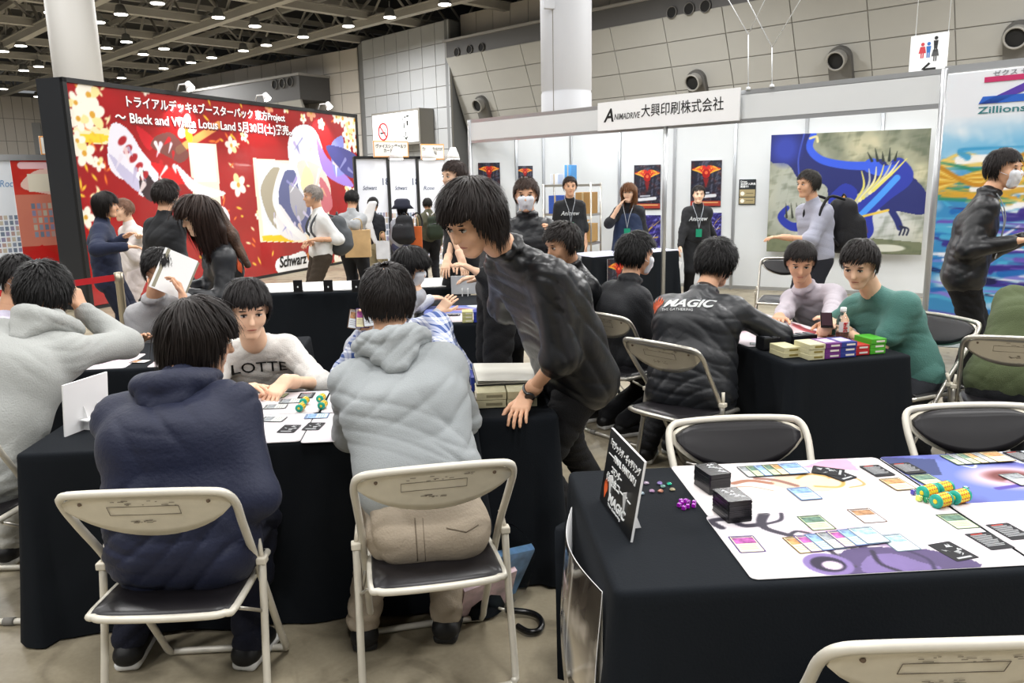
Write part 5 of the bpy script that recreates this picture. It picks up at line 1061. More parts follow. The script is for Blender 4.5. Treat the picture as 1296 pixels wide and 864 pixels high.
playmat(-1.31, 4.27, .60, .35, rad(3), Z, red_art, 'pink playmat with red streaks on the left table, right one', 90)
playmat(-2.02, 4.24, .60, .35, rad(3), Z, pink_art, 'pale playmat on the left table under the pale hoodie person', 40)
playmat(-1.31, 4.60, .60, .33, rad(3), Z, sky_art, 'bluish playmat on the left table before the person with glasses', 60)
for i, (u_, v_, f_) in enumerate(((.17, .62, pink_art), (.49, .62, red_art), (.17, 1.25, red_art), (.49, 1.25, pink_art))):
    p = c6+ex*u_+ey*(v_+.12); playmat(p.x, p.y, .60, .32, a10+pi/2, Z+.0004*i, f_, 'pink playmat on right middle table, '+('near left', 'near right', 'far left', 'far right')[i]+' of four', 60)
playmat(.03, 5.30, .55, .34, rad(-2), Z, pink_art, 'pink playmat near front of the middle table', 40); playmat(.03, 5.66, .55, .34, rad(-2), Z, sky_art, 'bluish playmat at the middle of the middle table', 60)

# ------------------------------------------------------------ cards, dice, counters, boxes
card_kinds = {}
def card(kind, x, y, z, rz, label, group=None, tilt=None, name='card'):
    if kind not in card_kinds:
        pal = {'green': ('#4a5a48', '#c9d6b0', '#5d7a6a'), 'blue': ('#5b6f92', '#b9cde4', '#7fa0cc'), 'gold': ('#6f5a3a', '#e8e0b8', '#b98a5a'), 'purple': ('#5b4a78', '#e9e2b8', '#a85a9a'), 'dark': ('#16161a', '#16161a', '#16161a'), 'back': ('#101014', '#101014', '#101014'), 'grey': ('#55585c', '#d0d2cc', '#8d9296'), 'tan': ('#6b5648', '#d9e0e6', '#a87f5c'), 'pale': ('#6a7a86', '#dfeae6', '#9fc4d0')}[kind]
        w, h = .066, .092; k_ = dict(rough=.6, spec=.15); ms = [mat('card_edge_'+kind, '#1a1a1e' if kind not in ('grey',) else '#8d8f90', **k_), mat('card_face_'+kind, pal[1], **k_), mat('card_art_'+kind, pal[2], var=.6, vscale=45, **k_), mat('card_trim_'+kind, pal[0], **k_), mat('card_white', '#b4b6b8', **k_), mat('card_red', '#c03a30', **k_)]
        m = MB(); m.prism(rrect(w, h, .004, 2), 0, .0005, 0 if kind in ('dark', 'back') else 3)
        if kind == 'dark':
            for q in range(9): m.prism([(-.026, .030-q*.007), (.018+.008*((q*5) % 3)/2, .030-q*.007), (.018+.008*((q*5) % 3)/2, .0325-q*.007), (-.026, .0325-q*.007)], .0005, .0007, 4)
            m.prism([(-.02, .036), (.012, .036), (.012, .040), (-.02, .040)], .0005, .0007, 5)
        elif kind == 'back':
            r = random.Random(3)
            for q in range(7): a = r.uniform(-.02, .02); b = r.uniform(-.02, .03); m.prism([(a+r.uniform(-.012, .012), b+r.uniform(-.01, .01)) for _ in range(4)], .0005, .0007+q*.00002, 4)
            m.prism([(-.02, -.038), (.02, -.038), (.02, -.031), (-.02, -.031)], .0005, .0008, 4)
        else:
            m.prism(rrect(w-.008, h-.008, .002, 1), .0005, .0007, 1); m.prism([(-.027, .002), (.027, .002), (.027, .034), (-.027, .034)], .0007, .0009, 2); m.prism([(-.027, .036), (.027, .036), (.027, .041), (-.027, .041)], .0007, .0009, 3)
            for q in range(3): m.prism([(-.024, -.010-q*.009), (.02, -.010-q*.009), (.02, -.0085-q*.009), (-.024, -.0085-q*.009)], .0007, .0008, 3)
        card_kinds[kind] = m.build(name, ms); o = card_kinds[kind]
    else: o = card_kinds[kind].copy(); COL.objects.link(o)
    o.name = name; o.location = (x, y, z)
    if tilt is None: o.rotation_euler = (0, 0, rz)
    else: o.rotation_euler = tilt
    for k in ('group',):
        if k in o: del o[k]
    tag(o, label, 'card', group); return o
def cp(kind, px, py, label, rz=0, lift=0, group=None):
    p = P(px, py, Z+.003); return card(kind, p.x, p.y, Z+.0026+lift, rad(rz), label, group)
zz = .0022
cp('purple', 945, 688, 'trading card with magenta picture alone at the front left of violet playmat')
cp('back', 1206, 697, 'black card with white figure print lying face down at front', 12)
cp('tan', 1097, 652, 'card with brown picture above the violet drapery print', 3); cp('green', 1033, 661, 'washed out green card left of the brown picture card', 3)
cp('green', 1212, 659, 'green bordered card below the yellow and teal counter rolls', 2); cp('dark', 1252, 684, 'black text card, left of the two at front right', 6); cp('dark', 1278, 672, 'black text card, right of the two at front right', 5)
cp('pale', 1137, 686, 'pale blue green card right of the fanned row', 4)
for i in range(7):
    p = P(1016, 690, Z); card(('gold', 'purple', 'blue', 'grey', 'purple', 'blue', 'pale')[i], p.x+.030*i, p.y+.004*i, Z+.0028+.0007*i, rad(5), 'card in fanned row on the violet playmat, '+('leftmost, yellow', 'second from left', 'third from left', 'middle of seven', 'third from right', 'second from right', 'rightmost, uncovered')[i], 'cards fanned on the violet playmat')
for i in range(6):
    p = P(952, 597, Z); card(('grey', 'green', 'blue', 'green', 'gold', 'blue')[i], p.x+.026*i, p.y, Z+.0024+.0007*i, rad(3), 'card in fanned row at back of nearest table, '+('leftmost', 'second from left', 'third from left', 'third from right', 'second from right, yellow', 'rightmost, violet')[i], 'cards fanned at back of the nearest table')
for i in range(6):
    p = P(1212, 582, Z); card(('green', 'grey', 'green', 'gold', 'grey', 'gold')[i], p.x+.026*i, p.y, Z+.0024+.0007*i, rad(3), 'card in fanned row on the sky playmat, '+('leftmost', 'second from left', 'third from left', 'third from right', 'second from right', 'rightmost')[i], 'cards fanned on the sky playmat')
cp('back', 1048, 596, 'black and white card lying askew on the peach playmat', 60, .0008); cp('back', 1060, 600, 'black and white card partly under the askew one', 25)
cp('blue', 1018, 624, 'blue bordered card in the middle of the peach playmat', 4); cp('dark', 1110, 595, 'black text card at right end of the peach playmat', 5); cp('dark', 1149, 592, 'black text card at left end of the sky playmat', 5)
cp('gold', 1136, 612, 'pale brown card left behind the counter rolls', 4); cp('green', 1175, 607, 'green card partly behind the counter rolls', 4); cp('grey', 1290, 606, 'grey card cut off at the right edge on the sky playmat', 5); cp('dark', 1293, 577, 'dark card at the back right edge', 5)
# left front table cards
cp('back', 366, 542, 'dark card on white playmat just right of the navy jacket', -8); cp('back', 397, 539, 'dark card left of the grey hoodie elbow', -8); cp('blue', 401, 526, 'bluish card behind the dark card by grey hoodie elbow', 90); cp('grey', 368, 507, 'grey card under the reaching hand of white tee person', 90)
cp('grey', 349, 514, 'grey card left of the reaching hand', 90); cp('green', 350, 500, 'greenish card row end by the white tee person', 80); cp('dark', 388, 500, 'dark grey card near the mat edge behind the yellow rolls', 0); cp('gold', 584, 525, 'card with brown picture right of the grey hoodie person', 92); cp('grey', 346, 530, 'pale card beside the navy sleeve', 80)
cp('tan', 177, 457, 'brown framed card on the left table', 80); cp('grey', 960, 435, 'grey card near front left of right middle table', 70); cp('dark', 988, 411, 'dark grey card before the lilac shirt person', 80); cp('tan', 978, 421, 'reddish brown card on right middle table', 75)
yel = mat('counter_yellow', '#e8cf2e', .35); tea = mat('counter_teal', '#1fa58e', .35); red_ = mat('counter_red', '#c8562a', .5)
def roll(px, py, label, rz=20, s=1.0, group='yellow and teal life counter rolls'):
    p = P(px, py, Z); t = empty('counter_roll', (p.x, p.y, Z+.0195*s+.0022), rad(rz), label, 'life counter', group); R = Matrix.Rotation(rad(90), 3, 'Y')
    for k in range(4): m = MB(); m.lathe([(.0175*s, .0005), (.019*s, .0015), (.019*s, .0075), (.0175*s, .0085)], 20, ((-.006+k*.009)*s, 0, 0), R); o = m.build('number_ring', yel, t)
    m = MB(); 
    for k in range(4):
        for q in range(10): a = 2*pi*q/10; m.box(((-.0015+k*.009)*s, .0193*s*cos(a), .0193*s*sin(a)), (.004*s, .004*s, .0009*s), M=Matrix.Rotation(a-pi/2, 3, 'X'))
    o = m.build('numerals', red_, t); o['kind'] = 'stuff'
    m = MB(); m.lathe([(.008*s, -.013), (.0195*s, -.012), (.0195*s, -.006), (.0185*s, -.005)], 20, (0, 0, 0), R); m.build('end_cap', tea, t); m = MB(); m.lathe([(.0185*s, .030*s), (.0195*s, .031*s), (.0195*s, .036*s), (.006*s, .037*s)], 20, (0, 0, 0), R); m.build('end_cap', tea, t)
    m = MB(); m.lathe([(.007*s, -.0135), (.005*s, -.0145)], 10, (0, 0, 0), R); m.build('hub', yel, t)
roll(1170, 632, 'yellow and teal counter roll at back left of the four on near table'); roll(1189, 628, 'yellow and teal counter roll at back right of the four'); roll(1187, 643, 'yellow and teal counter roll at front left of the four'); roll(1210, 638, 'yellow and teal counter roll at front right of the four')
roll(380, 521, 'yellow counter roll nearest the navy jacket', 80, .8); roll(385, 513, 'yellow counter roll under the reaching hand', 80, .8); roll(408, 518, 'yellow counter roll beside grey hoodie sleeve, front one', 80, .8); roll(406, 509, 'yellow counter roll beside grey hoodie sleeve, rear one', 80, .8)
roll(950, 414, 'green counter roll on right middle table beside lettered jacket, left one', 30, .9); roll(964, 416, 'green counter roll on right middle table beside lettered jacket, right one', 30, .9)
def die(p, s, rz, col, label, pip='#ffffff', clear=0, group=None):
    m = MB(); m.box((0, 0, 0), (s, s, s), bev=s*.14); t = m.build('die', mat('die_'+col.strip('#'), col, .15, trans=clear)); t.location = (p[0], p[1], p[2]+s/2); t.rotation_euler = (0, 0, rz); tag(t, label, 'die', group)
    m = MB()
    for dx, dz in ((-.25, -.25), (.25, .25), (0, 0), (-.25, .25), (.25, -.25)): m.box((dx*s, -s/2, dz*s), (s*.14, s*.03, s*.14)); m.box((dx*s, dz*s, s/2), (s*.14, s*.14, s*.03))
    o = m.build('pips', mat('pip_'+pip.strip('#'), pip), t); o['kind'] = 'stuff'; return t
p = P(1156, 626, Z); die((p.x, p.y, Z+.002), .013, .4, '#4a44a8', 'small blue die left of the counter rolls'); p = P(1171, 634, Z); die((p.x-.004, p.y-.012, Z+.002), .012, .2, '#1f8a5a', 'small green die in front of the counter rolls'); p = P(1222, 622, Z); die((p.x, p.y, Z+.002), .013, .2, '#1f7a6a', 'dark green die right behind the counter rolls')
p = P(1163, 634, Z); die((p.x, p.y, Z+.002), .014, .3, '#d8e86a', 'clear yellow die left of the green die'); p = P(587, 515, Z); die((p.x, p.y, Z+.002), .016, .3, '#6a4ab8', 'small purple die right of the grey hoodie person')
r = random.Random(11); p = P(868, 640, Z)
for k in range(9):
    a = k*2.4; die((p.x+.010*math.sqrt(k)*cos(a), p.y+.010*math.sqrt(k)*sin(a), Z+(.010 if k in (0,) else 0)), .0105, r.uniform(0, 1.5), '#a01ab0', 'tiny magenta die in the small heap beside the black sign', group='magenta dice heap')
gl = [('#c9c2cc', 846, 611), ('#b9b6d8', 834, 612), ('#3fb8a0', 846, 612), ('#8fb0b8', 839, 617), ('#e0b8a8', 836, 622), ('#c8b4c8', 826, 621), ('#d8cfb8', 851, 620), ('#b8c4cc', 813, 626), ('#a8c0d0', 820, 612)]
names = ['clear', 'lavender', 'teal', 'grey-blue', 'peach', 'pink', 'cream', 'pale blue', 'icy']
for (c, x, y), nm in zip([('#c9b8cc', 818, 612), ('#b9a6e0', 835, 612), ('#2fb89a', 847, 613), ('#8fb8b0', 839, 616), ('#e0a890', 836, 622), ('#c8a8c8', 825, 622), ('#d8cfb0', 851, 620), ('#b8ccd8', 812, 625)], names):
    p = P(x, y, Z); m = MB(); m.lathe([(.004, .0), (.008, .001), (.0085, .003), (.006, .006), (.001, .0075)], 12); o = m.build('glass_bead', mat('bead_'+nm.replace('-', '_').replace(' ', '_'), c, .08, trans=.6)); o.location = (p.x, p.y, Z); tag(o, nm+' glass bead counter on the black cloth beside the sign', 'bead', 'glass bead counters')
# deck boxes
def deck(px, py, rz, label, w=.072, d=.098, h=.058, col='#1b1b1e', z=Z+.0022, topk='back'):
    p = P(px, py, z); t = empty('deck_stack', (p.x, p.y, z), rad(rz), label, 'deck'); n = 14
    r = random.Random(int(px))
    for k in range(n):
        if k == 0: m = MB(); m.prism(rrect(w-.003, d-.003, .003, 1), 0, h/n*.86); o0 = m.build('sleeved_card', mat('sleeve_'+col.strip('#'), col, .25), t); o = o0
        else: o = o0.copy(); COL.objects.link(o)
        o.location = (r.uniform(-.0012, .0012), r.uniform(-.0015, .0015), k*h/n)
    m = MB(); m.prism(rrect(w-.004, d-.004, .003, 1), h, h+.0006, 0)
    for q in range(8): a = r.uniform(-.022, .018); b = r.uniform(-.03, .03); m.prism([(a, b), (a+.014, b-.004), (a+.010, b+.010)], h+.0006, h+.0008, 1)
    m.build('top_card', [mat('sleeve_'+col.strip('#'), col, .25), mat('card_white', '#d4d6d8')], t)
deck(901, 617, 12, 'black sleeved deck stack at the rear, nearest the magenta dice'); deck(926, 652, 8, 'black sleeved deck stack in front, on the violet playmat', h=.06)
def boxes(org, ux, uy, grid, labelf, size, rz, group):
    pass
def cbox(x, y, z, rz, w, d, h, col, label, side='#c8c0a8', group=None, stripe=None):
    t = empty('card_box', (x, y, z), rz, label, 'card box', group); m = MB(); m.box((0, 0, h/2), (w, d, h-.0008), bev=.0015); m.build('carton', mat('carton_'+col.strip('#'), col, .35, var=.08, vscale=40), t)
    m = MB(); m.box((w*.1, -d/2-.0004, h*.5), (w*.55, .0012, h*.34)); m.build('label_strip', mat('strip_'+side.strip('#'), side, .4), t)
    if stripe: m = MB(); m.box((0, 0, h-.0004), (w*.7, d*.6, .0012)); m.build('lid_print', mat('strip_'+stripe.strip('#'), stripe, .4, var=.3, vscale=30), t)
    return t
ra6 = a10
def t6(u_, v_, z): q = c6+ex*u_+ey*v_; return q.x, q.y, z
bh = .026; bwid = .088
for st, (u_, col, nm, cnt, v_) in enumerate(((.030, '#cfc8a0', 'outer cream', 2, .20), (.115, '#d0caa4', 'inner cream', 3, .12), (.205, '#6b2a7a', 'purple', 3, .12), (.293, '#2a3a8a', 'blue', 3, .12), (.385, '#b8262a', 'red', 2, .14), (.478, '#4aa82a', 'green', 3, .14))):
    for k in range(cnt):
        x, y, z = t6(u_+.045+.003*((k*7) % 3-1)*.5, v_+.003*((k*5) % 2), Z+.001+k*bh); cbox(x, y, z, a10, bwid, .135, bh, col, nm+' card box on right middle table, '+('bottom', 'second', 'top')[k if cnt == 3 else (0 if k == 0 else 2)]+' of its stack', '#e8e0d8' if 'cream' not in nm else '#8a7a3a', stripe='#d8c8e0' if nm in ('purple', 'blue') else None)
for i in range(2):
    x, y, z = t6(.10+.17*i, .36, Z+.003); t = empty('deck_box', (x, y, z), a10+.05, 'black deck box behind the cream card boxes, '+('left one' if i == 0 else 'right one'), 'deck box'); m = MB(); m.box((0, 0, .032), (.15, .075, .064), bev=.003); m.build('case', mat('deckbox_black', '#17181b', .3), t)
    for k in range(3): m = MB(); m.box((-.045+.045*k, 0, .066), (.03, .06, .003)); m.build('divider', mat('divider_grey', '#5a5c60'), t)
# drink bottle
x, y, z = t6(.475, .30, Z+.001); bo = empty('tea_bottle', (x, y, z), 0, 'plastic bottle of reddish brown tea with white cap and red label', 'bottle')
clear = mat('clear_plastic', '#f2f6f6', .05, trans=.95, ior=1.2); tea_l = mat('tea_liquid', '#8a3a14', .1, trans=.6, ior=1.33)
m = MB(); m.lathe([(.028, .002), (.032, .008), (.031, .03), (.033, .06), (.0325, .12), (.033, .135), (.026, .155), (.014, .175), (.0135, .185)], 24); m.build('bottle_body', clear, bo)
m = MB(); m.lathe([(.0265, .004), (.0305, .01), (.0295, .03), (.0315, .06), (.0315, .078)], 24); m.build('tea', tea_l, bo); m = MB(); m.lathe([(.0155, .183), (.016, .19), (.016, .205), (.0145, .207)], 20); m.build('bottle_cap', mat('cap_white', '#f2f2f2', .4), bo)
lb = mat('label_clear', '#e4e4e2', .3); m = MB()
for k in range(14): a = -2.6+k*.16; b = a+.17; m.add([(.0334*cos(q), .0334*sin(q), z_) for q in (a, b) for z_ in (.080, .134)], [(0, 2, 3, 1)])
o = m.build('label', lb, bo); text('紅\n茶', .026, frame((-.014, -.0355, .110), (1, 0, 0)), mat('label_red', '#c8202a', .4), bo, bold=.04)
# cream boxes and folder beside the leaning person
k = 0
for i in range(2):
    for j in range(2): cbox(.115+.125*i+.002*j, 3.17, Z+.001+j*.033, rad(1), .120, .17, .032, '#c9c3a0', 'cream card box beneath the folder, '+('lower' if j == 0 else 'upper')+(' left' if i == 0 else ' right'), '#8a8468')
for j in range(2): cbox(.09, 3.42, Z+.001+j*.033, rad(1), .10, .15, .032, '#2a3c8c', 'blue card box behind the cream boxes, '+('lower' if j == 0 else 'upper'), '#d8dce8')
t = empty('folder', (.205, 3.36, Z+.070), rad(2), 'open grey-white plastic card folder lying on the cream boxes', 'folder')
for k, (c, dz) in enumerate((('#3a3c3c', 0), ('#b9b7ac', .005), ('#8d8c86', .009), ('#d8d6cc', .013))):
    m = MB(); m.box((0, 0, dz), (.30-.004*k, .34-.004*k, .002), M=Matrix.Rotation(rad(-1.5+1.2*k), 3, 'Y')); m.build('folder_page', mat('page_'+c.strip('#'), c, .25), t)
t = empty('deck_box', (-.035, 3.19, Z), rad(5), 'black open deck box right of the grey hoodie person', 'deck box'); m = MB(); m.box((0, 0, .035), (.08, .09, .07), bev=.003); m.build('case', mat('deckbox_black', '#17181b', .3), t); m = MB(); m.box((0, 0, .078), (.07, .085, .01)); m.box((.0, .03, .09), (.07, .02, .01)); m.build('sleeved_cards', mat('sleeve_clear', '#9a9ea4', .2, var=.4, vscale=60), t)
# stand-up signs
def easel(bp_, px0, pz, d, h, label, facem, legs=True, name='standing_card', lean=.10, w=.2):
    pass
s0 = P(798, 687, Z); s1 = P(759, 632, Z); hh = .165
# black promo sign: bottom edge from s1 (far) to s0 (near); it leans back to the right
dx = (s1-s0); dx.z = 0; wS = dx.length; dx.normalize(); nS = Vector((dx.y, -dx.x, 0)); nS = nS if nS.x < 0 else -nS   # printed face towards the left
upS = (Vector((0, 0, 1))+nS*-.16).normalized(); org = s1+Vector((0, 0, .002)); XX = -dx
MS = frame(tuple(org), tuple(XX), tuple(upS))
if (MS.to_3x3()@Vector((0, 0, 1))).dot(nS) < 0: org = s0; 
sg = empty('standing_sign', s0, 0, 'black stand-up sign with white Japanese lettering and orange emblem', 'sign'); Is = Matrix.Translation(-s0)
wS = .30; hS = .212; org = s1+Vector((0, 0, .002)); MS = frame(tuple(org), tuple(XX), tuple(upS))
wS = (s0-s1).length
m = MB(); m.box((wS/2, hS/2, -.003), (wS, hS, .006)); m.build('board', mat('foam_white', '#f0f0f0', .6), sg, Is@MS)
fl_ = 1
m = MB(); m.box((wS/2, hS/2, .0004), (wS-.002, hS-.002, .001)); m.build('printed_face', mat('sign_black', '#0f1012', .3), sg, Is@MS)
wp = mat('print_white', '#eef0f0', .5)
for tx, yy, sz, x0, ww in (('「マジック:ザ・ギャザリング', .168, .024, .012, .90), ('――FINAL FANTASY』', .138, .024, .02, .86), ('コマンダー', .104, .024, .06, .42), ('体験会コーナー', .074, .026, .03, .80)): text(tx, sz, Is@MS@Matrix.Translation((x0, yy, .0012)), wp, sg, width=wS*ww-x0*.5, bold=.02)
text('MAGIC', .034, Is@MS@Matrix.Translation((.072, .026, .0012)), wp, sg, width=wS*.52, bold=.03, shear=.15); text('The Gathering', .010, Is@MS@Matrix.Translation((.075, .014, .0012)), wp, sg, width=wS*.4)
def flame(M, s, mt, par):
    m = MB(); m.prism([(.2*s, 0), (.34*s, .25*s), (.5*s, .5*s), (.46*s, .85*s), (.38*s, .6*s), (.35*s, .98*s), (.26*s, .65*s), (.2*s, 1.08*s), (.13*s, .65*s), (.03*s, .95*s), (.04*s, .6*s), (-.07*s, .8*s), (-.04*s, .45*s), (.08*s, .25*s)], 0, .0006); return m.build('emblem', mt, par, M)
orange = mat('print_orange', '#e0602a', .45); flame(Is@MS@Matrix.Translation((.028, .02, .0012)), .055, orange, sg)
for k in (.28, .72): m = MB(); m.prism([(0, 0), (.05, 0), (.012, .10), (0, .10)], -.001, .001); m.build('support_leg', mat('foam_white', '#f0f0f0', .6), sg, Is@Matrix.Translation(s1+XX*(wS*k)+Vector((0, 0, .001))-nS*.004)@Matrix(((-nS.x, 0, XX.x, 0), (-nS.y, 0, XX.y, 0), (0, 1, 0, 0), (0, 0, 0, 1))))
# white stand-up card seen from behind
w0 = P(83, 553, Z); w1 = P(130, 537, Z)+Vector((0, .06, 0)); dx = (w1-w0).normalized(); wl = (w1-w0).length; nB = Vector((dx.y, -dx.x, 0)); upW = (Vector((0, 0, 1))-nB*.10*-1).normalized(); MW = frame(tuple(w0), tuple(dx), tuple(upW)); st_ = empty('standing_card', w0, 0, 'white stand-up card seen from behind on the left cloth', 'sign'); Iw = Matrix.Translation(-w0)
hW = Q(83, 487, w0.y).z-Z
m = MB(); m.box((wl/2, hW/2, -.004), (wl, hW, .006)); m.build('board', mat('foam_white', '#f0f0f0', .6), st_, Iw@MW)
for k in (.42, .72): m = MB(); m.prism([(0, 0), (.055, 0), (.03, .02), (.010, .09), (0, .11)], -.001, .001); m.build('support_leg', mat('foam_white', '#f0f0f0', .6), st_, Iw@Matrix.Translation(w0+dx*(wl*k)+nB*.001)@Matrix(((nB.x, 0, dx.x, 0), (nB.y, 0, dx.y, 0), (0, 1, 0, 0), (0, 0, 0, 1))))
m = MB(); m.box((wl*.45, .045, .018), (.06, .004, .03)); m.build('cross_tab', mat('foam_white', '#f0f0f0', .6), st_, Iw@MW)
g0 = P(573, 374, Z); t = empty('standing_card', g0, rad(-4), 'grey-white stand-up card on the middle table', 'sign'); m = MB(); m.box((.10, 0, .085), (.22, .006, .15), M=Matrix.Rotation(rad(8), 3, 'X')); m.build('board', mat('foam_grey', '#d4d6d8', .6), t)
for x_ in (.08, .125): m = MB(); m.box((x_, -.035, .03), (.006, .05, .06)); m.build('support_leg', mat('foam_white', '#f0f0f0', .6), t)
for i, (x_, col, nm) in enumerate(((0, '#c9c68a', 'yellowish'), (.075, '#2a3c9c', 'blue'))):
    for k in range(3): p = P(592, 408, Z); cbox(p.x+x_, p.y+.03, Z+.003+k*.024, 0, .07, .11, .023, col, nm+' card box on the middle table, '+('bottom', 'second', 'top')[k]+' of its stack', '#e4e0d0')
p = P(612, 394, Z); cbox(p.x, p.y, Z+.003, 0, .05, .04, .05, '#2a8a5a', 'small green box behind the blue card boxes')
p = P(574, 399, Z); card('back', p.x, p.y, Z+.004, rad(85), 'dark card on the middle table before the yellowish boxes')
# small black display stands on the long table
for i, px in enumerate((374, 413, 449)):
    p = P(px, 372, .72); t = empty('display_stand', (p.x, p.y+.12, .7195), rad(3), 'small black card stand on long white table, '+('left', 'middle', 'right')[i]+' of three', 'display stand'); m = MB(); m.box((0, 0, .052), (.075, .012, .10), bev=.002); m.box((0, .02, .006), (.075, .05, .01)); m.build('stand', mat('stand_black', '#141416', .4), t); m = MB(); m.prism([(-.008, 0), (0, -.01), (.008, 0), (0, .01)], 0, .001); m.build('mark', wp, t, Matrix.Translation((0, -.0072, .045))@Matrix.Rotation(rad(90), 4, 'X'))
# poster hanging on the left end of the nearest table
b0 = Vector((.30, 2.24, .64)); ar = Art(.50, .62, 80, '#2a2522')
ar.ell(.25, .2, .3, .3, '#c9bda6', 0, .2); ar.noise(10, .8, '#1c1a1c', 3); ar.noise(24, .6, '#d8cfc0', 5); ar.ell(.25, .35, .1, .07, '#34425c', 0, .05); ar.line([(0, .27), (.5, .29)], .03, '#15151a'); ar.line([(.12, .29), (.22, .285)], .012, '#c8452a'); ar.line([(.1, .02), (.1, .6)], .02, '#e6e2da', .5); ar.line([(.3, .1), (.32, .6)], .012, '#f0ece4', .6)
hp_ = Matrix.Translation((.285, 2.20, .03))@Matrix(((0, 0, -1, 0), (-1, 0, 0, 0), (0, 1, 0, 0), (0, 0, 0, 1)))
o = ar.mesh('hanging_poster', hp_, .002, .12, z=lambda X, Y: -.02+.045*np.sin(X/.50*pi)*1.0-.01*np.cos(Y*9), coat=.5); tag(o, 'glossy poster hanging on the left end of the nearest table', 'poster')
# posters on the booth counter front
d7 = Vector((cos(rad(28)), sin(rad(28)), 0)); n7 = Vector((d7.y, -d7.x, 0)); c7 = Vector((2.04, 9.74, 0))+n7*.325
a = c7-d7*.50; ar = Art(.34, .48, 50, '#fff'[:1]+'ffffff'); angel(ar, .34, .48); o = ar.mesh('counter_poster', Matrix.Identity(4), .004, .3); o.matrix_world = frame((a.x, a.y, .20), tuple(d7)); tag(o, 'fiery emblem poster on front of the booth counter', 'poster')

# ------------------------------------------------------------ booth stock: wire shelf and cartons
sh0 = Q(724, 240, 11.3); t = empty('wire_shelf', (sh0.x, sh0.y, 0), math.atan2(dW.y, dW.x), 'chrome wire shelf with boxes behind the booth staff', 'shelf'); W_, D_ = .72, .36
for sx in (-1, 1):
    for sy in (-1, 1): m = MB(); m.tube([(sx*W_/2, sy*D_/2, 0), (sx*W_/2, sy*D_/2, 1.55)], .013, 8); m.build('post', chrome, t)
for z_ in (.25, .72, 1.12, 1.52):
    m = MB(); m.box((0, -D_/2, z_), (W_, .012, .03)); m.box((0, D_/2, z_), (W_, .012, .03)); m.box((-W_/2, 0, z_), (.012, D_, .03)); m.box((W_/2, 0, z_), (.012, D_, .03))
    for k in range(12): m.box((-W_/2+W_*(k+.5)/12, 0, z_+.005), (.005, D_, .005))
    o = m.build('wire_tray', chrome, t); o['kind'] = 'stuff'
Ms_ = Matrix.Translation((sh0.x, sh0.y, 0))@Matrix.Rotation(math.atan2(dW.y, dW.x), 4, 'Z')
def carton(x, y, z, w, d, h, col, label, rz=0, flaps=False):
    p = Ms_@Vector((x, y, z)); t = empty('carton', p, math.atan2(dW.y, dW.x)+rz, label, 'box'); m = MB(); m.box((0, 0, h/2), (w, d, h), bev=.003); m.build('box_body', mat('card_'+col.strip('#'), col, .8, var=.06, vscale=12), t); m = MB(); m.box((0, -d/2-.001, h/2), (w*.12, .003, h)); m.build('tape', mat('tape_tan', '#c9b48a', .3), t)
    if flaps:
        m = MB(); m.box((0, -d/2-.10, h+.03), (w, .20, .006), M=Matrix.Rotation(rad(15), 3, 'X')); m.build('flap', mat('card_'+col.strip('#'), col, .8), t)
carton(.22, 0, 1.125, .22, .28, .30, '#b08a55', 'tan carton on the wire shelf, upper right'); carton(-.20, 0, 1.125, .20, .28, .26, '#3a5ab0', 'blue carton on the wire shelf, upper left'); carton(.20, 0, .745, .26, .3, .25, '#c09a62', 'open tan carton on the wire shelf, middle right', 0, True)
carton(-.02, 0, 1.54, .10, .2, .26, '#4a8cc8', 'upright blue box on top of the wire shelf'); carton(-.24, .02, 1.54, .12, .2, .14, '#d8dce4', 'small white box on top of the wire shelf'); carton(.12, .5*-1, 0, .5, .4, .30, '#b58f58', 'large tan carton on floor below wire shelf', .1); carton(.52, -.45, 0, .45, .4, .62, '#a9834c', 'tall brown carton on floor right of wire shelf', -.1)

# ------------------------------------------------------------ floor things
t = empty('umbrella', (.15, 2.75, 0), 0, 'closed black umbrella with hooked handle lying on the floor', 'umbrella')
hk = [P(668, 790, .03), P(683, 796, .02), P(684, 782, .02), P(672, 774, .02), P(650, 771, .03)]; sh_e = P(588, 755, .05)
base = Vector((.15, 2.75, 0))
pts = [P(655, 792, .016), P(668, 799, .016), P(681, 798, .016), P(686, 789, .016), P(680, 779, .016), P(665, 774, .02), P(640, 772, .03)]
m = MB(); m.tube(smooth_path([p-base for p in pts], 5), .0115, 10); m.build('hook_handle', mat('handle_black', '#0d0d0e', .25), t)
e0 = P(640, 772, .03)-base; e1 = P(575, 750, .04)-base; e2 = P(470, 765, .04)-base
m = MB(); m.tube([e0, e0+(e1-e0)*.3], .006, 8); m.build('shaft', chrome, t)
m = MB(); m.tube(smooth_path([e0+(e1-e0)*.15, e0+(e1-e0)*.4, e1, e1+(e2-e1)*.6, e2], 4), [.012+.02*sin(pi*min(1, k/13)) for k in range(17)], 10); m.build('canopy', mat('umbrella_cloth', '#14161d', .7, bump=(60, .4)), t)
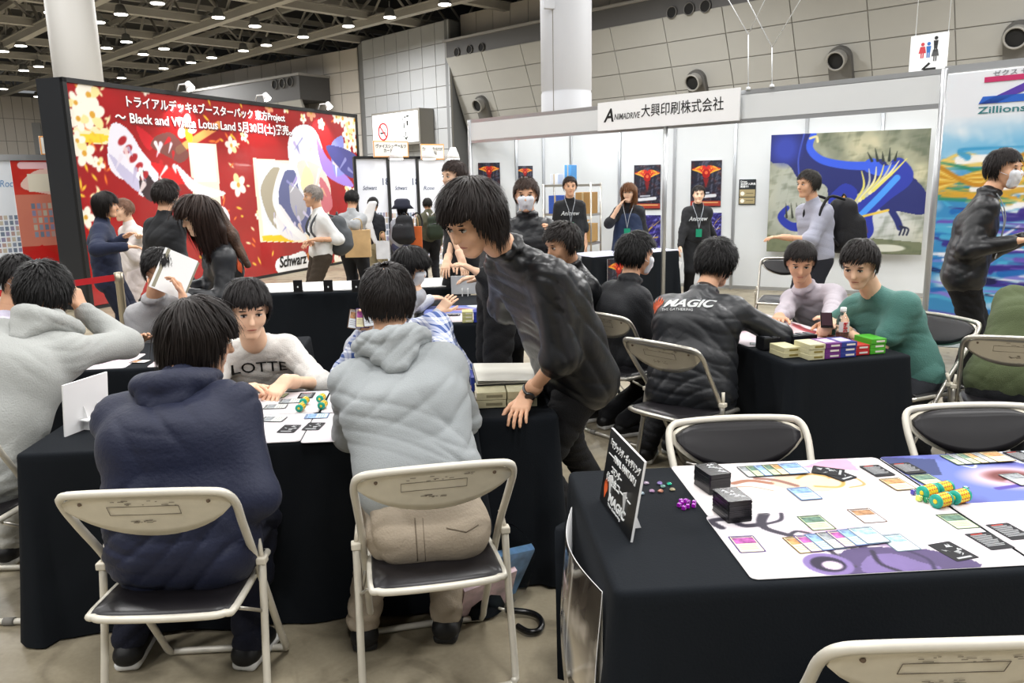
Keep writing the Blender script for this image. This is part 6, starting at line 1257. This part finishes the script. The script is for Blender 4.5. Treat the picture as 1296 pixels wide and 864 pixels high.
# clear plastic bag with magazines
bg0 = P(632, 775, 0); t = empty('plastic_bag', (bg0.x, bg0.y, 0), rad(30), 'clear plastic bag with blue and pink magazines against the table cloth', 'bag')
m = MB(); m.box((0, .05, .13), (.30, .03, .24), M=Matrix.Rotation(rad(25), 3, 'X')@Matrix.Rotation(rad(8), 3, 'Y')); m.build('magazine', mat('magazine_blue', '#6f9ccc', .3, var=.6, vscale=9), t)
m = MB(); m.box((-.06, -.01, .10), (.22, .02, .19), M=Matrix.Rotation(rad(28), 3, 'X')@Matrix.Rotation(rad(-6), 3, 'Y')); m.build('leaflet', mat('magazine_white', '#d8c0c8', .3, var=.4, vscale=14), t)
V_, F_ = sphere_np((0, .03, .17), np.eye(3), (.19, .085, .17), 22, 14); V_ = V_*(1+.06*np.sin(23*V_[:, :1])+.05*np.sin(31*V_[:, 2:]+9*V_[:, :1])); link('bag_film', mesh_np('bag_film', V_, F_), mat('film', '#ffffff', .06, trans=1, ior=1.02), t)
# belt barrier post behind the left table
p = P(158, 448, 0.0); p = Q(152, 365, 7.0); bp = empty('barrier_post', (p.x, p.y, 0), 0, 'steel belt barrier post with red belt at left', 'barrier'); m = MB(); m.lathe([(.17, 0), (.17, .012), (.04, .03), (.032, .05), (.032, .80), (.036, .81), (.036, .90), (.02, .905)], 20); m.build('post', mat('steel', '#b3aa98', .3, .8), bp)
e = Q(85, 383, 6.6)-Vector((p.x, p.y, 0)); m = MB(); a_ = Vector((0, 0, .86)); b_ = Vector((e.x-.6, e.y-.2, .80)); n_ = Vector((0, 0, .026)); m.add([a_-n_, a_+n_, b_+n_, b_-n_, a_-n_+Vector((0, .003, 0)), a_+n_+Vector((0, .003, 0)), b_+n_+Vector((0, .003, 0)), b_-n_+Vector((0, .003, 0))], [(0, 1, 2, 3), (7, 6, 5, 4), (0, 3, 7, 4), (1, 5, 6, 2)]); m.build('belt', mat('belt_red', '#c41f28', .6), bp)
# items on left table
for i, (x, y) in enumerate(((-1.28, 4.56), (-1.13, 4.50))):
    t = empty('deck_box', (x, y, Z+.002), rad(10), 'dark deck box on the left table behind navy jacket, '+('left one' if i == 0 else 'right one'), 'deck box'); m = MB(); m.box((0, 0, .035), (.12, .085, .07), bev=.003); m.build('case', mat('deckbox_black', '#17181b', .3), t); m = MB(); m.box((0, 0, .072), (.10, .07, .004)); m.build('lid_print', mat('divider_grey', '#5a5c60'), t)
# ------------------------------------------------------------ the people
def A3(*v): return np.array(v, float)
def plaid(name, c0, c1, c2, sc=1.0):
    m = bpy.data.materials.new(name); m.use_nodes = True; nt = m.node_tree; b = nt.nodes['Principled BSDF']; b.inputs['Roughness'].default_value = .8
    tc = nt.nodes.new('ShaderNodeTexCoord'); sp = nt.nodes.new('ShaderNodeSeparateXYZ'); nt.links.new(tc.outputs['Object'], sp.inputs[0])
    def M_(op, a, b_=None):
        n = nt.nodes.new('ShaderNodeMath'); n.operation = op
        for i, v in enumerate((a, b_)):
            if v is None: continue
            if isinstance(v, (int, float)): n.inputs[i].default_value = v
            else: nt.links.new(v, n.inputs[i])
        return n.outputs[0]
    u = M_('ADD', sp.outputs[0], M_('MULTIPLY', sp.outputs[1], .6))
    def stripe(v, per, w, ph=0): return M_('LESS_THAN', M_('FRACT', M_('ADD', M_('DIVIDE', v, per), ph)), w)
    s = M_('ADD', stripe(u, .052*sc, .5), stripe(sp.outputs[2], .052*sc, .5)); t = M_('ADD', stripe(u, .052*sc, .1, .3), stripe(sp.outputs[2], .052*sc, .1, .3))
    r = nt.nodes.new('ShaderNodeValToRGB'); r.color_ramp.interpolation = 'CONSTANT'; e = r.color_ramp.elements; e[0].color = (*lin(c0), 1); e[1].position = .3; e[1].color = (*[(a+b)/2 for a, b in zip(lin(c0), lin(c1))], 1); x = e.new(.8); x.color = (*lin(c1), 1)
    nt.links.new(M_('DIVIDE', s, 2.0), r.inputs[0]); mx = nt.nodes.new('ShaderNodeMix'); mx.data_type = 'RGBA'; nt.links.new(M_('MULTIPLY', t, .4), mx.inputs['Factor']); nt.links.new(r.outputs[0], mx.inputs['A']); mx.inputs['B'].default_value = (*lin(c2), 1); nt.links.new(mx.outputs['Result'], b.inputs['Base Color']); return m
nylon = mat('nylon_black', '#17181b', .38, bump=(18, .12, 1.0), spec=.6); nylon2 = mat('nylon_charcoal', '#1e2024', .42, bump=(18, .12, 1.0), spec=.6)
# --- front row
p1 = person('person in navy hooded jacket seated on front left folding chair, back to camera', (-.85, 2.30, .545), Q(228, 486, 2.50), Q(252, 430, 2.60), rad(86), rad(30), -.25,
       hand=(A3(-1.02, 2.86, .76), Q(326, 630, 2.52)), pole=(A3(-.5, -.2, -.8), A3(.35, -.9, -.3)), foot=(P(168, 838, 0), P(318, 838, 0)), hw=.222, fat=1.13, hunch=.06, hood=True, name_top='hoodie', top='#0f1733', cloth_rough=.62,
       bottom='#0b1024', shoes='#101012', sole='#e2e2e0', hair='#1d1613', style='bob', hthick=.022, vox=.0085, amp=.013, hn=2600, skin='b', hem=.10, bumpk=(90, .15))
p3 = person('person in light grey hoodie and khaki trousers seated on front centre folding chair', (-.12, 2.38, .545), Q(497, 437, 2.70), Q(491, 381, 2.77), rad(91), rad(92), -.2,
       hand=(A3(-.30, 3.02, .76), A3(.0, 3.06, .78)), pole=(A3(-.45, -.1, -.9), A3(.2, -.1, -.9)), foot=(P(462, 815, 0), P(566, 805, 0)), hw=.195, fat=1.08, hunch=.03, hood=True, name_top='hoodie', top='#a3a8aa', cloth_rough=.9,
       bottom='#a79a88', shoes='#101012', sole='#1a1a1a', hair='#17110f', style='short', bald=.9, hthick=.014, vox=.0080, amp=.010, hn=3200, skin='b', hem=-.02, bumpk=(220, .2))
def stitch(pp, nm, pts, rr, m, oname='trousers', d=(0, 1, 0)):
    ob = [c for c in pp['par'].children if c.name.split('.')[0] == oname][0]; off = -pp['inv'].to_translation(); bvh = BVHTree.FromPolygons([tuple(v.co+off) for v in ob.data.vertices], [tuple(p.vertices) for p in ob.data.polygons]); out = []
    for q in pts:
        h = bvh.ray_cast(Vector((0, 0, HC)), (Vector(q)-Vector((0, 0, HC))).normalized())
        if h[0] is not None: out.append(h[0]+h[1]*(rr*.2))
    if len(out) > 2: m_ = MB(); m_.tube(out, rr, 6); o = m_.build(nm, m, ob, pp['inv']); return o
km = mat('cloth_khaki_seam', '#6f6455', .9)
stitch(p3, 'seam', [Q(525+i*.4, 655+i*6, 2.3) for i in range(10)], .0018, km); stitch(p3, 'seam', [Q(535+i*.4, 655+i*6, 2.3) for i in range(10)], .0010, km)
stitch(p3, 'pocket_edge', [Q(565+i*5, 668+(i*1.0 if i < 5 else 5-(i-5)*3), 2.3) for i in range(9)], .0022, km)
p2 = person('person in white lettered tee facing camera across the front left table', (-.98, 4.05, .52), Q(322, 432, 3.82), Q(314, 391, 3.75), rad(278), rad(292), -.3,
       hand=(P(362, 482, .765), P(300, 492, .74)), pole=(A3(.8, .2, -.6), A3(-.8, .2, -.6)), hw=.175, fat=.98, s=1.08, name_top='tee', top='#dcd9d4', sleeve='half', bottom='#24252b', hair='#171212', style='bun', skin='c', hdir=(A3(-.5, -.9, -.45), None), curl=(.55, .35), vox=.009, hn=2000)
d_ = A3(cos(rad(278)), sin(rad(278)), 0); tM = frame(tuple(p2['ch']+d_*.2+A3(-.13, 0, -.035)), tuple(A3(-sin(rad(278)), cos(rad(278)), 0)), (0, 0, 1))
decal(p2, tM, [text('LOTTE', .075, tM, blk, None, 'lettering', width=.25)])
pl_blue = plaid('blue_check', '#e2e6f0', '#3a5390', '#5f76b0')
p4 = person('person in blue checked shirt seated behind grey hoodie person, holding cards', (-.10, 4.20, .52), Q(505, 415, 4.0), Q(494, 383, 3.95), rad(272), rad(268), -.3,
       hand=(P(560, 478, .76), Q(462, 418, 3.80)), pole=(A3(.9, .2, -.6), A3(-.6, -.1, -.8)), hw=.215, fat=1.1, topmat=pl_blue, bottom='#2a2c33', skin='b', vox=.010, pnorm=(None, A3(.2, -.9, 0)), hdir=(None, A3(.1, -.1, 1)), curl=(.3, .9))
for i, (a, nm) in enumerate(((.20, 'left'), (.08, 'middle'), (-.06, 'right'))):
    c = Q(450+9*i, 404-1.5*i, 3.76-.006*i); card('purple' if i % 2 else 'tan', c.x, c.y, c.z, 0, nm+' card of the fan held up by the person in checked shirt', 'cards held in a fan', tilt=(rad(80), a, rad(5)))
# --- leaning staff member
p6 = person('person in glossy black jacket leaning over the table on one hand', Q(727, 468, 3.18), Q(643, 318, 2.98), Q(598, 277, 2.86), rad(205), rad(222), -.55,
       hand=(P(667, 500, .765), Q(705, 420, 3.42)), pole=(A3(.5, -.5, .2), A3(-.3, .6, -.4)), foot=(A3(.52, 3.22, 0), A3(.66, 3.62, 0)), hw=.20, fat=1.08, s=1.02, hunch=.05, name_top='jacket', topmat=nylon, sleeve='half', bottom='#0e0e11', hair='#1c1411', style='medium', hthick=.026, mess=.4,
       vox=.009, amp=.009, hn=3600, collar=True, hdir=(A3(-.45, -1, -.45), A3(-.3, .1, -1)), pnorm=(A3(0, -.25, -1), None), curl=(.28, .5), skin='a', hface=rad(200), hem=.12)
m = MB(); wv = p6['wr'][0]; fd = nrm(p6['wr'][0]-p6['el'][0]); cw = wv-fd*.035; lt = nrm(np.cross(fd, [0, 0, 1.])); uu = nrm(np.cross(lt, fd))
wt_ = m; m.tube([cw+(lt*cos(a)*.035+uu*sin(a)*.030) for a in np.linspace(0, 2*pi, 21)[:-1]], .007, 6, closed=True); wa = m.build('watch_strap', mat('watch_steel', '#5d5f60', .3, .8), p6['par'], p6['inv'])
out = nrm(np.array([.1, -1, .1])-fd*(np.array([.1, -1, .1])@fd)); m = MB(); Rw_ = Vector(tuple(out)).to_track_quat('Z', 'Y').to_matrix(); m.lathe([(.019, 0), (.02, .004), (.02, .009), (.015, .011)], 18, tuple(cw+out*.031), Rw_); m.build('watch_face', mat('watch_dial', '#3a3c3e', .15, .5), wa, p6['inv'])
# --- middle distance, seated
person('person in black jacket seated behind the leaning staff member, head bowed', (.86, 5.22, .50), Q(722, 333, 5.0), Q(711, 309, 4.92), rad(192), rad(205), -.35, hand=(A3(.42, 4.95, .76), A3(.40, 5.3, .76)), hw=.20, name_top='jacket', topmat=nylon, bottom='#101014', hair='#1a1310', skin='b', collar=True, vox=.012, amp=.007, hthick=.024)
person('person with white mask and bowl haircut seated at middle table', (-.66, 5.30, .50), Q(528, 375, 5.20), Q(520, 339, 5.22), rad(-8), rad(-25), -.3, hand=(P(545, 378, .76), P(556, 394, .76)), hw=.17, top='#b9bcc4', bottom='#2c2e34', hair='#0e0b0c', style='bob', hthick=.030, mask=True, skin='c', vox=.012, hn=2200, s=.97)
person('person with white face mask in black jacket seated, profile to the right', (.98, 4.86, .50), Q(797, 356, 4.88), Q(806, 323, 4.92), rad(22), rad(2), -.15, hand=(A3(1.45, 5.05, .76), A3(1.42, 4.8, .74)), hw=.19, name_top='jacket', top='#15171c', cloth_rough=.7, bottom='#15161b', hair='#0d0b0b', style='short', hthick=.028, mask=True, skin='a', collar=True, vox=.010, hn=2600, mess=.2)
p13 = person('person in black jacket lettered across the back, seated on metal chair', (1.20, 3.98, .50), Q(890, 372, 4.22), Q(907, 334, 4.32), rad(58), rad(40), -.3, hand=(A3(1.62, 4.55, .76), A3(1.74, 4.30, .76)), pole=(A3(-.8, .2, -.5), A3(.6, -.8, -.4)), foot=(A3(1.05, 4.3, 0), P(850, 572, 0)), hw=.225, fat=1.2, name_top='jacket', topmat=nylon2, bottom='#0f1014', hair='#0f0c0c', hthick=.026, mess=.6, skin='b', vox=.009, amp=.009, hn=3000, collar=True, hunch=.07, hem=.10, sole='#e8e8e6')
def backprint(pp, cx, dz, w, h, sub=None, fs=.12, flm=True):
    n, Lt, up_, bk = pp['ch'], pp['Lt'], nrm(pp['up']), pp['bk']; o = n+bk*.25+Lt*(w/2+cx)+up_*dz; tM = frame(tuple(o), tuple(-Lt), tuple(up_)); its = [text('MAGIC', h, tM, wp, None, width=w, bold=.035, shear=.2)]
    if sub: its.append(text(sub, h*.26, tM@Matrix.Translation((0, -h*.33, 0)), wp, None, width=w*.62))
    decal(pp, tM, its)
    if flm: decal(pp, tM, [flame(tM@Matrix.Translation((-fs*.62, -fs*.25, 0)), fs, orange, None)])
backprint(p13, .02, .055, .27, .085, 'THE GATHERING')
person('person in pale lilac shirt seated at right middle table', (2.52, 5.05, .50), Q(1018, 365, 4.95), Q(1013, 331, 4.88), rad(222), rad(250), -.45, hand=(P(1046, 412, .76), P(984, 404, .76)), hw=.195, top='#b9b1b9', bottom='#24262c', hair='#191210', skin='b', vox=.011, collar=True, amp=.008)
p15 = person('person in teal green tee seated by the tea bottle', (2.50, 4.17, .50), Q(1103, 368, 4.14), Q(1088, 334, 4.08), rad(208), rad(225), -.45, hand=(P(1062, 412, .775), P(1046, 414, .775)), pole=(A3(.5, -.8, -.5), A3(0, .8, -.6)), hw=.20, fat=1.05, name_top='tee', top='#4f7f77', sleeve='short', bottom='#24262c', hair='#17110f', skin='c', vox=.010, amp=.008)
p = Q(1046, 405, 4.02); t = empty('phone', p, rad(-20), 'dark phone held by the person in teal green tee', 'phone'); m = MB(); m.box((0, 0, 0), (.06, .11, .008), M=Matrix.Rotation(rad(35), 3, 'X'), bev=.002); m.build('case', mat('phone_dark', '#1a1414', .2), t); m = MB(); m.box((0, -.002, .006), (.05, .095, .002), M=Matrix.Rotation(rad(35), 3, 'X')); m.build('screen', mat('phone_glass', '#3a2a30', .1), t)
person('person in olive sweater seated at right edge, back to camera', (2.86, 3.84, .50), Q(1330, 372, 4.02), Q(1345, 330, 4.1), rad(62), rad(60), -.2, hand=(A3(3.1, 4.3, .7), A3(3.3, 4.2, .7)), hw=.20, fat=1.15, name_top='hoodie', top='#5b6646', cloth_rough=.95, bottom='#17181c', vox=.011, hem=.06, bumpk=(300, .5))
# --- left group, seated
person('person in pale grey hoodie seated at left edge with a hand raised to the ear', (-1.90, 3.06, .545), Q(66, 410, 3.42), Q(57, 373, 3.50), rad(82), rad(92), -.3, hand=(A3(-1.95, 4.0, .76), Q(104, 392, 3.62)), pole=(A3(-1, 0, -.6), A3(1, .15, -.6)), foot=(A3(-2.0, 3.4, 0), A3(-1.7, 3.4, 0)), hw=.215, fat=1.15, hunch=.06, hood=True, name_top='hoodie', top='#a9aba8', bottom='#b9b8b2', hair='#0f0d0d', hthick=.026, mess=.55, skin='b', vox=.010, amp=.009, hn=2800, hdir=(None, A3(-.35, .1, 1)), curl=(.3, .8), cloth_rough=.9, hem=.12)
person('person in lilac shirt seated at far left edge beyond the pale hoodie', (-2.80, 4.80, .50), Q(12, 398, 4.9), Q(22, 352, 4.92), rad(30), rad(-20), -.4, hand=(A3(-2.2, 4.6, .76), A3(-2.3, 4.4, .76)), hw=.19, top='#c3bfd2', bottom='#24262c', hair='#131010', mask=True, skin='b', vox=.012, hthick=.024)
person('person with glasses in grey shirt seated, reading from a white folder', (-1.86, 5.32, .50), Q(196, 378, 5.12), Q(203, 342, 5.02), rad(285), rad(310), -.35, hand=(Q(232, 376, 4.80), Q(176, 432, 4.9)), hw=.185, top='#a9a9ab', bottom='#24262c', hair='#120f0f', glasses=True, skin='b', vox=.011, collar=True, hthick=.022, hdir=(A3(-.3, .2, 1), None), curl=(.7, .3))
f0 = Q(220, 346, 4.93); t = empty('clipboard_folder', f0, 0, 'white folder held up before the person with glasses', 'folder'); Rf = Matrix.Rotation(rad(20), 3, 'Z')@Matrix.Rotation(rad(28), 3, 'Y')@Matrix.Rotation(rad(65), 3, 'X')
m = MB(); m.box((0, 0, 0), (.20, .27, .004), M=Rf); m.build('folder_cover', mat('folder_white', '#e4e4e2', .4), t); m = MB(); m.box(Rf@Vector((.012, .004, -.014)), (.20, .26, .018), M=Rf@Matrix.Rotation(rad(5), 3, 'Y')); m.build('pages', mat('folder_pages', '#8f8a76', .6), t)
# --- standing people
def stand(label, px, py, Y, face, lean=(0, 0), far=True, **k):
    top = Q(px, py, Y); h = top.z; s = h/1.70; f = A3(cos(rad(face)), sin(rad(face)), 0); b = A3(top.x, top.y, 0); ln = A3(lean[0], lean[1], 0)
    kw = dict(s=s, hw=.18*s, fat=s*k.pop('fatk', 1.0), vox=.014 if far else .011, far=far, hunch=.02, foot=(None, None)); kw.update(k)
    pel = b-ln-f*.02*s+A3(0, 0, .905*s); g = A3(-f[1], f[0], 0)
    kw['foot'] = tuple(A3(b[0]-ln[0], b[1]-ln[1], 0)+g*.11*s*sd+f*.04*sd for sd in (1, -1)) if k.get('foot') is None else k['foot']
    return person(label, pel, b-ln*.15-f*.02*s+A3(0, 0, 1.425*s), b+f*.03*s+A3(0, 0, 1.578*s), rad(face), **kw)
def wpt(px, py, Y): v = Q(px, py, Y); return A3(v.x, v.y, v.z)
stand('person in black leather jacket and mask standing behind the leaning staff member', 666, 226, 5.7, 262, far=False, name_top='jacket', topmat=nylon2, mask=True, hair='#3a2a22', hand=(wpt(700, 300, 5.4), wpt(668, 322, 5.4)), bottom='#101014', collar=True)
pb = stand('person in black tee with lanyard standing by the wire shelf', 721, 224, 10.2, 268, name_top='tee', sleeve='half', top='#14161a', bottom='#1c2a28', hair='#2a1c15'); lanyard(pb)
pc = stand('person with long brown hair in navy pinafore inside the booth', 796, 232, 9.9, 250, name_top='tee', sleeve='half', top='#11131a', apron='#1f2d49', bottom='#1f2d49', hair='#6b4527', style='long', skin='c', hand=(None, wpt(783, 262, 9.75)), pole=(None, A3(-.6, -.2, -.8))); lanyard(pc)
pdn = stand('person in black sweatshirt with white lettering and green badge in the booth', 884, 235, 10.1, 262, name_top='shirt', top='#101114', bottom='#0f1013', hair='#1c1512', hand=(wpt(905, 300, 10.2), wpt(857, 330, 9.9)), skin='c'); lanyard(pdn)
for pp, tx in ((pb, 'Anicrew'), (pdn, 'Anicrew')):
    c_ = pp['ch']+pp['F0']*.2+np.array([0, 0, -.02]); tM = frame(tuple(c_-pp['Lv']*.12*pp['Lv'][0]/abs(pp['Lv'][0])*1), tuple(pp['Lv']), (0, 0, 1)); decal(pp, tM, [text(tx, .075, tM, wp, None, width=.24, shear=.3, bold=.02)])
p = Q(857, 336, 9.8); t = tag(MB().box((0, 0, 0), (.09, .004, .12), M=Matrix.Rotation(rad(20), 3, 'Y')).build('flyer', mat('paper_white', '#eeeeee')), 'small white flyer held by the person in black sweatshirt', 'flyer'); t.location = p
pw = stand('person in grey-lilac shirt walking past the blue tapestry', 1027, 216, 7.0, 196, lean=(-.06, 0), far=False, sleeve='half', top='#abadbd', bottom='#20222a', hair='#2e2a26', hand=(wpt(990, 300, 6.85), wpt(1035, 320, 7.2)), pole=(A3(.3, -.3, -1), None), cloth_rough=.85)
def backpack(c, ang, size, col, label, strap=None, col2=None, sh=None):
    c = A3(*c); f = A3(cos(rad(ang)), sin(rad(ang)), 0); l = A3(-f[1], f[0], 0); w, d, h = size; t = empty('backpack', tuple(c), 0, label, 'backpack'); inv = Matrix.Translation(tuple(-c))
    V, F = grow([cap(c-A3(0, 0, h*.28), c+A3(0, 0, h*.28), d*.5, d*.42, w*.5-d*.5, w*.42-d*.42, l), cap(c-f*d*.3-A3(0, 0, h*.22), c-f*d*.3+A3(0, 0, h*.02), d*.4, d*.35, w*.3, w*.28, l)], .013, .03, folds(.004, 40, 3)); me = mesh_np('backpack', V, F); me.transform(inv); link('main_bag', me, mat('bag_'+col.strip('#'), col, .7, bump=(120, .2)), t)
    m = MB()
    for sd in (1, -1):
        q = c+l*sd*w*.32; m.tube(smooth_path([q+f*d*.35+A3(0, 0, h*.45), q+f*(d*.5+.14)+A3(0, 0, h*.5), q+f*(d*.5+.22)+A3(0, 0, h*.1), q+f*d*.5-A3(0, 0, h*.35)], 4), .013, 6)
    m.build('straps', mat('bag_'+(col2 or col).strip('#'), col2 or col, .7), t, inv); m = MB(); m.tube([c-f*d*.45-l*w*.35+A3(0, 0, h*.12), c-f*d*.52+A3(0, 0, h*.16), c-f*d*.45+l*w*.35+A3(0, 0, h*.12)], .005, 5); m.build('zip', mat('zip_grey', '#6a6c70', .4), t, inv)
    m = MB(); m.tube(smooth_path([c-l*.04+A3(0, 0, h*.44), c+A3(0, 0, h*.54), c+l*.04+A3(0, 0, h*.44)], 4), .008, 6); m.build('grab_handle', mat('bag_'+(col2 or col).strip('#'), col2 or col, .7), t, inv); return t
backpack(wpt(1066, 284, 7.02), 196, (.32, .24, .50), '#141418', 'black backpack on the person walking past the blue tapestry')
p17 = stand('person in black jacket and mask standing at right before the banner wall', 1266, 190, 5.05, -28, foot=(P(1245, 520, 0), P(1207, 515, 0)), lean=(.15, 0), far=False, name_top='jacket', topmat=nylon, mask=True, hair='#1b1412', hand=(wpt(1300, 300, 4.85), wpt(1285, 305, 4.75)), bottom='#0e0f12', hyaw=rad(-62), fatk=1.0, collar=True, hem=.10); lanyard(p17, '#d8dce0')
stand('person in white tee with grey backpack in front of the red billboard', 398, 235, 8.9, 205, name_top='tee', sleeve='half', top='#e3e3e1', bottom='#3b3126', hair='#8e857e', hand=(wpt(400, 303, 8.7), wpt(392, 308, 8.75)), skin='b', shoes='#2a2522')
backpack(wpt(428, 297, 8.98), 205, (.30, .20, .46), '#4a4e52', 'dark grey backpack on the person in white tee')
stand('person in grey tee carrying a paper bag beside the red billboard', 444, 241, 10, 75, name_top='tee', sleeve='half', top='#a5a8ab', bottom='#16181f', hair='#120f0f', hand=(wpt(446, 300, 9.9), wpt(462, 302, 9.8)))
stand('person in black polo with a white cloth over one shoulder by the card boards', 471, 250, 12, 70, name_top='tee', sleeve='short', top='#14171f', bottom='#a39a80', hair='#110f10')
stand('person in navy bucket hat with black rucksack by the card boards', 508, 258, 12, 60, top='#b3b6bf', bottom='#5a5f80', hair='#1a1a22', style='bob')
stand('person in olive jacket with white straps by the card boards', 541, 251, 12.6, 100, name_top='jacket', top='#54533f', bottom='#121318', hair='#15110f')
q = wpt(465, 268, 11.85); t = tag(empty('draped_cloth', tuple(q), 0), 'white cloth draped over the person in black polo', 'cloth'); V, F = grow([cap(q+A3(.08, 0, .12), q+A3(-.02, 0, -.12), .035, .05, .03, .04, (1, 0, 0)), cap(q+A3(-.02, 0, -.12), q+A3(.10, 0, -.45), .05, .02, .02, .01, (1, 0, 0))], .012, .02, folds(.006, 60)); me = mesh_np('c', V, F); me.transform(Matrix.Translation(tuple(-q))); link('cloth_fold', me, mat('cloth_white', '#e8e8ea', .9), t)
backpack(wpt(512, 290, 11.8), 60, (.32, .2, .44), '#15171c', 'black rucksack on the person in navy bucket hat')
backpack(wpt(550, 288, 12.35), 100, (.26, .14, .42), '#23301f', 'dark green pack with white straps on the olive jacket', col2='#e6e6e4')
q = wpt(509, 258, 11.98); m = MB(); m.lathe([(.15, -.02), (.17, -.035), (.12, .02), (.115, .08), (.08, .11), (.01, .115)], 18); t = m.build('bucket_hat', mat('hat_navy', '#1f2233', .8)); t.location = tuple(q+A3(0, 0, -.035)); tag(t, 'navy bucket hat worn by the person with black rucksack', 'hat')
def bag(c, w, d, h, col, label, rz=0):
    t = empty('paper_bag', c, rz, label, 'bag'); m = MB(); m.prism(rrect(w, d, .006, 1), -h/2, h/2); m.build('bag_body', mat('bag_'+col.strip('#'), col, .7, var=.1, vscale=9), t)
    for sd in (-1, 1): m = MB(); m.tube(smooth_path([(-w*.2, sd*d*.4, h/2), (-w*.15, sd*d*.2, h/2+.12), (w*.15, sd*d*.2, h/2+.12), (w*.2, sd*d*.4, h/2)], 4), .004, 5); m.build('handle', mat('bag_cord', '#b59a6a', .7), t)
    return t
bag(Q(453, 308, 9.7), .30, .14, .32, '#c9a778', 'tan paper bag carried by the person in grey tee'); bag(Q(485, 316, 11.8), .20, .08, .26, '#d5d7dc', 'white shopping bag carried by the person in black polo'); bag(Q(527, 302, 11.9), .17, .12, .36, '#c9622c', 'orange bag between the hat wearer and the olive jacket')
# left group, standing
stand('person in navy suit with crossed arms standing by the red belt barrier', 128, 244, 7.6, 14, far=False, name_top='jacket', top='#1c2540', bottom='#161c30', cloth_rough=.8, hair='#16110f', hand=(wpt(158, 300, 7.45), wpt(160, 312, 7.35)), pole=(None, A3(.3, -.8, -.5)), hem=.16, style='bob', hthick=.02)
stand('person in white top standing beyond the navy suit', 158, 252, 8.3, 225, name_top='shirt', top='#e5dcd8', bottom='#d8ccc8', hair='#7a5a48', skin='c', hand=(wpt(150, 305, 8.1), wpt(176, 300, 8.1)))
stand('person in black top standing with back turned by the printed figures', 206, 230, 6.9, 60, far=False, top='#121419', bottom='#15171d', hair='#1d1512', hthick=.024)
pk = person('person in black leather jacket with long brown hair bending toward the reader', wpt(283, 398, 5.75), wpt(272, 296, 5.55), wpt(250, 274, 5.45), rad(205), rad(215), -.35, hand=(wpt(232, 372, 5.3), wpt(240, 365, 5.6)), foot=(A3(-1.66, 5.7, 0), A3(-1.5, 5.95, 0)), hw=.19, s=.98, name_top='jacket', topmat=nylon2, bottom='#101114', hair='#2a1b14', style='long', hthick=.03, skin='c', vox=.011, amp=.009, hn=2200, collar=True)
hs = wpt(290, 262, 5.55); V, F = grow([cap(wpt(268, 262, 5.56), wpt(292, 298, 5.6), .05, .04, .03, .03, (0, 1, 0)), cap(wpt(292, 298, 5.6), wpt(314, 336, 5.62), .04, .018, .03, .02, (0, 1, 0))], .010, .03, folds(.006, 90, 4, .3)); me = mesh_np('hl', V, F); me.transform(pk['inv']); link('hair_length', me, mat('hair_brown_tips', '#4a3222', .6, var=.5, vscale=14, bump=(70, .5)), pk['par'])
backprint(pk, 0, .03, .24, .07)
stand('person in black tee standing behind the middle table card, arm lowered', 578, 204, 6.9, 215, far=False, name_top='tee', sleeve='short', top='#121317', bottom='#131418', hair='#2a1c16', hand=(wpt(584, 328, 6.5), wpt(566, 330, 6.7)), pole=(A3(-.5, -.5, -.4), None), skin='c')
person('person in black shorts with bare legs half hidden behind the leaning staff member', wpt(630, 372, 4.3), wpt(626, 300, 4.35), wpt(612, 278, 4.3), rad(190), rad(200), -.2, s=.93, hw=.16, fat=.88, top='#101115', bottom='#0d0d10', shorts=True, hair='#140f0e', skin='c', vox=.012, hand=(wpt(606, 345, 4.2), wpt(610, 352, 4.5)))
